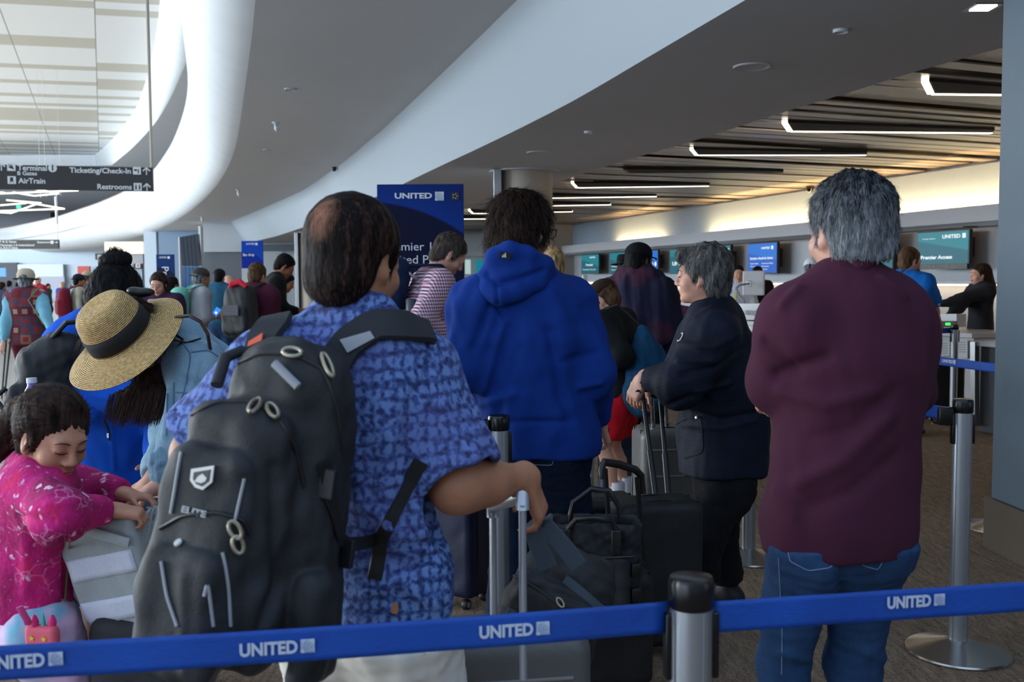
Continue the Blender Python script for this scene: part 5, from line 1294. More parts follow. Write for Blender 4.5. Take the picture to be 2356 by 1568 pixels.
def smooth_prof(pr, n=60):
    a = np.array(pr); d = np.r_[0, np.cumsum(np.hypot(*np.diff(a, axis=0).T))]; t = np.linspace(0, d[-1], n); return [(float(np.interp(x, d, a[:, 0])), float(np.interp(x, d, a[:, 1]))) for x in t]
straw = hatmat()
revolve(smooth_prof(cp_, 40), 'crown', straw, (1.0, 1.14), 0, parent=hx)
br_ = smooth_prof([(.095, -.012), (.105, -.020), (.13, -.026), (.16, -.034), (.185, -.044), (.188, -.046), (.185, -.047), (.16, -.037), (.13, -.029), (.100, -.024)], 60)
revolve(br_, 'brim', straw, (1.0, 1.12), .010, parent=hx)
revolve([(.0955, -.010), (.0985, -.008), (.0965, .02), (.0950, .038), (.0925, .038)], 'hat_band', plain('black_ribbon', L(18, 18, 20), .8, bump=.4, bscale=500), (1.0, 1.14), 0, parent=hx)
s = SDF(.004, .01); kc = HC + (P(330, 672, 2.98) - P(272, 762, 2.90)); s.ell(kc, V(.035, .02, .014), k=.01); s.ell(kc + V(-.03, 0, .005), V(.02, .018, .012)); smesh('ribbon_bow', s, m_black, hx)
# sunglasses-like brown bag handle at her back
q = MB(); q.tube([P(392, 742, 2.92), P(410, 728, 2.91), P(436, 726, 2.90), P(462, 740, 2.90), P(478, 768, 2.90), P(484, 805, 2.94)], .009, 10, flat=.6); o = q.build('bag_handle', plain('brown_leather', L(58, 32, 26), .35), None, True); tag(o, 'dark brown curved leather bag handle over the denim jacket shoulder', 'handle')
q = MB(); q.tube([P(392, 815, 2.95), P(410, 800, 2.93), P(420, 780, 2.95), P(405, 770, 2.97)], .004, 8); q.tube([P(400, 782, 2.95), P(430, 788, 2.93), P(462, 778, 2.93)], .003, 8); o = q.build('hair_tie', m_black, None, True); tag(o, 'thin black cord tie looping from the brim onto the denim shoulder', 'cord')

# ---- girl
J = std(P(110, 1800, 2.45), 52, 1.15, stance=.07)
J.update(pel=P(75, 1400, 2.47), waist=P(80, 1300, 2.46), chest=P(88, 1185, 2.45), neck=P(88, 1086, 2.44), hc=P(124, 1004, 2.40), sl=P(62, 1120, 2.56), sr=P(88, 1135, 2.34), el=P(190, 1125, 2.62), er=P(135, 1185, 2.22), wl=P(290, 1135, 2.55), wr=P(262, 1172, 2.34), hs=.87)
J['k'] = .66; J['tf'], J['tr'] = FR(62); J['tfu'] = J['tf']; J['up'] = UP; J['hf'] = unit(V(.72, -.48, -.36)); J['hu'] = unit(V(.26, -.14, .92))
J['sl'] = P(66, 1118, 2.55); J['sr'] = P(78, 1128, 2.36)
r = thing('person', 'young girl with a dark ponytail in a pink patterned fleece jacket', 'person', (J['pel'][0], J['pel'][1], 0))
body(J, sk_child, r, hh=.004, head_h=.004, fem=True, forearm_h=.005, arm=1.0, legs=False, hspec=(dict(d=V(.9, .1, -.2), n=V(-.1, -.2, -1), curl=.6), dict(d=V(.95, .15, -.2), n=V(.1, .2, -1), curl=.8)))
face_bits(J, r, closed=True, lip=L(186, 104, 96), brow=L(56, 38, 30))
def ex(s, T, R, k):
    s.ell(T(0, -.030, .045), V(.088, .104, .090) * k, R, k=.03); 
    s.ell(T(.0, -.12, .045), V(.028, .026, .028) * k, R, k=.02); s.chain([T(0, -.13, .04), T(.0, -.165, .0), T(.01, -.19, -.06), T(.015, -.195, -.12), T(.02, -.19, -.17)], [.022, .034, .036, .028, .010], k=.02)
hair(J, 'full', h_dbrown, r, .005, 6000, .035, .03, extra=ex, seed=17, grav=.25, amp=.002, nsize=.015, fuzz=.06, wid=.0007, crown=(0, .09, .06), hl=-.008)
T, R, k = HL(J); MB().tube([T(.028 * math.cos(a), -.125, .05 + .028 * math.sin(a)) for a in np.linspace(0, 6.28, 20)], .007, 8).build('hair_tie', plain('pale_blue_tie', L(176, 200, 214), .7), r, True)
def pinkm():
    t = NT('pink_print_fleece'); v = t.coord(); f = t.noise(v, 10, 4); base = t.ramp(f, [(.35, L(150, 12, 84)), (.6, L(206, 28, 122)), (.75, L(216, 30, 70))])
    vo = t.n('TexVoronoi'); vo.feature = 'F1'; vo.inputs['Scale'].default_value = 30; nz_ = t.n('TexNoise'); nz_.inputs['Scale'].default_value = 30; t.l(v, nz_.inputs['Vector'])
    ad = t.n('VectorMath'); ad.operation = 'MULTIPLY_ADD'; t.l(nz_.outputs['Color'], ad.inputs[0]); ad.inputs[1].default_value = (.04,) * 3; t.l(v, ad.inputs[2]); t.l(ad.outputs[0], vo.inputs['Vector'])
    w = t.n('TexVoronoi'); w.feature = 'DISTANCE_TO_EDGE'; w.inputs['Scale'].default_value = 24; t.l(ad.outputs[0], w.inputs['Vector'])
    m1 = t.ramp(vo.outputs['Distance'], [(.22, (1, 1, 1)), (.28, (0, 0, 0))]); n3 = t.ramp(t.noise(v, 22, 2), [(.50, (0, 0, 0)), (.58, (1, 1, 1))])
    m2 = t.ramp(w.outputs['Distance'], [(.02, (1, 1, 1)), (.05, (0, 0, 0))]); n4 = t.ramp(t.noise(v, 13, 2), [(.54, (0, 0, 0)), (.6, (1, 1, 1))])
    n5 = t.ramp(t.noise(v, 70, 3, .8), [(.62, (0, 0, 0)), (.72, (1, 1, 1))])
    c = t.mix(t.math('MULTIPLY', m1, n3), base, L(232, 190, 214)); c = t.mix(t.math('MULTIPLY', t.math('MULTIPLY', m2, n4), .45), c, L(236, 150, 196)); c = t.mix(t.math('MULTIPLY', n5, .7), c, L(240, 150, 190))
    t.base(c); t.set(Roughness=.95); t.bump(t.noise(v, 90, 3), .6, .006); return t.m
mp = pinkm()
gj = top(J, mp, r, t=.026, sleeve='long', hem=.0, h=.007, w=.98, d=1.15, fold=.006, cuff=.048, upper=.062, seed=71, name='fleece_jacket', collar=.045, neckr=.07, k=.04, wrists=.92, lowr=.19,
    cr=[([P(40, 1190, 2.3), P(120, 1200, 2.2)], .012, -.010), ([P(110, 1160, 2.2), P(190, 1150, 2.2)], .010, .006), ([P(60, 1250, 2.3), P(60, 1360, 2.3)], .014, .007), ([P(150, 1240, 2.3), P(150, 1380, 2.3)], .008, -.010)])
SG = Surf(gj); q = MB(); SG.cord(q, [(160, 1240), (156, 1300), (148, 1390)], .003, .001); 
if q.v: q.build('zip', plain('zip_grey', L(120, 110, 60), .5), r, True)
def leg():
    t = NT('unicorn_leggings'); v = t.coord(); f = t.noise(v, 8, 3); t.base(t.ramp(f, [(.3, L(176, 176, 220)), (.45, L(226, 186, 216)), (.58, L(120, 190, 214)), (.7, L(190, 150, 205))])); t.set(Roughness=.8); return t.m
pants(J, leg(), r, t=.02, h=.01, w=1.0, legk=1.1, top_=.12); shoes(J, m_shoe, r)
# purse (plain animal-face pouch)
pc = P(98, 1462, 2.30); pr_ = thing('small_purse', 'coral pink pouch with ears, a teal horn and yellow stars on the girl\'s leg', 'purse', pc)
s = SDF(.004, .01); s.box(pc, V(.042, .014, .026), rotz(-.2), r=.012); smesh('pouch', s, plain('coral_pouch', L(226, 96, 116), .7), pr_)
for x in (-.018, .024):
    MB().lathe(pc + V(x, 0, .024), [(.009, 0), (.010, .01), (.005, .024), (0, .028)], 14).build('ear', plain('ear_pink', L(222, 40, 120), .6), pr_, True)
MB().lathe(pc + V(.003, 0, .024), [(.006, 0), (.0045, .014), (0, .034)], 12).build('horn', plain('horn_teal', L(60, 180, 170), .5), pr_, True)
for x in (-.018, .014):
    a = []; 
    for i in range(10): rr_ = .008 if i % 2 == 0 else .0035; a.append(pc + rotz(-.2) @ V(x + rr_ * math.sin(i * .628), -.0145, -.002 + rr_ * math.cos(i * .628)))
    MB().prism(a, V(0, -.0015, 0)).build('star', plain('star_yellow', L(236, 190, 40), .5), pr_)
q = MB(); q.tube([pc + V(-.03, -.005, .03), P(62, 1425, 2.28), P(44, 1395, 2.27)], .009, 8, flat=.35); q.build('wrist_strap', plain('strap_pink', L(214, 70, 140), .6), pr_, True)

# ---- grey tote with white panels standing on a dark case
tb = P(285, 1320, 2.42); tr_ = thing('tote_bag', 'open pale grey canvas bag with two white panels between the girl and the denim woman', 'bag', tb)
Rt = Euler((math.radians(4), math.radians(-13), math.radians(-14))).to_matrix(); Rt = np.array(Rt)
m_canvas = cloth('grey_canvas', L(158, 164, 164), nz=.05, weave=500, bump=.2); m_cw = cloth('white_canvas', L(204, 208, 222), nz=.03, weave=500, bump=.15)
def TB(x, y, z): return tb + Rt @ V(x, y, z)
s = SDF(.005, .01); s.box(TB(0, 0, 0), V(.105, .065, .155), Rt, r=.02, taper=.08); s.box(TB(.0, .01, .10), V(.105, .055, .16), Rt, r=.015, op='s', k=.003, taper=.1)
tbm = smesh('canvas_body', s, m_canvas, tr_, fold=[(.09, .004, (1, 1, 1), 7)])
ST_ = Surf(tbm)
for z in (.045, -.065):
    q = MB(); V0 = []; 
    for i in range(13):
        u = -.088 + .176 * i / 12
        for j in range(5):
            w = z - .028 + .056 * j / 4; a = TB(u * 1.05, -.2, w); d = Rt @ V(0, 1, 0); h = ST_.b.ray_cast(Vector(a), Vector(d)); p = np.array(h[0]) if h[0] is not None else TB(u, -.066, w); V0.append(p - d * .0025)
    q.add(V0, [(i * 5 + j, (i + 1) * 5 + j, (i + 1) * 5 + j + 1, i * 5 + j + 1) for i in range(12) for j in range(4)]); o = q.build('white_panel', m_cw, tr_, True)
    so = o.modifiers.new('s', 'SOLIDIFY'); so.thickness = .002
q = MB(); q.tube([TB(-.105, -.01, .155), TB(-.125, -.02, .08), TB(-.13, -.02, -.02), TB(-.115, -.01, -.09)], .012, 8, flat=.3, up=(0, 1, 0)); q.build('side_strap', m_canvas, tr_, True)
q = MB(); q.tube([TB(-.04, -.07, .150), TB(.02, -.085, .13), TB(.10, -.08, .09)], .012, 8, flat=.3, up=(0, 1, 0)); q.build('hanging_strap', m_canvas, tr_, True)
# dark case below
dc = P(335, 1560, 2.45); o = MB().box((dc[0] + .02, 2.45, (dc[2]) - .07), (.125, .11, .26), bev=.04).build('suitcase', m_nylon, smooth=True); tag(o, 'black suitcase under the grey canvas bag, mostly behind the blue belt', 'suitcase')
# ================================================================== BARRIERS, LUGGAGE, SIGNS, SCREENS, COUNTERS
m_cap = plain('cap_black', L(14, 14, 16), .25); m_base = plain('base_steel', L(190, 184, 176), .25, metal=1, nz=.06, nscale=2)
def belt_mat():
    t = NT('belt_blue'); v = t.coord(); f = t.noise(t.coord((1, 1, 14)), 60, 2); g = t.noise(v, 5, 2)
    t.base(t.mix(.4, t.ramp(f, [(.3, L(3, 56, 140)), (.7, L(5, 78, 178))]), t.ramp(g, [(.3, L(3, 56, 140)), (.7, L(6, 86, 190))]))); t.set(Roughness=.55); t.bump(f, .3, .002); return t.m
m_belt = belt_mat(); m_beltn = plain('belt_navy', L(8, 22, 66), .6); m_let = plain('belt_lettering', L(196, 206, 222), .6); m_let_d = plain('lettering_lines', L(120, 146, 190), .6)
def stanchion(x, y, label, r=.0345, H=.98, slots=True):
    root = thing('belt_stanchion', label, 'stanchion', (x, y, 0), 'steel belt stanchions')
    MB().lathe((x, y, .007), [(.190, 0), (.192, .006), (.188, .012), (.12, .030), (.055, .048), (.045, .052), (0, .052)], 56).build('base', m_base, root, True)
    m = MB().lathe((x, y, .05), [(r, 0), (r, H - .10)], 36)
    for a in (0, 1.57, 3.14, 4.71):
        w = a + .5; m.box((x + math.cos(w) * (r + .0005), y + math.sin(w) * (r + .0005), .05 + (H - .1) / 2), (.002, .0035, (H - .1) / 2 - .005), rotz(w))
    m.build('pole', m_alu, root, True)
    MB().lathe((x, y, H - .052), [(r + .001, 0), (r + .003, .004), (r + .003, .042), (r, .050), (r * .8, .052), (0, .052)], 36).build('cap', m_cap, root, True)
    for a in (0.1, 3.24): MB().box((x + math.cos(a) * (r + .004), y + math.sin(a) * (r + .004), H - .115), (.006, .012, .055), rotz(a), .003).build('belt_slot', m_cap, root, True)
    return root
def belt(A, B, label, hw=.026, m=None, sag=0, wave=0):
    """ribbon from A to B standing on edge"""
    A = np.array(A, float); B = np.array(B, float); n = 40; d = unit(B - A); nn = V(d[1], -d[0], 0)
    if nn[1] > 0: nn = -nn
    p = [A + (B - A) * i / n - UP * sag * math.sin(math.pi * i / n) for i in range(n + 1)]; V0 = []; mb = MB(); rows = 6
    for i, q in enumerate(p):
        for j in range(rows + 1):
            w = -1 + 2 * j / rows; V0.append(q + UP * hw * w + nn * (wave * (math.sin(i * .55) * w + .4 * math.sin(i * .23 + 1))))
    f = [(i * (rows + 1) + j, (i + 1) * (rows + 1) + j, (i + 1) * (rows + 1) + j + 1, i * (rows + 1) + j + 1) for i in range(n) for j in range(rows)]
    o = obj_from('barrier_belt', V0, f, m or m_belt, None, True); so = o.modifiers.new('s', 'SOLIDIFY'); so.thickness = .0016; tag(o, label, 'belt')
    return o, A, d, nn
def belt_words(o, A, d, nn, x0, x1, yc, cap, s0=None, s1=None, txt='UNITED'):
    a = PPl(x0, yc, A + nn * .0035, nn); b = PPl(x1, yc, A + nn * .0035, nn); z = PPl((x0 + x1) / 2, yc, A + nn * .0035, nn)[2]
    dd = d if np.dot(d, b - a) > 0 else -d; a[2] = z
    MB().text(txt, a, dd, UP, cap / .70, .0004, .035, fitw=float(np.linalg.norm((b - a)[:2]))).build('lettering', m_let, o)
    if s0:
        p = PPl(s0, yc, A + nn * .0035, nn); q = PPl(s1, yc, A + nn * .0035, nn); c = (p + q) / 2; c[2] = z + cap * .08; s = float(np.linalg.norm(q - p))
        g, l = MB(), MB(); globe(g, l, c, dd, UP, s, nn); g.build('tail_emblem', m_let, o); l.build('emblem_lines', m_let_d, o)
SFp = P(1590, 1428, 1.6)
stF = stanchion(SFp[0], SFp[1], 'steel stanchion nearest the camera, black cap blurred in front of the blue belt', H=.955)
SRp = PZ(2203, 1503, 0); stanchion(SRp[0], SRp[1], 'steel stanchion standing right of the burgundy shirt man, whole round base showing')
S4p = PZ(1722, 1285, 0); stanchion(S4p[0], S4p[1], 'steel stanchion between the navy jacket man and the burgundy shirt man')
S3p = P(1147, 960, 3.36); stanchion(S3p[0], S3p[1], 'steel stanchion at the left hip of the blue hoodie man')
SGp = PZ(2192, 978, 0); stanchion(SGp[0], SGp[1], 'thin far stanchion by the black suitcase at the counter')
SHp = PZ(2266, 1224, 0); stanchion(SHp[0] + .11, SHp[1] + .06, 'stanchion mostly hidden by the blue-grey column, edge of its base showing')
A = PZ(-60, 1528, .885); B_ = V(SFp[0] - .038, SFp[1], .885)
o, a, d, nn = belt(A, B_, 'long blue belt across the bottom left, running to the nearest stanchion', wave=.0008, sag=.004)
belt_words(o, a, d, nn, 551, 685, 1493, .019, 692, 724); belt_words(o, a, d, nn, 1103, 1227, 1452, .019, 1234, 1264); belt_words(o, a, d, nn, -35, 103, 1523, .019, 112, 145)
B2 = PZ(2430, 1367, .885)
o, a, d, nn = belt(V(SFp[0] + .038, SFp[1], .885), B2, 'blue belt running right from the nearest stanchion across the burgundy man\'s jeans', wave=.0008)
belt_words(o, a, d, nn, 2042, 2142, 1385, .019, 2149, 2173)
o, a, d, nn = belt(V(SRp[0] - .04, SRp[1], .92), V(S4p[0] + .04, S4p[1], .92), 'blue belt passing behind the burgundy shirt man between two stanchions')
belt_words(o, a, d, nn, 1722, 1751, 874, .018, 1753, 1761)
MB().box((SRp[0] - .065, SRp[1], .915), (.028, .014, .034), bev=.006).build('belt_clip', m_cap, o, True)
o, a, d, nn = belt(PZ(2110, 823, .92), V(SHp[0] + .08, SHp[1] + .06, .92), 'blue lettered belt between the burgundy man and the blue-grey column')
belt_words(o, a, d, nn, 2168, 2192, 831, .018, 2193, 2199)
o, a, d, nn = belt(V(SGp[0] - .04, SGp[1], .92), PZ(1440, 779, .92), 'far blue belt in front of the counters ending at the thin far stanchion')
belt_words(o, a, d, nn, 1473, 1481, 774, .02)
o, a, d, nn = belt(PZ(-60, 1000, .88), PZ(150, 868, .88), 'dark navy belt at the left edge behind the girl\'s head', m=m_beltn)
MB().box((S3p[0] - .05, S3p[1] - .01, .925), (.018, .02, .04), bev=.004).build('belt_clip', m_cap, None, True)
tag(bpy.data.objects['belt_clip.001'], 'black belt clip on the stanchion beside the blue hoodie', 'clip')

# ---- luggage
m_tray = plain('suitcase_navy', L(10, 22, 58), .55, nz=.15, nscale=5, bump=.3); m_sblk = plain('suitcase_black', L(20, 20, 22), .6, nz=.2, nscale=6, bump=.4); m_sgrey = plain('suitcase_grey', L(92, 90, 88), .45, bump=.3, bscale=90)
def wheel(c, root, rz=0):
    f = rotz(rz); MB().lathe(c, [(.0, -.012), (.022, -.012), (.024, -.006), (.024, .006), (.022, .012), (0, .012)], 20, f @ V(1, 0, 0)).build('wheel', plain('wheel_rubber', L(30, 32, 40), .5), root, True)
    MB().lathe(c, [(0, -.014), (.012, -.014), (.013, .014), (0, .014)], 14, f @ V(1, 0, 0)).build('wheel_hub', plain('hub_grey', L(150, 154, 160), .4), root, True)
def suitcase(label, x, y, w, d, z0, z1, rz, m, ribs=0, hard=False, handle=None, seam=True, nm='suitcase', wheels=True):
    R = rotz(rz); root = thing(nm, label, 'suitcase', (x, y, 0)); c = V(x, y, (z0 + z1) / 2); hz_ = (z1 - z0) / 2
    s = SDF(.008, .01); s.box(c, V(w / 2, d / 2, hz_), R, r=.035 if not hard else .045)
    smesh('shell', s, m, root, fold=None if hard else [(.12, .002, (1, 1, 1), 3)])
    q = MB()
    if seam:
        for o_ in (-.25, .25):
            pts = [c + R @ V(sx * w / 2 * .96, o_ * d, sz * hz_ * .97) for sx, sz in ((-1, -1), (-1.06, 0), (-1, 1), (0, 1.04), (1, 1), (1.06, 0), (1, -1))]; q.tube(pts, .004, 6)
        q.build('zip_line', m_black, root, True)
    for i in range(ribs):
        z = z0 + (z1 - z0) * (.25 + .6 * i / max(ribs - 1, 1)); MB().box(V(x, y, z) + R @ V(0, -d / 2 - .001, 0), (w * .36, .003, .004), R, .002).build('rib', plain('rib_grey', L(130, 128, 126), .4), root, True)
    if wheels:
        for sx in (-1, 1):
            for sy in (-1, 1): wheel(c + R @ V(sx * (w / 2 - .05), sy * (d / 2 - .04), 0) * V(1, 1, 0) - V(0, 0, c[2]) + V(0, 0, .025) if False else V(*(V(x, y, 0) + R @ V(sx * (w / 2 - .05), sy * (d / 2 - .04), 0))[:2], .025), root, rz)
    return root, c, R
def telescopic(label, p1, p2, bot, r1, r2, m, grip, gm, nm='telescopic_handle', root=None, gr=.013):
    root = root or thing(nm, label, 'luggage handle', (p1[0], p1[1], 0))
    for p, b in zip((p1, p2), bot):
        p = np.array(p); b = np.array(b); m_ = p * .45 + b * .55
        MB().tube([p, m_], r1, 12, flat=.7).build('pole', m, root, True); MB().tube([m_, b], r2, 12, flat=.7).build('pole_sleeve', m, root, True)
    MB().tube(grip, gr, 12).build('grip', gm, root, True)
    return root
m_silver = plain('silver_tube', L(186, 190, 196), .32, metal=.6)
# navy case
x, y, z = PZ(1066, 1408, 0); suitcase('dark navy upright suitcase on spinner wheels, below the elbow of the blue shirt man', x, y + .12, .215, .22, .055, .58, -.55, m_tray)
# A's grey case, its handle and the bag on it
x, y = P(1175, 1500, 2.22)[:2]; rr_, c_, R_s = suitcase('grey ribbed suitcase under the black bag at the bottom, held by the blue shirt man', x, y, .34, .22, .05, .66, .15, m_sgrey, ribs=3, hard=True)
p1 = P(1202, 1160, 2.00); p2 = P(1134, 1178, 2.16)
telescopic('', p1, p2, [V(p1[0] - .0, p1[1], .62), V(p2[0], p2[1], .62)], .0115, .0115, m_silver, [p1 + V(0, 0, -.01), p1 + V(0, 0, .015), p2 + V(0, 0, .015), p2 + V(0, 0, -.01)], m_silver, root=rr_, gr=.014)
bc = P(1262, 1432, 2.30); rg = thing('laptop_backpack', 'black laptop backpack with grey straps slumped over the silver luggage handle', 'backpack', bc)
Rg = np.array(Euler((0, math.radians(22), math.radians(-12))).to_matrix()); G = lambda x, y, z: bc + Rg @ V(x, y, z)
s = SDF(.0065, .02); s.box(G(.0, 0, 0), V(.120, .08, .195), Rg, r=.06, taper=-.1); s.box(G(-.01, -.075, -.03), V(.105, .035, .155), Rg, r=.034, k=.012); s.box(G(-.02, -.105, -.10), V(.09, .02, .08), Rg, r=.02, k=.01); s.box(G(.05, .0, -.19), V(.16, .085, .06), Rg, r=.05)
gb = smesh('pack_body', s, m_nylon, rg, fold=[(.10, .008, (1, 1, 1.6), 15), (.045, .003, (1, 1, 1), 18)], cr=[([G(-.1, -.1, .1), G(.1, -.1, .12)], .01, -.008), ([G(-.1, -.1, 0), G(.12, -.1, .02)], .01, -.007)])
SGb = Surf(gb); m_gstrap = plain('slate_strap', L(62, 72, 82), .8, bump=.4, bscale=300)
for pth in ([(1225, 1215), (1240, 1260), (1262, 1305)], [(1255, 1210), (1300, 1260), (1330, 1300)]): 
    p = [P(pth[0][0], pth[0][1] - 15, 2.12)] + [P(a_, b_, 2.08) for a_, b_ in pth]; q = MB(); ribbon(q, p, [V(-.2, -1, .1)] * len(p), .04, .005); q.build('shoulder_strap', m_gstrap, rg, True)
for pth in ([(1290, 1500), (1310, 1540), (1330, 1568)], [(1300, 1330), (1380, 1400), (1440, 1440)], [(1180, 1400), (1160, 1450), (1150, 1520)]):
    q = MB(); SGb.ribbon(q, pth, .022, .003, .003); 
    if len(q.v) > 12: q.build('webbing', m_gstrap, rg, True)
q = MB(); SGb.cord(q, [(1150, 1310), (1200, 1330), (1260, 1370), (1285, 1390)], .003, .002)
if q.v: q.build('zip', m_black, rg, True)
zpull(1283, 1378, 1296, 1392, rg, SGb, .0022, m_zip, .006); zpull(1178, 1282, 1192, 1265, rg, SGb, .002, m_zip, .005)
# black rolling case of the navy jacket man
x, y = P(1505, 1400, 3.76)[:2]; rr_, c_, R_s = suitcase('black soft suitcase behind the open tote, handle leaned on by the navy jacket man', x, y, .33, .21, .05, .60, .2, m_sblk)
a1, a2 = P(1478, 902, 4.08), P(1518, 900, 4.16); b1, b2 = P(1510, 1150, 3.86), P(1540, 1165, 3.93)
telescopic('', a1, a2, [b1, b2], .009, .012, m_black, [a1 + V(-.02, -.02, 0), a1 + V(0, 0, .012), a2 + V(0, 0, .012), a2 + V(.03, .02, 0)], m_black, root=rr_)
q = MB(); q.prism([P(1517, 899, 4.05), P(1549, 910, 4.06), P(1544, 937, 4.06), P(1512, 920, 4.05)], V(0, -.001, 0)); o = q.build('luggage_tag', plain('tag_paper', L(178, 196, 214), .6)); tag(o, 'white and navy paper airline tag looped on the black luggage handle', 'luggage tag')
q = MB(); q.prism([P(1527, 896, 4.048), P(1556, 900, 4.048), P(1552, 915, 4.048), P(1522, 905, 4.048)], V(0, -.001, 0)); q.build('tag_band', m_beltn, o)
for i in range(4):
    q = MB(); yy = 914 + i * 4; q.prism([P(1521, yy, 4.046), P(1541, yy + 6, 4.046), P(1540.6, yy + 7.4, 4.046), P(1520.6, yy + 1.6, 4.046)], V(0, -.0006, 0)); q.build('printed_line', plain('print_grey', L(70, 76, 86), .7), o)
# open tote on a second case
x, y = P(1392, 1500, 3.40)[:2]; rr_, c_, R_s = suitcase('low black suitcase under the open leather-trimmed tote', x, y, .30, .22, .05, .44, .1, m_sblk)
a1, a2 = P(1392, 1078, 3.42), P(1466, 1098, 3.52); b1, b2 = P(1408, 1230, 3.46), P(1480, 1240, 3.56)
telescopic('', a1, a2, [V(b1[0], b1[1], .42), V(b2[0], b2[1], .42)], .010, .010, m_black, [P(1386, 1100, 3.42), P(1384, 1078, 3.42), P(1390, 1062, 3.42), P(1425, 1068, 3.46), P(1462, 1080, 3.52), P(1474, 1092, 3.54), P(1478, 1135, 3.54)], plain('black_leather', L(26, 25, 26), .32), root=rr_, gr=.014)
tc_ = P(1366, 1306, 3.20); rt = thing('leather_trim_tote', 'open black fabric tote with leather straps and a white booklet in its pocket', 'bag', tc_)
Rq = rotz(-.12); TT = lambda x, y, z: tc_ + Rq @ V(x, y, z); m_leather = _M['black_leather']
s = SDF(.006, .01); s.box(TT(0, 0, 0), V(.150, .075, .175), Rq, r=.035, taper=.04); s.box(TT(0, 0, .13), V(.150, .062, .16), Rq, r=.03, op='s', k=.006, taper=.05)
tm = smesh('tote_body', s, m_nylon, rt, fold=[(.09, .008, (1, 1, 1.3), 25), (.04, .003, (1, 1, 1), 28)])
ss_ = SDF(.006, .01); ss_.box(TT(-.01, -.085, -.045), V(.13, .016, .115), Rq, r=.014); smesh('front_pocket', ss_, m_nylon, rt, fold=[(.08, .004, (1, 1, 1), 5)])
q = MB(); q.tube([TT(-.14, -.10, .07), TT(-.05, -.105, .062), TT(.06, -.105, .066), TT(.13, -.098, .07)], .0045, 8); q.build('leather_piping', m_leather, rt, True)
for x in (-.085, .075):
    q = MB(); q.box(TT(x, -.088, .105), (.016, .008, .045), Rq, .004); q.build('leather_tab', m_leather, rt, True)
for yy in (-.08, .07):
    q = MB(); q.tube([TT(-.085, yy, .13), TT(-.07, yy, .20), TT(-.01, yy + .01, .245), TT(.05, yy, .24), TT(.08, yy, .19), TT(.077, yy, .13)] if yy > 0 else [TT(-.085, yy, .14), TT(-.05, yy - .015, .185), TT(.01, yy - .02, .19), TT(.06, yy - .01, .18), TT(.077, yy, .13)], .010, 10); q.build('tote_handle', m_leather, rt, True)
for z in (.02, -.06, -.12):
    q = MB(); q.box(TT(.135, -.07, z), (.018, .012, .022), rotz(.5), .005); q.build('side_buckle', m_leather, rt, True)
bk = MB().prism([P(1299, 1268, 3.15), P(1329, 1221, 3.15), P(1337, 1226, 3.15), P(1357, 1278, 3.15)], V(.004, .012, 0)).build('booklet', plain('paper_white', L(206, 206, 204), .6)); tag(bk, 'white folded booklet sticking out of the tote pocket', 'booklet')
for i in range(3):
    q = MB(); yy = 1250 + 6 * i; q.prism([P(1322, yy, 3.147), P(1335 + i, yy + 2, 3.147), P(1335 + i, yy + 3.4, 3.147), P(1322, yy + 1.4, 3.147)], V(0, -.0006, 0)); q.build('printed_line', plain('print_grey', L(120, 122, 126), .7), bk)
# hoodie man's case
x, y = P(1392, 1300, 4.0)[:2]; rr_, c_, R_s = suitcase('dark suitcase held by the man in the blue hoodie, behind the tote', x, y, .24, .22, .05, .56, .1, m_sblk)
p1, p2 = P(1343, 1010, 3.82), P(1367, 998, 3.95); telescopic('', p1, p2, [P(1338, 1175, 3.84), P(1357, 1172, 3.97)], .0075, .011, m_silver, [p1 + V(0, 0, -.01), p1 + V(.005, 0, .02), P(1372, 990, 3.93), P(1398, 988, 3.95)], m_black, root=rr_)
# grey hard case behind
x, y = P(1530, 1200, 4.95)[:2]; rr_, c_, R_s = suitcase('large grey hard-shell suitcase with horizontal ribs left of the navy jacket man', x, y, .30, .26, .05, .70, .12, m_sgrey, ribs=4, hard=True)
p1, p2 = P(1500, 915, 4.86), P(1532, 912, 4.88); telescopic('', p1, p2, [P(1503, 992, 4.9), P(1535, 992, 4.92)], .011, .012, plain('chrome', L(200, 202, 206), .12, metal=1), [p1, p1 + V(0, 0, .02), p2 + V(0, 0, .02), p2], m_black, root=rr_)
x, y = P(1432, 1100, 6.35)[:2]; suitcase('dark teal suitcase behind the legs of the boy in red shorts', x, y, .30, .22, .05, .45, .0, plain('case_teal', L(10, 36, 62), .6))
x, y = PZ(2172, 968, 0)[:2]; suitcase('black suitcase on the floor by the counter beyond the far stanchion', x, y + .05, .36, .24, .05, .60, -.1, m_sblk)
x, y = P(498, 800, 11.2)[:2]; suitcase('black carry-on beside the man holding the lit phone', x, y, .34, .24, .05, .62, 0, m_sblk)

# ---- banners
def fascia_sign(label, x0, y0, x1, Y, zb, m, th=.06, nm='standing_banner'):
    a, b = P(x0, y0, Y), P(x1, y0, Y); root = thing(nm, label, 'banner', ((a[0] + b[0]) / 2, Y, 0))
    MB().box(((a[0] + b[0]) / 2, Y + th / 2, (a[2] + zb) / 2), ((b[0] - a[0]) / 2, th / 2, (a[2] - zb) / 2), bev=.003).build('panel', m, root); return root
def banner_mat(nm, c0, c1, cx, cz, rad, c2=None):
    t = NT(nm); v = t.coord(); s = t.n('SeparateXYZ'); t.l(v, s.inputs[0])
    dx = t.math('SUBTRACT', s.outputs['X'], cx); dz = t.math('SUBTRACT', s.outputs['Z'], cz); dd = t.math('SQRT', t.math('ADD', t.math('MULTIPLY', dx, dx), t.math('MULTIPLY', dz, dz)))
    q = t.math('DIVIDE', dd, rad); t.base(t.ramp(t.math('MULTIPLY', q, .5), [(0, c0), (.494, c0), (.5, c1), (.62, c2 or c1)])); t.b.inputs['Specular IOR Level'].default_value = .15; t.set(Roughness=.6); return t.m
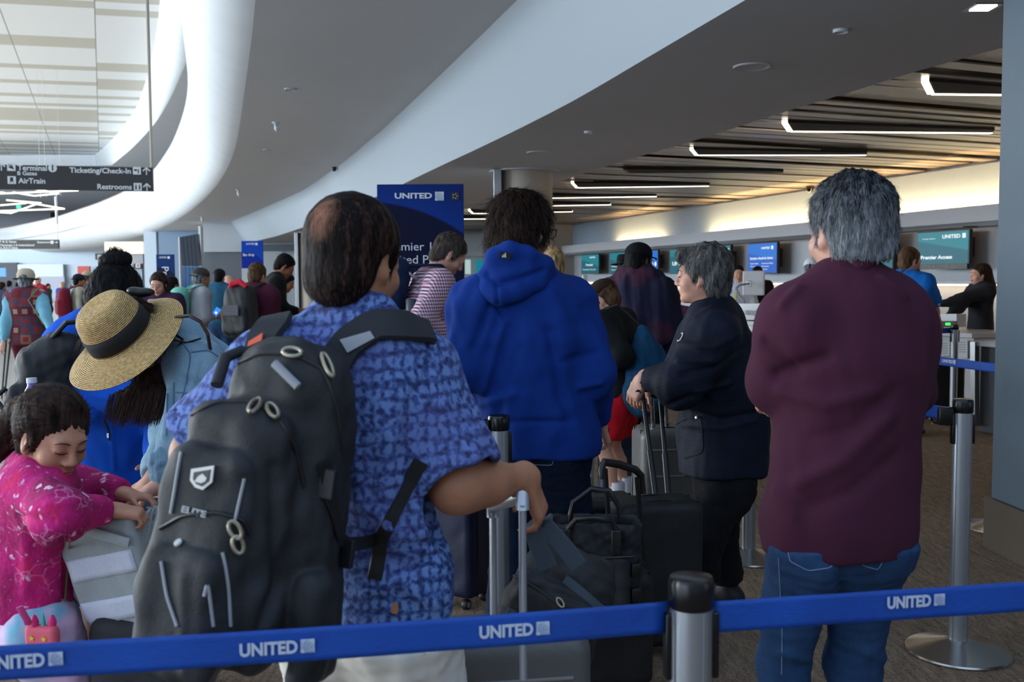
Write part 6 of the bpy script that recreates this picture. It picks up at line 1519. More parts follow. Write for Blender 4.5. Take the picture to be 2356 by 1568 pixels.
Yb = 8.0; b1 = fascia_sign('tall navy banner reading Premier 1K behind the gingham shirt man', 867, 424, 1066, Yb, .1, banner_mat('banner_navy', L(10, 16, 52), L(8, 52, 138), -.45, .71, 1.36, L(8, 34, 104)))
MB().box((b1.location[0], Yb + .03, .055), (.36, .2, .05), bev=.01).build('foot', m_black, b1)
pl = V(0, Yb - .004, 0); nY = V(0, -1, 0); Xp, Zp = V(1, 0, 0), V(0, 0, 1)
def word(root, txt, x0, x1, yc, cappx, Y, m, n=1.0, bold=.02, nm='lettering', dep=.0006):
    a = P(x0, yc, Y); b = P(x1, yc, Y); MB().text(txt, V(a[0], Y, a[2]), Xp, Zp, cappx * Y / F / .70, dep, bold, fitw=b[0] - a[0]).build(nm, m, root)
m_w = plain('print_white', L(214, 222, 232), .5)
word(b1, 'UNITED', 908, 994, 451, 12, Yb - .004, m_w, bold=.035)
g, l = MB(), MB(); globe(g, l, P(1011, 451, Yb - .004), Xp, Zp, 20 * Yb / F, nY); g.build('tail_emblem', m_w, b1); l.build('emblem_lines', plain('emblem_blue', L(60, 110, 170), .5), b1)
MB().box(P(1047, 451, Yb - .003), (.032, .003, .032)).build('alliance_square', m_black, b1)
q = MB(); cst = P(1047, 451, Yb - .007)
for i in range(5):
    a = i * 1.2566 + .3; c = cst + V(math.sin(a) * .017, 0, math.cos(a) * .017); q.prism([c + V(.0075 * math.sin(a + .0), 0, .0075 * math.cos(a)), c + V(.006 * math.sin(a + 2.2), 0, .006 * math.cos(a + 2.2)), c + V(.006 * math.sin(a - 2.2), 0, .006 * math.cos(a - 2.2))], V(0, -.001, 0))
q.build('alliance_star', m_w, b1)
word(b1, 'Premier 1K', 884, 1017, 568, 19, Yb - .004, m_w, bold=.0); word(b1, 'United Polaris', 884, 1050, 598, 19, Yb - .004, m_w, bold=.0)
b2_ = fascia_sign('smaller blue banner reading Bag drop above the man in the maroon shirt', 555, 554, 604, 26, .25, banner_mat('banner_blue', L(4, 40, 150), L(6, 66, 176), -.2, 1.55, .62))
word(b2_, 'UNITED', 566, 586, 561, 4, 25.99, m_w); word(b2_, 'Bag drop', 559, 585, 586, 6, 25.99, m_w); MB().box(P(590, 561, 25.99), (.03, .004, .03)).build('tail_emblem', m_w, b2_)
a, b = P(556, 617, 25.98), P(603, 617, 25.98); MB().box(((a[0] + b[0]) / 2, 25.99, a[2] / 2 + .02), ((b[0] - a[0]) / 2, .012, a[2] / 2 - .02)).build('lower_panel', plain('pale_grey_panel', L(176, 184, 192), .5), b2_)
b3 = fascia_sign('dark navy banner with sideways lettering beyond the woman in the purple jacket', 359, 585, 400, 30, .05, banner_mat('banner_dark', L(12, 20, 58), L(10, 48, 104), -.3, .9, .95))
word(b3, 'UNITED', 366, 383, 592, 4, 29.99, m_w); MB().box(P(388, 592, 29.99), (.035, .004, .035)).build('tail_emblem', m_w, b3)
a = P(379, 612, 29.985); MB().text('Premier', a, V(0, 0, -1), V(1, 0, 0), .30, .001, .0).build('lettering', m_w, b3)
# ---- leaning bank of dark flight screens
fb = P(436, 700, 33); rf = thing('flight_information_display', 'tall dark bank of upright flight screens between two white posts', 'display', (fb[0], 33, 0))
for i in range(5):
    x0, x1 = 413 + i * 8.5, 413 + (i + 1) * 8.5 - .8
    MB().prism([P(x0, 545 - i * 1.5, 33), P(x1, 544 - i * 1.5, 33), P(x1 + 6, 612, 33), P(x0 + 6, 612, 33)], V(0, .2, 0)).build('screen', plain('screen_dark', L(38, 48, 64), .2), rf)
    MB().prism([P(x0 + 6, 613, 33), P(x1 + 6, 613, 33), P(x1 + 6, 744.5, 33), P(x0 + 6, 744.5, 33)], V(0, .2, 0)).build('lower_screen', plain('screen_glow', L(60, 96, 140), .12), rf)
# ---- hanging way-finding signs
m_sign = plain('sign_black', L(34, 34, 36), .5)
SA, SBx = P(352, 412, 22), P(0, 402, 21.3); sdx = unit((SA - SBx) * V(1, 1, 0)); snn = V(sdx[1], -sdx[0], 0); zt, zb_ = P(352, 385, 22)[2], P(352, 439.5, 22)[2]
rs_ = thing('hanging_sign', 'large black hanging sign for Ticketing, Restrooms and AirTrain', 'sign', (SA[0], SA[1], zt))
MB().slab(V(*SA[:2], zb_), V(*(SBx - sdx * 3)[:2], zb_), V(*(SBx - sdx * 3)[:2], zt), V(*SA[:2], zt), -snn * .12).build('panel', m_sign, rs_)
PT = SA + snn * .004
def sp(px, py): return PPl(px, py, PT, snn)
m_sw = plain('sign_white', L(200, 204, 206), .5)
def sw(txt, x0, x1, yc, cap): a, b = sp(x0, yc), sp(x1, yc); MB().text(txt, a, sdx, UP, cap * 22 / F / .70, .001, .022, fitw=float(np.linalg.norm((b - a)[:2]))).build('lettering', m_sw, rs_)
sw('Terminal', 40, 108, 386, 11.5); sw('B Gates', 40, 85, 398.5, 8.5); sw('AirTrain', 42, 104, 416, 11.5); sw('Ticketing/Check-In', 160, 301, 391.5, 11.5); sw('Restrooms', 224, 303, 429.5, 11.5)
def sicon(cx, cy, w, kind):
    c = sp(cx, cy); s = w * 22 / F / 2; u = sdx; q = MB()
    if kind == 'up': q.prism([c + u * x * s + UP * y * s for x, y in ((-.12, -1), (.12, -1), (.12, .45), (.75, -.15), (.95, .1), (0, 1), (-.95, .1), (-.75, -.15), (-.12, .45))], snn * .004); q.build('arrow', m_sw, rs_); return
    if kind == 'circle': MB().lathe(c, [(s, 0), (s, .004), (0, .004)], 24, snn).build('number_disc', m_sw, rs_); MB().text('1', c + snn * .006, u, UP, s * 1.9, .001, .04, align='CENTER').build('number', m_sign, rs_); return
    q.prism([c + u * x * s + UP * y * s for x, y in ((-1, -1), (1, -1), (1, 1), (-1, 1))], snn * .004); q.build('pictogram', m_sw, rs_)
    d = MB()
    if kind == 'plane': polys = [((-.7, .5), (-.5, .7), (.7, -.5), (.5, -.7)), ((-.1, .75), (.1, .6), (.55, -.1), (.1, -.2)), ((-.75, -.1), (-.6, .1), (.2, .0), (.1, -.5))]
    elif kind == 'train': polys = [((-.4, -.4), (.4, -.4), (.4, .7), (-.4, .7)), ((-.6, -.8), (-.4, -.8), (-.15, -.45), (-.35, -.45)), ((.6, -.8), (.4, -.8), (.15, -.45), (.35, -.45))]
    elif kind == 'ticket': polys = [((-.7, -.1), (.0, -.1), (.0, .4), (-.7, .4)), ((.2, -.7), (.5, -.7), (.5, .4), (.2, .4))]
    else: polys = [((-.65, -.7), (-.25, -.7), (-.25, .4), (-.65, .4)), ((.25, -.7), (.65, -.7), (.65, .4), (.25, .4)), ((-.55, .5), (-.35, .5), (-.35, .75), (-.55, .75)), ((.35, .5), (.55, .5), (.55, .75), (.35, .75))]
    for pg in polys: d.prism([c + u * x * s + UP * y * s + snn * .0045 for x, y in pg], snn * .001)
    d.build('pictogram_figure', m_sign, rs_)
sicon(26, 384, 17, 'plane'); sicon(27, 414, 17, 'train'); sicon(121, 386.5, 18, 'circle'); sicon(315, 392.5, 17, 'ticket'); sicon(317, 429.5, 17, 'wc'); sicon(337, 393, 18, 'up'); sicon(338, 430, 18, 'up'); sicon(3, 383, 18, 'up')
MB().tube([sp(349, 386) - snn * .06, V(*(sp(349, 386) - snn * .06)[:2], 11)], .035, 10).build('hanger_rod', plain('rod_beige', L(150, 140, 124), .5), rs_, True)
r2s = thing('hanging_sign', 'small distant black sign for the gates and Restrooms under the white curve', 'sign', P(100, 552, 58))
a, b = P(-40, 552, 58), P(134, 572, 58); MB().box(((a[0] + b[0]) / 2, 58.1, (a[2] + b[2]) / 2), ((b[0] - a[0]) / 2, .1, (a[2] - b[2]) / 2)).build('panel', m_sign, r2s)
for (t_, x0, x1, y_) in (('F & G Gates', 0, 38, 556), ('Terminals 2 & International', 0, 79, 564), ('A, B & G Gates', 0, 41, 570), ('Restrooms', 86, 115, 557)): word(r2s, t_, x0, x1, y_, 4.4, 57.97, m_sw, bold=.03)
MB().box(P(120, 557, 57.97), (.09, .01, .09)).build('pictogram', m_sw, r2s); q = MB(); c = P(130, 557, 57.97); q.prism([c + V(x, 0, z) for x, z in ((-.1, -.02), (.02, -.02), (.0, -.07), (.1, 0), (.0, .07), (.02, .02), (-.1, .02))], V(0, -.01, 0)); q.build('arrow', m_sw, r2s)
c = P(133, 552, 58.1); MB().tube([c, c + UP * 3.2], .03, 8).build('hanger_rod', m_white, r2s, True)
for (x0, y0, x1, y1, Yd, lab, fig, col) in ((220, 583, 238, 597, 83.88, 'small black restroom sign with a pale square above the bun of hair', 'wc', None), (308, 603, 327, 618, 55.88, 'small black sign with a red mark on the white square beyond the bun', 'mark', L(206, 60, 60))):
    a, b = P(x0, y0, Yd), P(x1, y1, Yd); o = MB().box(((a[0] + b[0]) / 2, Yd, (a[2] + b[2]) / 2), ((b[0] - a[0]) / 2, .1, (a[2] - b[2]) / 2)).build('restroom_sign', m_sign); tag(o, lab, 'sign')
    cx = (x0 + x1) / 2; cy = (y0 + y1) / 2; MB().box(P(cx, cy, Yd - .11), ((b[0] - a[0]) * .28, .01, (a[2] - b[2]) * .32)).build('pale_square', m_sw, o)
    if col: MB().box(P(cx, cy, Yd - .125), (.05, .01, .06)).build('red_mark', plain('mark_red', col, .5), o)
    else:
        for dx in (-2.4, 2.4): MB().box(P(cx + dx, cy, Yd - .125), (.02, .01, .07)).build('figure', m_sign, o)
# ---- light tubes in the atrium, exit sign
m_tube = emis('tube_light', (1, .93, .80, 1), 2.6); Yt = 40
tubes = [((70, 434, 40), (106, 439, 41)), ((0, 445, 40), (180, 438, 39)), ((30, 442, 40), (77, 450, 41)), ((80, 450, 41), (135, 445, 40)), ((104, 439, 40), (134, 445, 41)), ((15, 460, 39), (95, 467, 40)), ((0, 472, 40), (60, 467, 41)), ((60, 465, 40), (148, 480, 39)), ((0, 485, 39), (148, 480, 40)), ((25, 490, 40), (82, 470, 41)), ((-20, 487, 40), (24, 489.5, 40)), ((-20, 441, 40), (10, 443, 40))]
rt_ = thing('tube_chandelier', 'cluster of crossing glowing light tubes hanging below the large black sign', 'chandelier', P(80, 440, 40))
for a, b in tubes: MB().tube([P(*a), P(*b)], .028, 10).build('light_tube', m_tube, rt_, True)
for (x, y0) in ((94, 455), (106, 452), (140, 450)): MB().tube([P(x, y0, 40), P(x, y0, 40) + UP * 5], .006, 6).build('wire', m_steel, rt_)
MB().tube([P(128, 452, 40), P(131, 515, 40)], .05, 10).build('drop_tube', m_white, rt_, True)
o = MB().box(P(43, 476, 60), (.12, .04, .1)).build('exit_sign', emis('exit_green', (.02, .8, .35, 1), 1.6)); tag(o, 'tiny green glowing exit sign among the light tubes', 'exit sign')

# ---- screens on the counter wall
def tv_mat(nm, c0, c1):
    if nm in _M: return _M[nm]
    t = NT(nm); v = t.coord(); s = t.n('SeparateXYZ'); t.l(v, s.inputs[0]); q = t.math('ADD', t.math('MULTIPLY', s.outputs['X'], .5), s.outputs['Z'])
    c = t.ramp(t.math('ADD', q, .5), [(.3, c0), (.52, c0), (.54, c1), (.9, c1)]); t.base(L(8, 8, 10)); t.l(c, t.b.inputs['Emission Color']); t.b.inputs['Emission Strength'].default_value = .85; t.b.inputs['Specular IOR Level'].default_value = .15; t.set(Roughness=.35); _M[nm] = t.m; return t.m
teal = tv_mat('screen_teal', L(14, 96, 112), L(20, 126, 140)); blu = tv_mat('screen_blue', L(10, 92, 196), L(16, 112, 214))
m_tvt = emis('screen_white', (.8, .9, .95, 1), .9)
def tv(label, xl, xr, yt, yb, m, lines, off=.34, thick=.06, side=None):
    n = WN; c1 = PW(xl, yt, off); c2 = PW(xr, yt, off); xm = (xl + xr) / 2
    ztop = PW(xm, yt, off)[2]; zbot = PW(xm, yb, off)[2]; a = V(c1[0], c1[1], 0); b = V(c2[0], c2[1], 0); u = unit(b - a); wd = np.linalg.norm(b - a); C = (a + b) / 2 + UP * (ztop + zbot) / 2
    root = thing('wall_screen', label, 'screen', C, 'information screens over the counters'); R = np.stack([u, -n, UP], 1); hh = (ztop - zbot) / 2
    MB().box(C - n * thick / 2, (wd / 2 + .018, thick / 2, hh + .018), R, .006).build('case', m_black, root)
    MB().box(C + n * .002, (wd / 2, .003, hh), R).build('display', m, root)
    MB().box(C - n * (off * .5 + .03), (wd * .12, off / 2 - .03, hh * .25), R).build('wall_bracket', m_black, root)
    MB().box(C - n * thick / 2 - n * .09 + u * (wd * .33), (wd * .1, .07, hh * .6), R, .01).build('rear_box', m_blk_m, root)
    for (txt, fx0, fx1, fz, cp, bold) in lines:
        o = C + n * .006 + u * (-wd / 2 + fx0 * wd) + UP * (hh - fz * 2 * hh); MB().text(txt, o, u, UP, cp * 2 * hh / .70, .0005, bold, fitw=(fx1 - fx0) * wd).build('lettering', m_tvt, root)
    return root, C, u, wd, hh
def emb(T_, fx, fz, s):
    root, C, u, wd, hh = T_; c = C + WN * .006 + u * (-wd / 2 + fx * wd) + UP * (hh - fz * 2 * hh); MB().prism([c - u * s - UP * s, c + u * s - UP * s, c + u * s + UP * s, c - u * s + UP * s], WN * .001).build('tail_emblem', m_tvt, root)
T1 = tv('teal Premier Access screen right of the grey-haired man', 2113, 2229, 533, 606, teal, [('UNITED', .50, .85, .16, .11, .03), ('Premier Access', .07, .70, .80, .11, .03), ('Priority check-in', .1, .36, .2, .04, .0)]); emb(T1, .92, .15, .035)
root, C, u, wd, hh = T1; MB().box(C - UP * (hh + .045) + WN * .0, (wd / 2, .02, .04), np.stack([u, -WN, UP], 1)).build('lower_strip', m_black, root)
MB().text('STAR ALLIANCE GOLD', C - UP * (hh + .045) + WN * .024 - u * wd * .36, u, UP, .05, .0005, .0, fitw=wd * .72).build('lettering', plain('gold_print', L(150, 146, 130), .5), root)
T2 = tv('teal screen partly hidden by the grey-haired man\'s ear side', 1985, 2054, 541, 622, teal, [('UNITED', .50, .80, .16, .10, .03)]); emb(T2, .88, .15, .035)
T3 = tv('bright blue luggage check-in screen above the white monitor', 1722, 1787, 560, 627, blu, [('UNITED', .48, .78, .16, .07, .03), ('luggage check-in times', .08, .88, .5, .09, .02), ('Domestic flights', .08, .38, .68, .045, 0), ('45 minutes', .08, .32, .78, .045, 0), ('International flights', .5, .9, .68, .045, 0), ('60 minutes', .5, .75, .78, .045, 0), ('All airports', .5, .7, .88, .045, 0)]); emb(T3, .86, .15, .035)
T4 = tv('teal screen with a pale yellow panel right of the navy jacket man\'s head', 1636, 1680, 566, 628, teal, [('UNITED', .58, .84, .15, .07, .02)]); emb(T4, .92, .15, .03)
root, C, u, wd, hh = T4; MB().box(C + WN * .006 - UP * hh * .2 + u * wd * .1, (wd * .4, .002, hh * .68), np.stack([u, -WN, UP], 1)).build('yellow_panel', emis('screen_yellow', L(150, 190, 130), .9), root)
T5 = tv('teal United screen left of the navy jacket man\'s head', 1542, 1600, 573, 628, teal, [('UNITED', .10, .75, .60, .15, .03)]); emb(T5, .88, .6, .05)
T6 = tv('blue screen right of the black cap', 1478, 1513, 577, 626, blu, [('UNITED', .2, .75, .62, .12, .03)]); emb(T6, .88, .62, .05)
T7 = tv('teal and blue screen behind the black felt hat', 1404, 1443, 581, 629, teal, [('UNITED', .5, .82, .15, .08, .02), ('Premier', .1, .45, .62, .12, .02), ('Priority check-in', .1, .8, .82, .06, 0)])
T8 = tv('leftmost teal screen on the counter wall beside the blue hoodie', 1338, 1377, 586, 628, teal, [('UNITED', .5, .82, .15, .08, .02), ('Premier', .28, .7, .55, .12, .02), ('Premier Access', .1, .85, .8, .08, 0)])
for (x0, x1, lab) in ((1070, 1083, 'pale narrow screen on the back wall right of the tall banner'), (1095, 1113, 'teal screen on the back wall between banner and hoodie')):
    a, b = P(x0, 597, 35.6), P(x1, 630, 35.6); o = MB().box(((a[0] + b[0]) / 2, 35.6, (a[2] + b[2]) / 2), ((b[0] - a[0]) / 2, .04, (a[2] - b[2]) / 2)).build('wall_screen', teal if x0 > 1080 else emis('screen_pale', (.45, .62, .6, 1), .8)); tag(o, lab, 'screen')
o = MB().lathe(PW(2232, 520, .5), [(.0, 0), (.10, 0), (.11, -.02), (0, -.03)], 24).build('access_point', m_black, None, True); tag(o, 'flat black disc fitting above the Premier Access screen', 'fitting')

# ---- check-in counters
m_ctr = plain('counter_white', L(196, 198, 204), .35); m_ctrd = plain('counter_dark', L(60, 62, 68), .5)
def counter(label, pxl, pxr, ytop, off, depth=.7, ztop=None, front=m_ctr, length=None):
    a = PPl(pxl, ytop, WP + WN * off, WN); b = PPl(pxr, ytop, WP + WN * off, WN); z = (a[2] + b[2]) / 2 if ztop is None else ztop; a = a * V(1, 1, 0); b = b * V(1, 1, 0)
    root = thing('check_in_counter', label, 'counter', (a + b) / 2, 'check-in counters'); u = unit(b - a); c = (a + b) / 2; L_ = np.linalg.norm(b - a); R = np.stack([u, -WN, UP], 1)
    MB().box(c - WN * depth / 2 + UP * (z - .025), (L_ / 2, depth / 2, .025), R, .006).build('worktop', m_ctr, root)
    MB().box(c - WN * (depth / 2) + UP * (z / 2 - .02), (L_ / 2 - .03, depth / 2 - .05, z / 2 - .035), R).build('cabinet', front, root)
    return root, c, u, R, z, L_
C1 = counter('white check-in counter with a lettered upstand, beside the white monitor', 1560, 1790, 745, 5.3, ztop=.95)
C2 = counter('white counter with notices, behind the lettered belt', 2050, 2236, 770, 3.6, ztop=.85)
C3 = counter('white-topped counter end beside the blue-grey column', 2242, 2400, 782, 4.4, ztop=.85, front=m_ctrd)
C4 = counter('far white counter left of the boy\'s cap', 1300, 1500, 742, 5.0, ztop=.95)
def card(root, nm, pl_off, x0, x1, y0, y1, m, th=.01):
    a = PPl(x0, y1, WP + WN * pl_off, WN); b = PPl(x1, y1, WP + WN * pl_off, WN); c = PPl(x1, y0, WP + WN * pl_off, WN); d = PPl(x0, y0, WP + WN * pl_off, WN); return MB().slab(a, b, c, d, -WN * th).build(nm, m, root)
card(C1[0], 'upstand', 5.32, 1697, 1782, 698, 735, m_ctr, .2); 
o = PPl(1712, 719, WP + WN * 5.335, WN); e = PPl(1738, 719, WP + WN * 5.335, WN); MB().text('UNITED', o, C1[2], UP, .075, .001, .02, fitw=float(np.linalg.norm(e - o))).build('lettering', plain('counter_print', L(130, 138, 150), .5), C1[0])
card(C1[0], 'tail_emblem', 5.335, 1740, 1749, 711, 724, _M['counter_print'], .003)
for (x0, x1, y0, y1) in ((1738, 1765, 757, 790), (1705, 1728, 760, 788)): card(C1[0], 'notice', 5.315, x0, x1, y0, y1, plain('notice_paper', L(204, 206, 212), .6), .004)
for (x0, x1, y0, y1) in ((2157, 2185, 785, 818), (2203, 2226, 782, 824), (2160, 2190, 830, 900)):
    n_ = card(C2[0], 'notice', 3.62, x0, x1, y0, y1, _M['notice_paper'], .004)
    for i in range(5): card(C2[0], 'notice_text', 3.623, x0 + 3, x1 - 4, y0 + 4 + i * 5.5, y0 + 6 + i * 5.5, plain('print_grey2', L(150, 154, 162), .6), .001)
ws = thing('luggage_scale_display', 'small white scale display with a green readout behind the far stanchion', 'scale display', PPl(2190, 735, WP + WN * 3.7, WN))
card(ws, 'housing', 3.75, 2150, 2201, 722, 752, m_ctr, .12); card(ws, 'screen', 3.76, 2166, 2200, 738, 752, m_black, .01); card(ws, 'readout', 3.77, 2175, 2186, 742, 748, emis('green_led', (.05, .9, .1, 1), 1.5), .004)
card(C3[0], 'end_post', 4.43, 2232, 2243, 786, 978, m_steel, .05)
# monitor on an arm
mm = thing('check_in_monitor', 'white-backed monitor on a bent arm facing the agent with the lanyard', 'monitor', P(1733, 650, 12.6))
Rm = rotz(-.35); cM = P(1734, 651, 12.6); MB().box(cM, (.135, .025, .155), Rm, .015).build('screen_back', plain('monitor_white', L(198, 202, 208), .45), mm)
q = MB(); q.box(P(1724, 652, 12.48), (.03, .02, .035), Rm, .006); q.build('mount_plate', m_steel, mm)
q = MB(); q.tube([P(1724, 652, 12.46), P(1703, 655, 12.4), P(1694, 662, 12.4), P(1700, 676, 12.4), P(1712, 690, 12.4), P(1714, 740, 12.4)], .014, 8); q.build('arm', m_alu, mm, True)
mm2 = thing('check_in_monitor', 'slim pale monitor seen edge-on beside the blue hoodie shoulder', 'monitor', P(1344, 650, 17))
MB().box(P(1345, 651, 17), (.035, .12, .14), bev=.01).build('screen_back', _M['monitor_white'], mm2); MB().tube([P(1345, 668, 17), P(1345, 700, 17)], .02, 8).build('arm', m_alu, mm2, True)
# kiosk with small screen
kk = thing('check_in_kiosk', 'self-service kiosk with a thin glowing-edged screen in front of the beige column', 'kiosk', P(716, 730, 12.5) * V(1, 1, 0))
c = P(716, 668, 12.5); MB().prism([P(708, 651, 12.5), P(714, 650, 12.5), P(721, 674, 12.45), P(714, 676, 12.45)], V(.0, .25, 0)).build('screen', plain('kiosk_shell', L(206, 208, 206), .4), kk)
MB().box(V(c[0] + .02, 12.7, .52), (.13, .16, .5), bev=.02).build('pedestal', _M['monitor_white'], kk); MB().box(P(712, 664, 12.49), (.007, .01, .04)).build('lit_edge', emis('kiosk_warm', (.8, .7, .3, 1), .8), kk)
# ================================================================== PEOPLE FARTHER OFF
def gingham(nm='gingham', c=L(120, 44, 78), sc=330):
    t = NT(nm); v = t.coord(); s = t.n('SeparateXYZ'); t.l(v, s.inputs[0])
    a = t.math('GREATER_THAN', t.math('SINE', t.math('MULTIPLY', t.math('ADD', s.outputs['X'], t.math('MULTIPLY', s.outputs['Y'], .8)), sc)), .1); b = t.math('GREATER_THAN', t.math('SINE', t.math('MULTIPLY', s.outputs['Z'], sc)), .1)
    m = t.math('MULTIPLY', t.math('ADD', a, b), .5); t.base(t.ramp(m, [(.0, L(214, 208, 216)), (.5, (.42, .24, .32, 1)), (1, c)])); t.set(Roughness=.9); return t.m
def patchwork():
    t = NT('patchwork_knit'); v = t.coord(); s = t.n('SeparateXYZ'); t.l(v, s.inputs[0]); sc = 9.5
    fx = t.math('MULTIPLY', s.outputs['X'], sc); fz = t.math('MULTIPLY', s.outputs['Z'], sc)
    c = t.n('CombineXYZ'); t.l(t.math('FLOOR', fx), c.inputs[0]); t.l(t.math('FLOOR', fz), c.inputs[1]); w = t.n('TexWhiteNoise'); w.noise_dimensions = '2D'; t.l(c.outputs[0], w.inputs['Vector'])
    o = t.ramp(w.outputs['Value'], [(0, L(110, 40, 48)), (.25, L(74, 66, 84)), (.5, L(128, 98, 84)), (.75, L(96, 30, 40))], 'CONSTANT'); i = t.ramp(w.outputs['Value'], [(0, L(70, 60, 76)), (.3, L(150, 36, 44)), (.6, L(112, 24, 34)), (.8, L(150, 128, 110))], 'CONSTANT')
    ax = t.math('ABSOLUTE', t.math('SUBTRACT', t.math('FRACT', fx), .5)); az = t.math('ABSOLUTE', t.math('SUBTRACT', t.math('FRACT', fz), .5)); t.base(t.mix(t.math('LESS_THAN', t.math('MAXIMUM', ax, az), .26), o, i)); t.set(Roughness=.95); return t.m
C_ = lambda nm, *c, **k: cloth(nm, L(*c), **k)
def rucksack(J, root_label, m, w=.15, h=.22, d=.08, dz=-.02, m2=None, nm='backpack', strap=True, hh=.012, bottle=None):
    K = J['k']; n = -J['tfu']; c = J['chest'] + n * (.15 * K + d) + UP * dz; R = np.stack([unit(np.cross(J['up'], n)), n, J['up']], 1)
    root = thing(nm, root_label, 'backpack', c); s = SDF(hh, .02); s.box(c, V(w, d, h), R, r=min(w * .6, d * .98), taper=-.1); s.box(c + n * d * .9 - J['up'] * h * .3, V(w * .8, .035, h * .5), R, r=.03, k=.012)
    smesh('pack_body', s, m, root, fold=[(.1, .004, (1, 1, 1), 4)])
    if m2: MB().box(c + n * (d * 1.38) + J['up'] * h * .06, (w * .5, .008, h * .2), R, .007).build('front_panel', m2, root)
    if strap:
        for sg, q in ((-1, 'l'), (1, 'r')):
            S = J['neck'] * .45 + J['s' + q] * .55; f = J['tfu']; t_ = .085 * K
            p = [c + J['up'] * h * .8 + R[:, 0] * 0 + (S - J['neck']) * .5, S - f * .05 + J['up'] * t_, S + J['up'] * (t_ + .012), S + f * .07 + J['up'] * t_ * .7, S + f * .12 * K - J['up'] * .08]
            q_ = MB(); q_.tube(p, .024, 8, flat=.35); q_.build('shoulder_strap', m, root, True)
    return root, c, R
h_dgrey = hair_mat('hair_dark_grey', L(26, 23, 21), L(92, 80, 74))
# ---- gingham shirt man with the navy pack
J, r = bgp('man in a red and white checked shirt looking down, beside the tall navy banner', 1052, 549, 6.0, 72, gingham(), C_('grey_trousers', 96, 98, 102), h_dgrey, sk_fair, lean=16, hp=38, w=.98, H=1.76, arms=((1085, 740, 6.3), (1050, 775, 5.75)), topkw=dict(h=.011, collar=.07, hem=.04), strands=4000, twist=0)
rucksack(J, 'navy blue backpack with a grey bottle pocket on the checked shirt man', C_('pack_navy', 22, 38, 70), .15, .24, .09, -.02, hh=.010)
c = P(944, 735, 5.72); rb2 = thing('bottle_pocket', 'grey mesh pocket on the navy backpack', 'pocket', c); s = SDF(.008, .01); s.box(c, V(.05, .04, .06), r=.03); smesh('mesh_pocket', s, C_('mesh_grey', 124, 126, 132), rb2)
o = MB().lathe(P(946, 735, 5.70), [(.030, -.05), (.032, .03), (.030, .115), (.026, .12), (0, .12)], 20).build('water_bottle', plain('bottle_slate', L(52, 60, 72), .4), None, True); tag(o, 'slate grey bottle standing in the pocket of the navy backpack', 'bottle')
q = MB(); q.tube([P(935, 622, 5.8), P(944, 630, 5.8), P(950, 636, 5.82), P(958, 640, 5.85)], .008, 8); o = q.build('strap_clip', plain('clip_pale', L(180, 182, 180), .5), None, True); tag(o, 'pale curved clip at the top of the navy backpack', 'clip')
# ---- boy
J, r = bgp('boy in a brown baseball cap, black hoodie and red shorts, head bowed', 1380, 668, 6.1, -62, C_('black_hoodie', 20, 24, 26), None, h_brown, sk_fair, lean=10, hp=30, H=1.44, sleeve='long', short=C_('red_shorts', 190, 18, 34, bump=.15), legw=True, w=.95, hat=cap_hat(C_('brown_cap', 52, 36, 30), back=False), topkw=dict(h=.011, t=.035, collar=.06, hem=.05, extra=lambda s: None), twist=0, arms=((1385, 850, 5.95), (1350, 860, 6.2)))
for q in 'lr':
    MB().tube([J['a' + q] + UP * .14, J['a' + q] + UP * .0], .042, 14).build('sock', C_('sock_white', 196, 196, 206), r, True)
b_ = P(1354, 704, 5.90); MB().box(b_, (.011, .004, .009), rotz(-.4)).build('cap_badge', plain('badge_blue_white', L(160, 170, 200), .6), r)
bc = P(1492, 850, 5.85); rd = thing('drawstring_bag', 'slack teal blue drawstring bag on the back of the boy', 'bag', bc); s = SDF(.012, .05); s.ell(bc + V(0, 0, -.02), V(.13, .10, .20)); s.ell(bc + V(-.03, .02, -.16), V(.12, .10, .12)); s.cap(bc + V(-.02, 0, .12), bc + V(-.03, 0, .24), .07, .03)
smesh('bag_body', s, C_('teal_bag', 20, 66, 100, nz=.2), rd, fold=[(.12, .012, (1, 1, 2.5), 3), (.05, .006, (1, 1, 2), 5)])
q = MB(); q.tube([bc + V(-.03, 0, .24), P(1420, 700, 5.85), P(1395, 712, 5.9)], .006, 6); q.build('cord', m_black, rd, True)
# ---- shawl person
def shawl(J, root):
    s = SDF(.014, .05); c = J['chest']; s.cap(J['neck'] - UP * .02, J['pel'] - UP * .02, .17, .27, sq=(J['tfu'], .8), k=.05); s.cap(J['neck'], J['neck'] + UP * .05, .08, .07)
    for q in ('sl', 'sr'): s.cap(J[q], J['chest'] + (J[q] - J['neck']) * 1.1 - UP * .15, .10, .14, k=.06)
    t = NT('plaid_shawl'); v = t.coord(); f = t.noise(v, 3.2, 3); t.base(t.ramp(f, [(.40, L(24, 28, 54)), (.52, L(30, 30, 58)), (.62, L(72, 34, 56)), (.72, L(26, 26, 50))])); t.set(Roughness=1); t.bump(t.noise(v, 300, 2), .4, .004)
    smesh('shawl', s, t.m, root, fold=[(.13, .014, (1, 1, 5), 3), (.06, .006, (1, 1, 5), 5)], cut=[(J['pel'] - UP * .0, V(.5, 0, -1))])
J, r = bgp('person in a black cap and a dark navy plaid shawl, back to us', 1470, 557, 7.0, 25, C_('dark_shirt', 30, 32, 50), m_blackdenim, h_black, sk_brown, hp=2, hy=25, w=1.0, hat=cap_hat(C_('black_cap', 18, 19, 22)), exh=lambda s, T, R, k: s.ell(T(0, -.06, -.05), V(.07, .05, .07) * k, R, k=.04))
shawl(J, r)
q = MB(); c = P(1528, 785, 6.9); o = MB().box(c, (.03, .02, .05), None, .01).build('coral_pouch', plain('coral', L(230, 90, 96), .6)); tag(o, 'small coral pouch hanging below the edge of the plaid shawl', 'pouch')
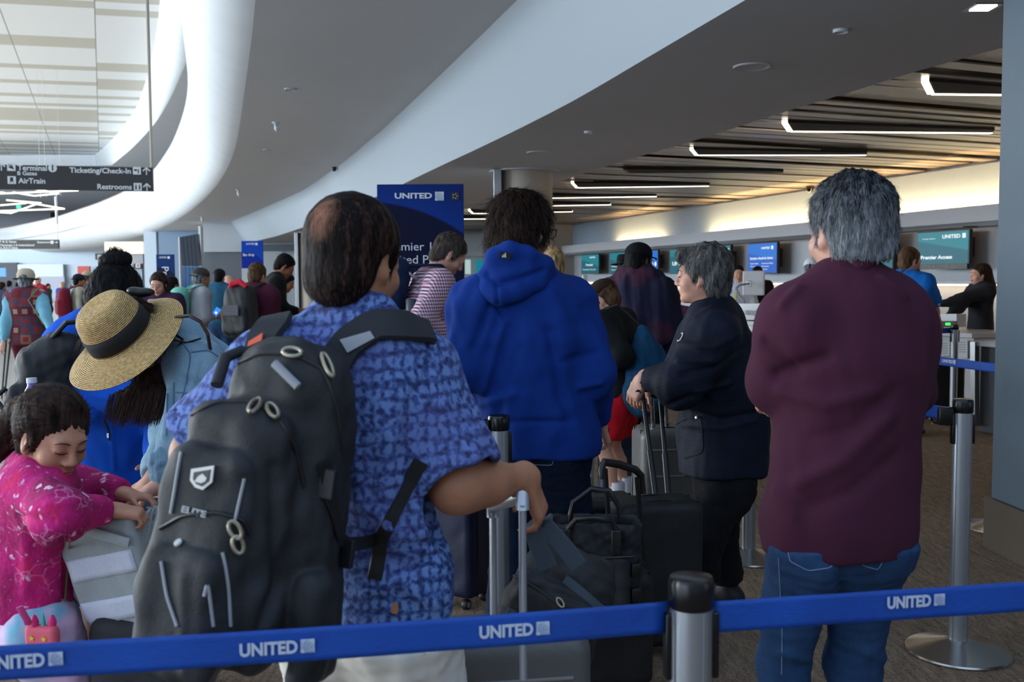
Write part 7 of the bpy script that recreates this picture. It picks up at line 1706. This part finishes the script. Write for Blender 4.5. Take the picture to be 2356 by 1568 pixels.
# ---- felt hat man
def felt(J, root):
    T, R, k = HL(J); m = C_('felt_black', 24, 22, 24); MB().lathe(T(0, -.01, .045), [(.155 * k, -.003), (.15 * k, .003), (.092 * k, .004), (.088 * k, .08), (.075 * k, .105), (0, .10)], 28, R[:, 2]).build('felt_hat', m, root, True)
bgp('man in a black brimmed felt hat beyond the shawl person', 1438, 590, 10.5, 10, C_('black_coat', 18, 18, 22), m_blackdenim, h_black, sk_fair, hat=felt)
bgp('person in a mauve top behind the shoulder of the navy jacket man', 1552, 668, 11.0, 0, C_('mauve_top', 116, 72, 112), m_jeans_d, h_dbrown, sk_fair, H=1.3)
bgp('dark-haired woman in a grey short-sleeved top at the counter right of the black cap', 1497, 613, 14.0, 195, C_('grey_tee', 52, 54, 60), m_blackdenim, h_black, sk_brown, sleeve='short', fem=True, bits=True, exh=lambda s, T, R, k: s.cap(T(0, -.06, .02), T(.02, -.06, -.22), .08 * k, .05 * k))
J, r = bgp('agent in a white shirt with a yellow lanyard behind the white monitor', 1697, 609, 13.6, 205, C_('white_shirt', 196, 202, 222), m_blackdenim, h_black, sk_fair, hy=-20, fem=True, bits=True, exh=lambda s, T, R, k: s.ell(T(0, -.10, .03), V(.04, .04, .04) * k, R, k=.02))
q = MB(); q.tube([J['neck'] + J['f'] * .08 - UP * .0, J['chest'] + J['f'] * .15 - UP * .05, J['waist'] + J['f'] * .17], .012, 6, flat=.5); q.build('lanyard', plain('yellow', L(206, 198, 40), .6), r, True)
bgp('person in black mostly hidden behind the white monitor', 1744, 612, 15.5, 180, C_('blk_top', 20, 20, 24), m_blackdenim, h_black, sk_brown, H=1.62)
bgp('grey-haired person in a white cap and dark jacket left of the tall grey-haired man', 1872, 592, 9.5, 30, C_('olive_jacket', 62, 62, 58), m_jeans_d, h_grey, sk_fair, hat=cap_hat(C_('white_cap', 206, 206, 212), back=False), H=None, w=1.0)
J, r = bgp('bearded man in a bright blue shirt at the counter behind the burgundy shoulder', 2090, 566, 9.0, 48, C_('sky_shirt', 22, 112, 204), C_('dk_navy', 26, 32, 52), h_brown, sk_fair, hy=25, hp=12, w=1.05, arms=(None, (2160, 740, 9.3)), sleeve='short', topkw=dict(hem=.08))
T, R, k = HL(J); s = SDF(.008, .02); s.cap(T(-.03, .06, -.075), T(.03, .06, -.075), .035 * k, .035 * k); s.ell(T(0, .085, -.12), V(.045, .035, .06) * k, R); o = smesh('beard', s, h_blond, r)
q = MB(); q.tube([P(2080, 618, 8.82), P(2068, 632, 8.8), P(2062, 650, 8.8)], .022, 8, flat=.4); q.build('strap', C_('olive_strap', 60, 66, 60), r, True)
J, r = bgp('airline agent with long dark wavy hair reaching across the counter', 2252, 606, 11.2, -92, C_('charcoal_cardigan', 38, 38, 44), m_blackdenim, h_dbrown, sk_fair, fem=True, bits=True, arms=((2150, 702, 11.0), (2172, 735, 10.8)), hp=5, exh=lambda s, T, R, k: (s.cap(T(0, -.06, .04), T(0, -.10, -.16), .09 * k, .085 * k), s.cap(T(0, -.10, -.16), T(.0, -.10, -.32), .085 * k, .05 * k)), strands=1500)
bgp('blonde woman with tied-back hair just right of the blue hoodie', 1268, 578, 6.6, -10, C_('pale_top', 120, 112, 104), m_jeans_d, h_blond, sk_fair, fem=True, w=.85, exh=lambda s, T, R, k: (s.ell(T(0, -.11, .03), V(.035, .03, .035) * k, R, k=.02), s.ell(T(0, -.06, -.03), V(.07, .05, .07) * k, R)), H=1.66)
# ---- left background
def bowler(J, root):
    T, R, k = HL(J); MB().lathe(T(0, -.01, .035), [(.150 * k, .0), (.14 * k, -.006), (.10 * k, .006), (.098 * k, .012)], 28, R[:, 2]).build('hat_brim', C_('hat_band', 46, 44, 46), root, True)
    MB().lathe(T(0, -.01, .04), [(.103 * k, 0), (.103 * k, .05), (.085 * k, .092), (.05 * k, .112), (0, .118)], 28, R[:, 2]).build('felt_hat', C_('cream_felt', 190, 178, 154), root, True)
J, r = bgp('woman in a cream bowler hat and patchwork vest walking away with trekking poles', 60, 633, 11.4, -8, C_('aqua_sleeve', 118, 176, 196), C_('wine_trousers', 92, 20, 38), h_grey, sk_fair, H=1.56, hat=bowler, fem=True, w=1.1, arms=((8, 790, 11.2), (118, 770, 11.1)), strands=0)
top(J, patchwork(), r, t=.036, sleeve='none', hem=.12, h=.02, w=1.12, d=1.1, fold=.004, name='patchwork_vest')
q = MB(); q.tube([P(95, 655, 11.1), P(65, 690, 11.05), P(100, 745, 11.05)], .02, 8, flat=.3); q.build('shoulder_strap', C_('sage_strap', 104, 112, 92), r, True)
for x0, x1 in ((12, 4), (22, 10)):
    q = MB(); q.tube([P(x0 + 2, 785, 11.0), PZ(x1, 915, .01) * V(1, 1, 1)], .011, 8); o = q.build('trekking_pole', m_black, None, True); tag(o, 'dark trekking pole %s by the woman in the patchwork vest' % ('farther out' if x0 < 20 else 'nearer'), 'pole')
bgp('bald man in a red jacket far off beyond the bowler hat', 86, 636, 27, 200, C_('red_jacket', 168, 26, 44), C_('khaki', 112, 104, 90), None, sk_fair, w=1.1)
bgp('small far child-sized figure in a blue sweater and jeans', 143, 648, 32, 185, C_('blue_sweater', 24, 74, 180), m_jeans, h_blond, sk_fair, fem=True)
J, r = bgp('man in a dark cap and camouflage shirt carrying a maroon backpack', 183, 630, 17, 55, C_('camo', 150, 146, 130, nz=.5), C_('grey_jeans', 84, 88, 96), h_black, sk_tan, hat=cap_hat(C_('navy_cap', 26, 30, 42), back=True)); rucksack(J, 'maroon backpack on the camouflage shirt man', C_('maroon_pack', 108, 22, 40), .17, .25, .10, -.08, hh=.02)
bgp('man in a khaki cap behind the camouflage shirt', 203, 623, 19, 60, C_('khaki_shirt', 140, 130, 112), C_('grey_jeans', 84, 88, 96), h_brown, sk_tan, hat=cap_hat(C_('khaki_cap', 170, 160, 138)))
for (px, py, Y_, fc, lab, c1, hmt) in ((22, 645, 30, 10, 'far figure in grey at the left edge beside the blue screen', (96, 104, 130), h_black), (6, 648, 24, 20, 'far figure in dark clothes at the extreme left edge', (52, 60, 84), h_dbrown), (40, 650, 40, 0, 'far figure in dusty blue between the left edge and the bowler hat', (90, 110, 140), h_black), (112, 652, 38, 90, 'far figure in dark green right of the red jacket', (40, 66, 60), h_black), (163, 655, 44, 0, 'tiny far figure in pale blue left of the dark cap', (150, 170, 196), h_grey)):
    bgp(lab, px, py, Y_, fc, C_('far_%d' % px, *c1), m_jeans_d, hmt, sk_tan)
J, r = bgp('woman with long dark hair in a purple jacket looking down, facing us', 366, 624, 10.0, 185, C_('plum_jacket', 58, 32, 62), m_jeans_d, h_dbrown, sk_fair, fem=True, bits=True, hp=22, w=.9, exh=lambda s, T, R, k: [s.cap(T(q * .065, -.02, .03), T(q * .085, .0, -.17), .035 * k, .03 * k, k=.03) for q in (-1, 1)], topkw=dict(collar=0))
MB().box(J['chest'] + J['f'] * .145 + UP * .0, (.07, .02, .12), np.stack([J['r'], J['f'], UP], 1), .015).build('pink_top', C_('pink_top', 206, 168, 186), r); q = MB(); q.tube([J['neck'] + J['f'] * .16 + V(.06, 0, -.04), J['waist'] + J['f'] * .19 + V(-.02, 0, .1)], .012, 6, flat=.4); q.build('red_strap', plain('red_strap', L(196, 24, 44), .6), r, True)
J, r = bgp('man in a grey sweater and dark cap reaching for his phone, mint backpack behind him', 473, 615, 11.6, 52, C_('grey_marl', 150, 152, 158), C_('salmon_shorts', 176, 96, 92), h_grey, sk_tan, lean=8, w=1.08, hat=cap_hat(C_('charcoal_cap', 66, 62, 62), back=True), arms=((418, 742, 11.3), (505, 728, 11.6)), topkw=dict(wrists=.75))
rucksack(J, 'mint green backpack slung behind the grey sweater man', C_('mint_pack', 104, 176, 156), .17, .26, .10, -.10, hh=.015)
o = MB().box(P(497, 718, 11.5), (.035, .005, .065), np.array(Euler((0, math.radians(35), 0)).to_matrix()), .006).build('phone', m_black); tag(o, 'phone with a glowing blue screen in the hand of the grey sweater man', 'phone'); MB().box(P(497, 718, 11.49), (.030, .003, .058), np.array(Euler((0, math.radians(35), 0)).to_matrix())).build('screen', emis('phone_blue', (.03, .22, 1, 1), 1.3), o); MB().box(P(497, 719, 11.48), (.012, .002, .012), np.array(Euler((0, math.radians(35), 0)).to_matrix())).build('white_tile', emis('phone_white', (.8, .86, 1, 1), 1.1), o)
bgp('man in a teal jacket and black cap, back to us, behind the grey sweater man', 505, 618, 15, 5, C_('teal_jacket', 40, 88, 116), m_jeans, h_black, sk_fair, w=1.1, hat=cap_hat(C_('black_cap', 18, 19, 22), back=False, brim=False))
bgp('bald pale-headed man glimpsed between the teal jacket and the maroon shirt', 528, 632, 17, 100, C_('white_tee', 190, 192, 196), m_jeans, None, sk_fair)
J, r = bgp('brown-haired man in a maroon shirt and grey trousers with a black and grey backpack', 591, 603, 9.6, 20, C_('maroon_check', 78, 30, 52, nz=.25), C_('grey_trousers', 96, 98, 102), h_brown, sk_fair, hp=15, w=1.12, strands=2500, arms=((560, 800, 9.7), (640, 790, 9.7)))
rk, c, R = rucksack(J, 'black backpack with grey panels and a red scarf on the maroon shirt man', m_nylon, .17, .25, .11, -.05, m2=C_('pack_grey', 92, 92, 98), hh=.012)
q = MB(); q.tube([c + R @ V(-.11, .02, .20), c + R @ V(-.05, .05, .26), c + R @ V(.02, .03, .28), c + R @ V(.10, .04, .23)], [.022, .03, .028, .02], 10); o = q.build('red_scarf', C_('red_scarf', 190, 36, 52, nz=.6), None, True); tag(o, 'red and white patterned scarf tied on top of the black and grey backpack', 'scarf')
bgp('black-haired man in a black jacket looking down at a trolley, right of the maroon shirt', 664, 617, 10.4, 72, C_('black_jkt', 18, 18, 20), m_blackdenim, h_black, sk_tan, lean=14, hp=38, arms=((690, 720, 10.8), (700, 716, 10.2)), topkw=dict(wrists=.85), strands=1200, H=1.75)
bgp('person in a grey shirt leaning forward behind the black jacket man', 682, 640, 12.2, 85, C_('grey_shirt2', 124, 128, 140), m_blackdenim, h_black, sk_tan, lean=28, hp=30, sleeve='short', H=1.6)
bgp('dark-haired person half hidden behind the woman in the purple jacket', 398, 655, 12.5, 30, C_('dk2', 38, 36, 46), m_jeans_d, h_black, sk_tan, H=1.5)
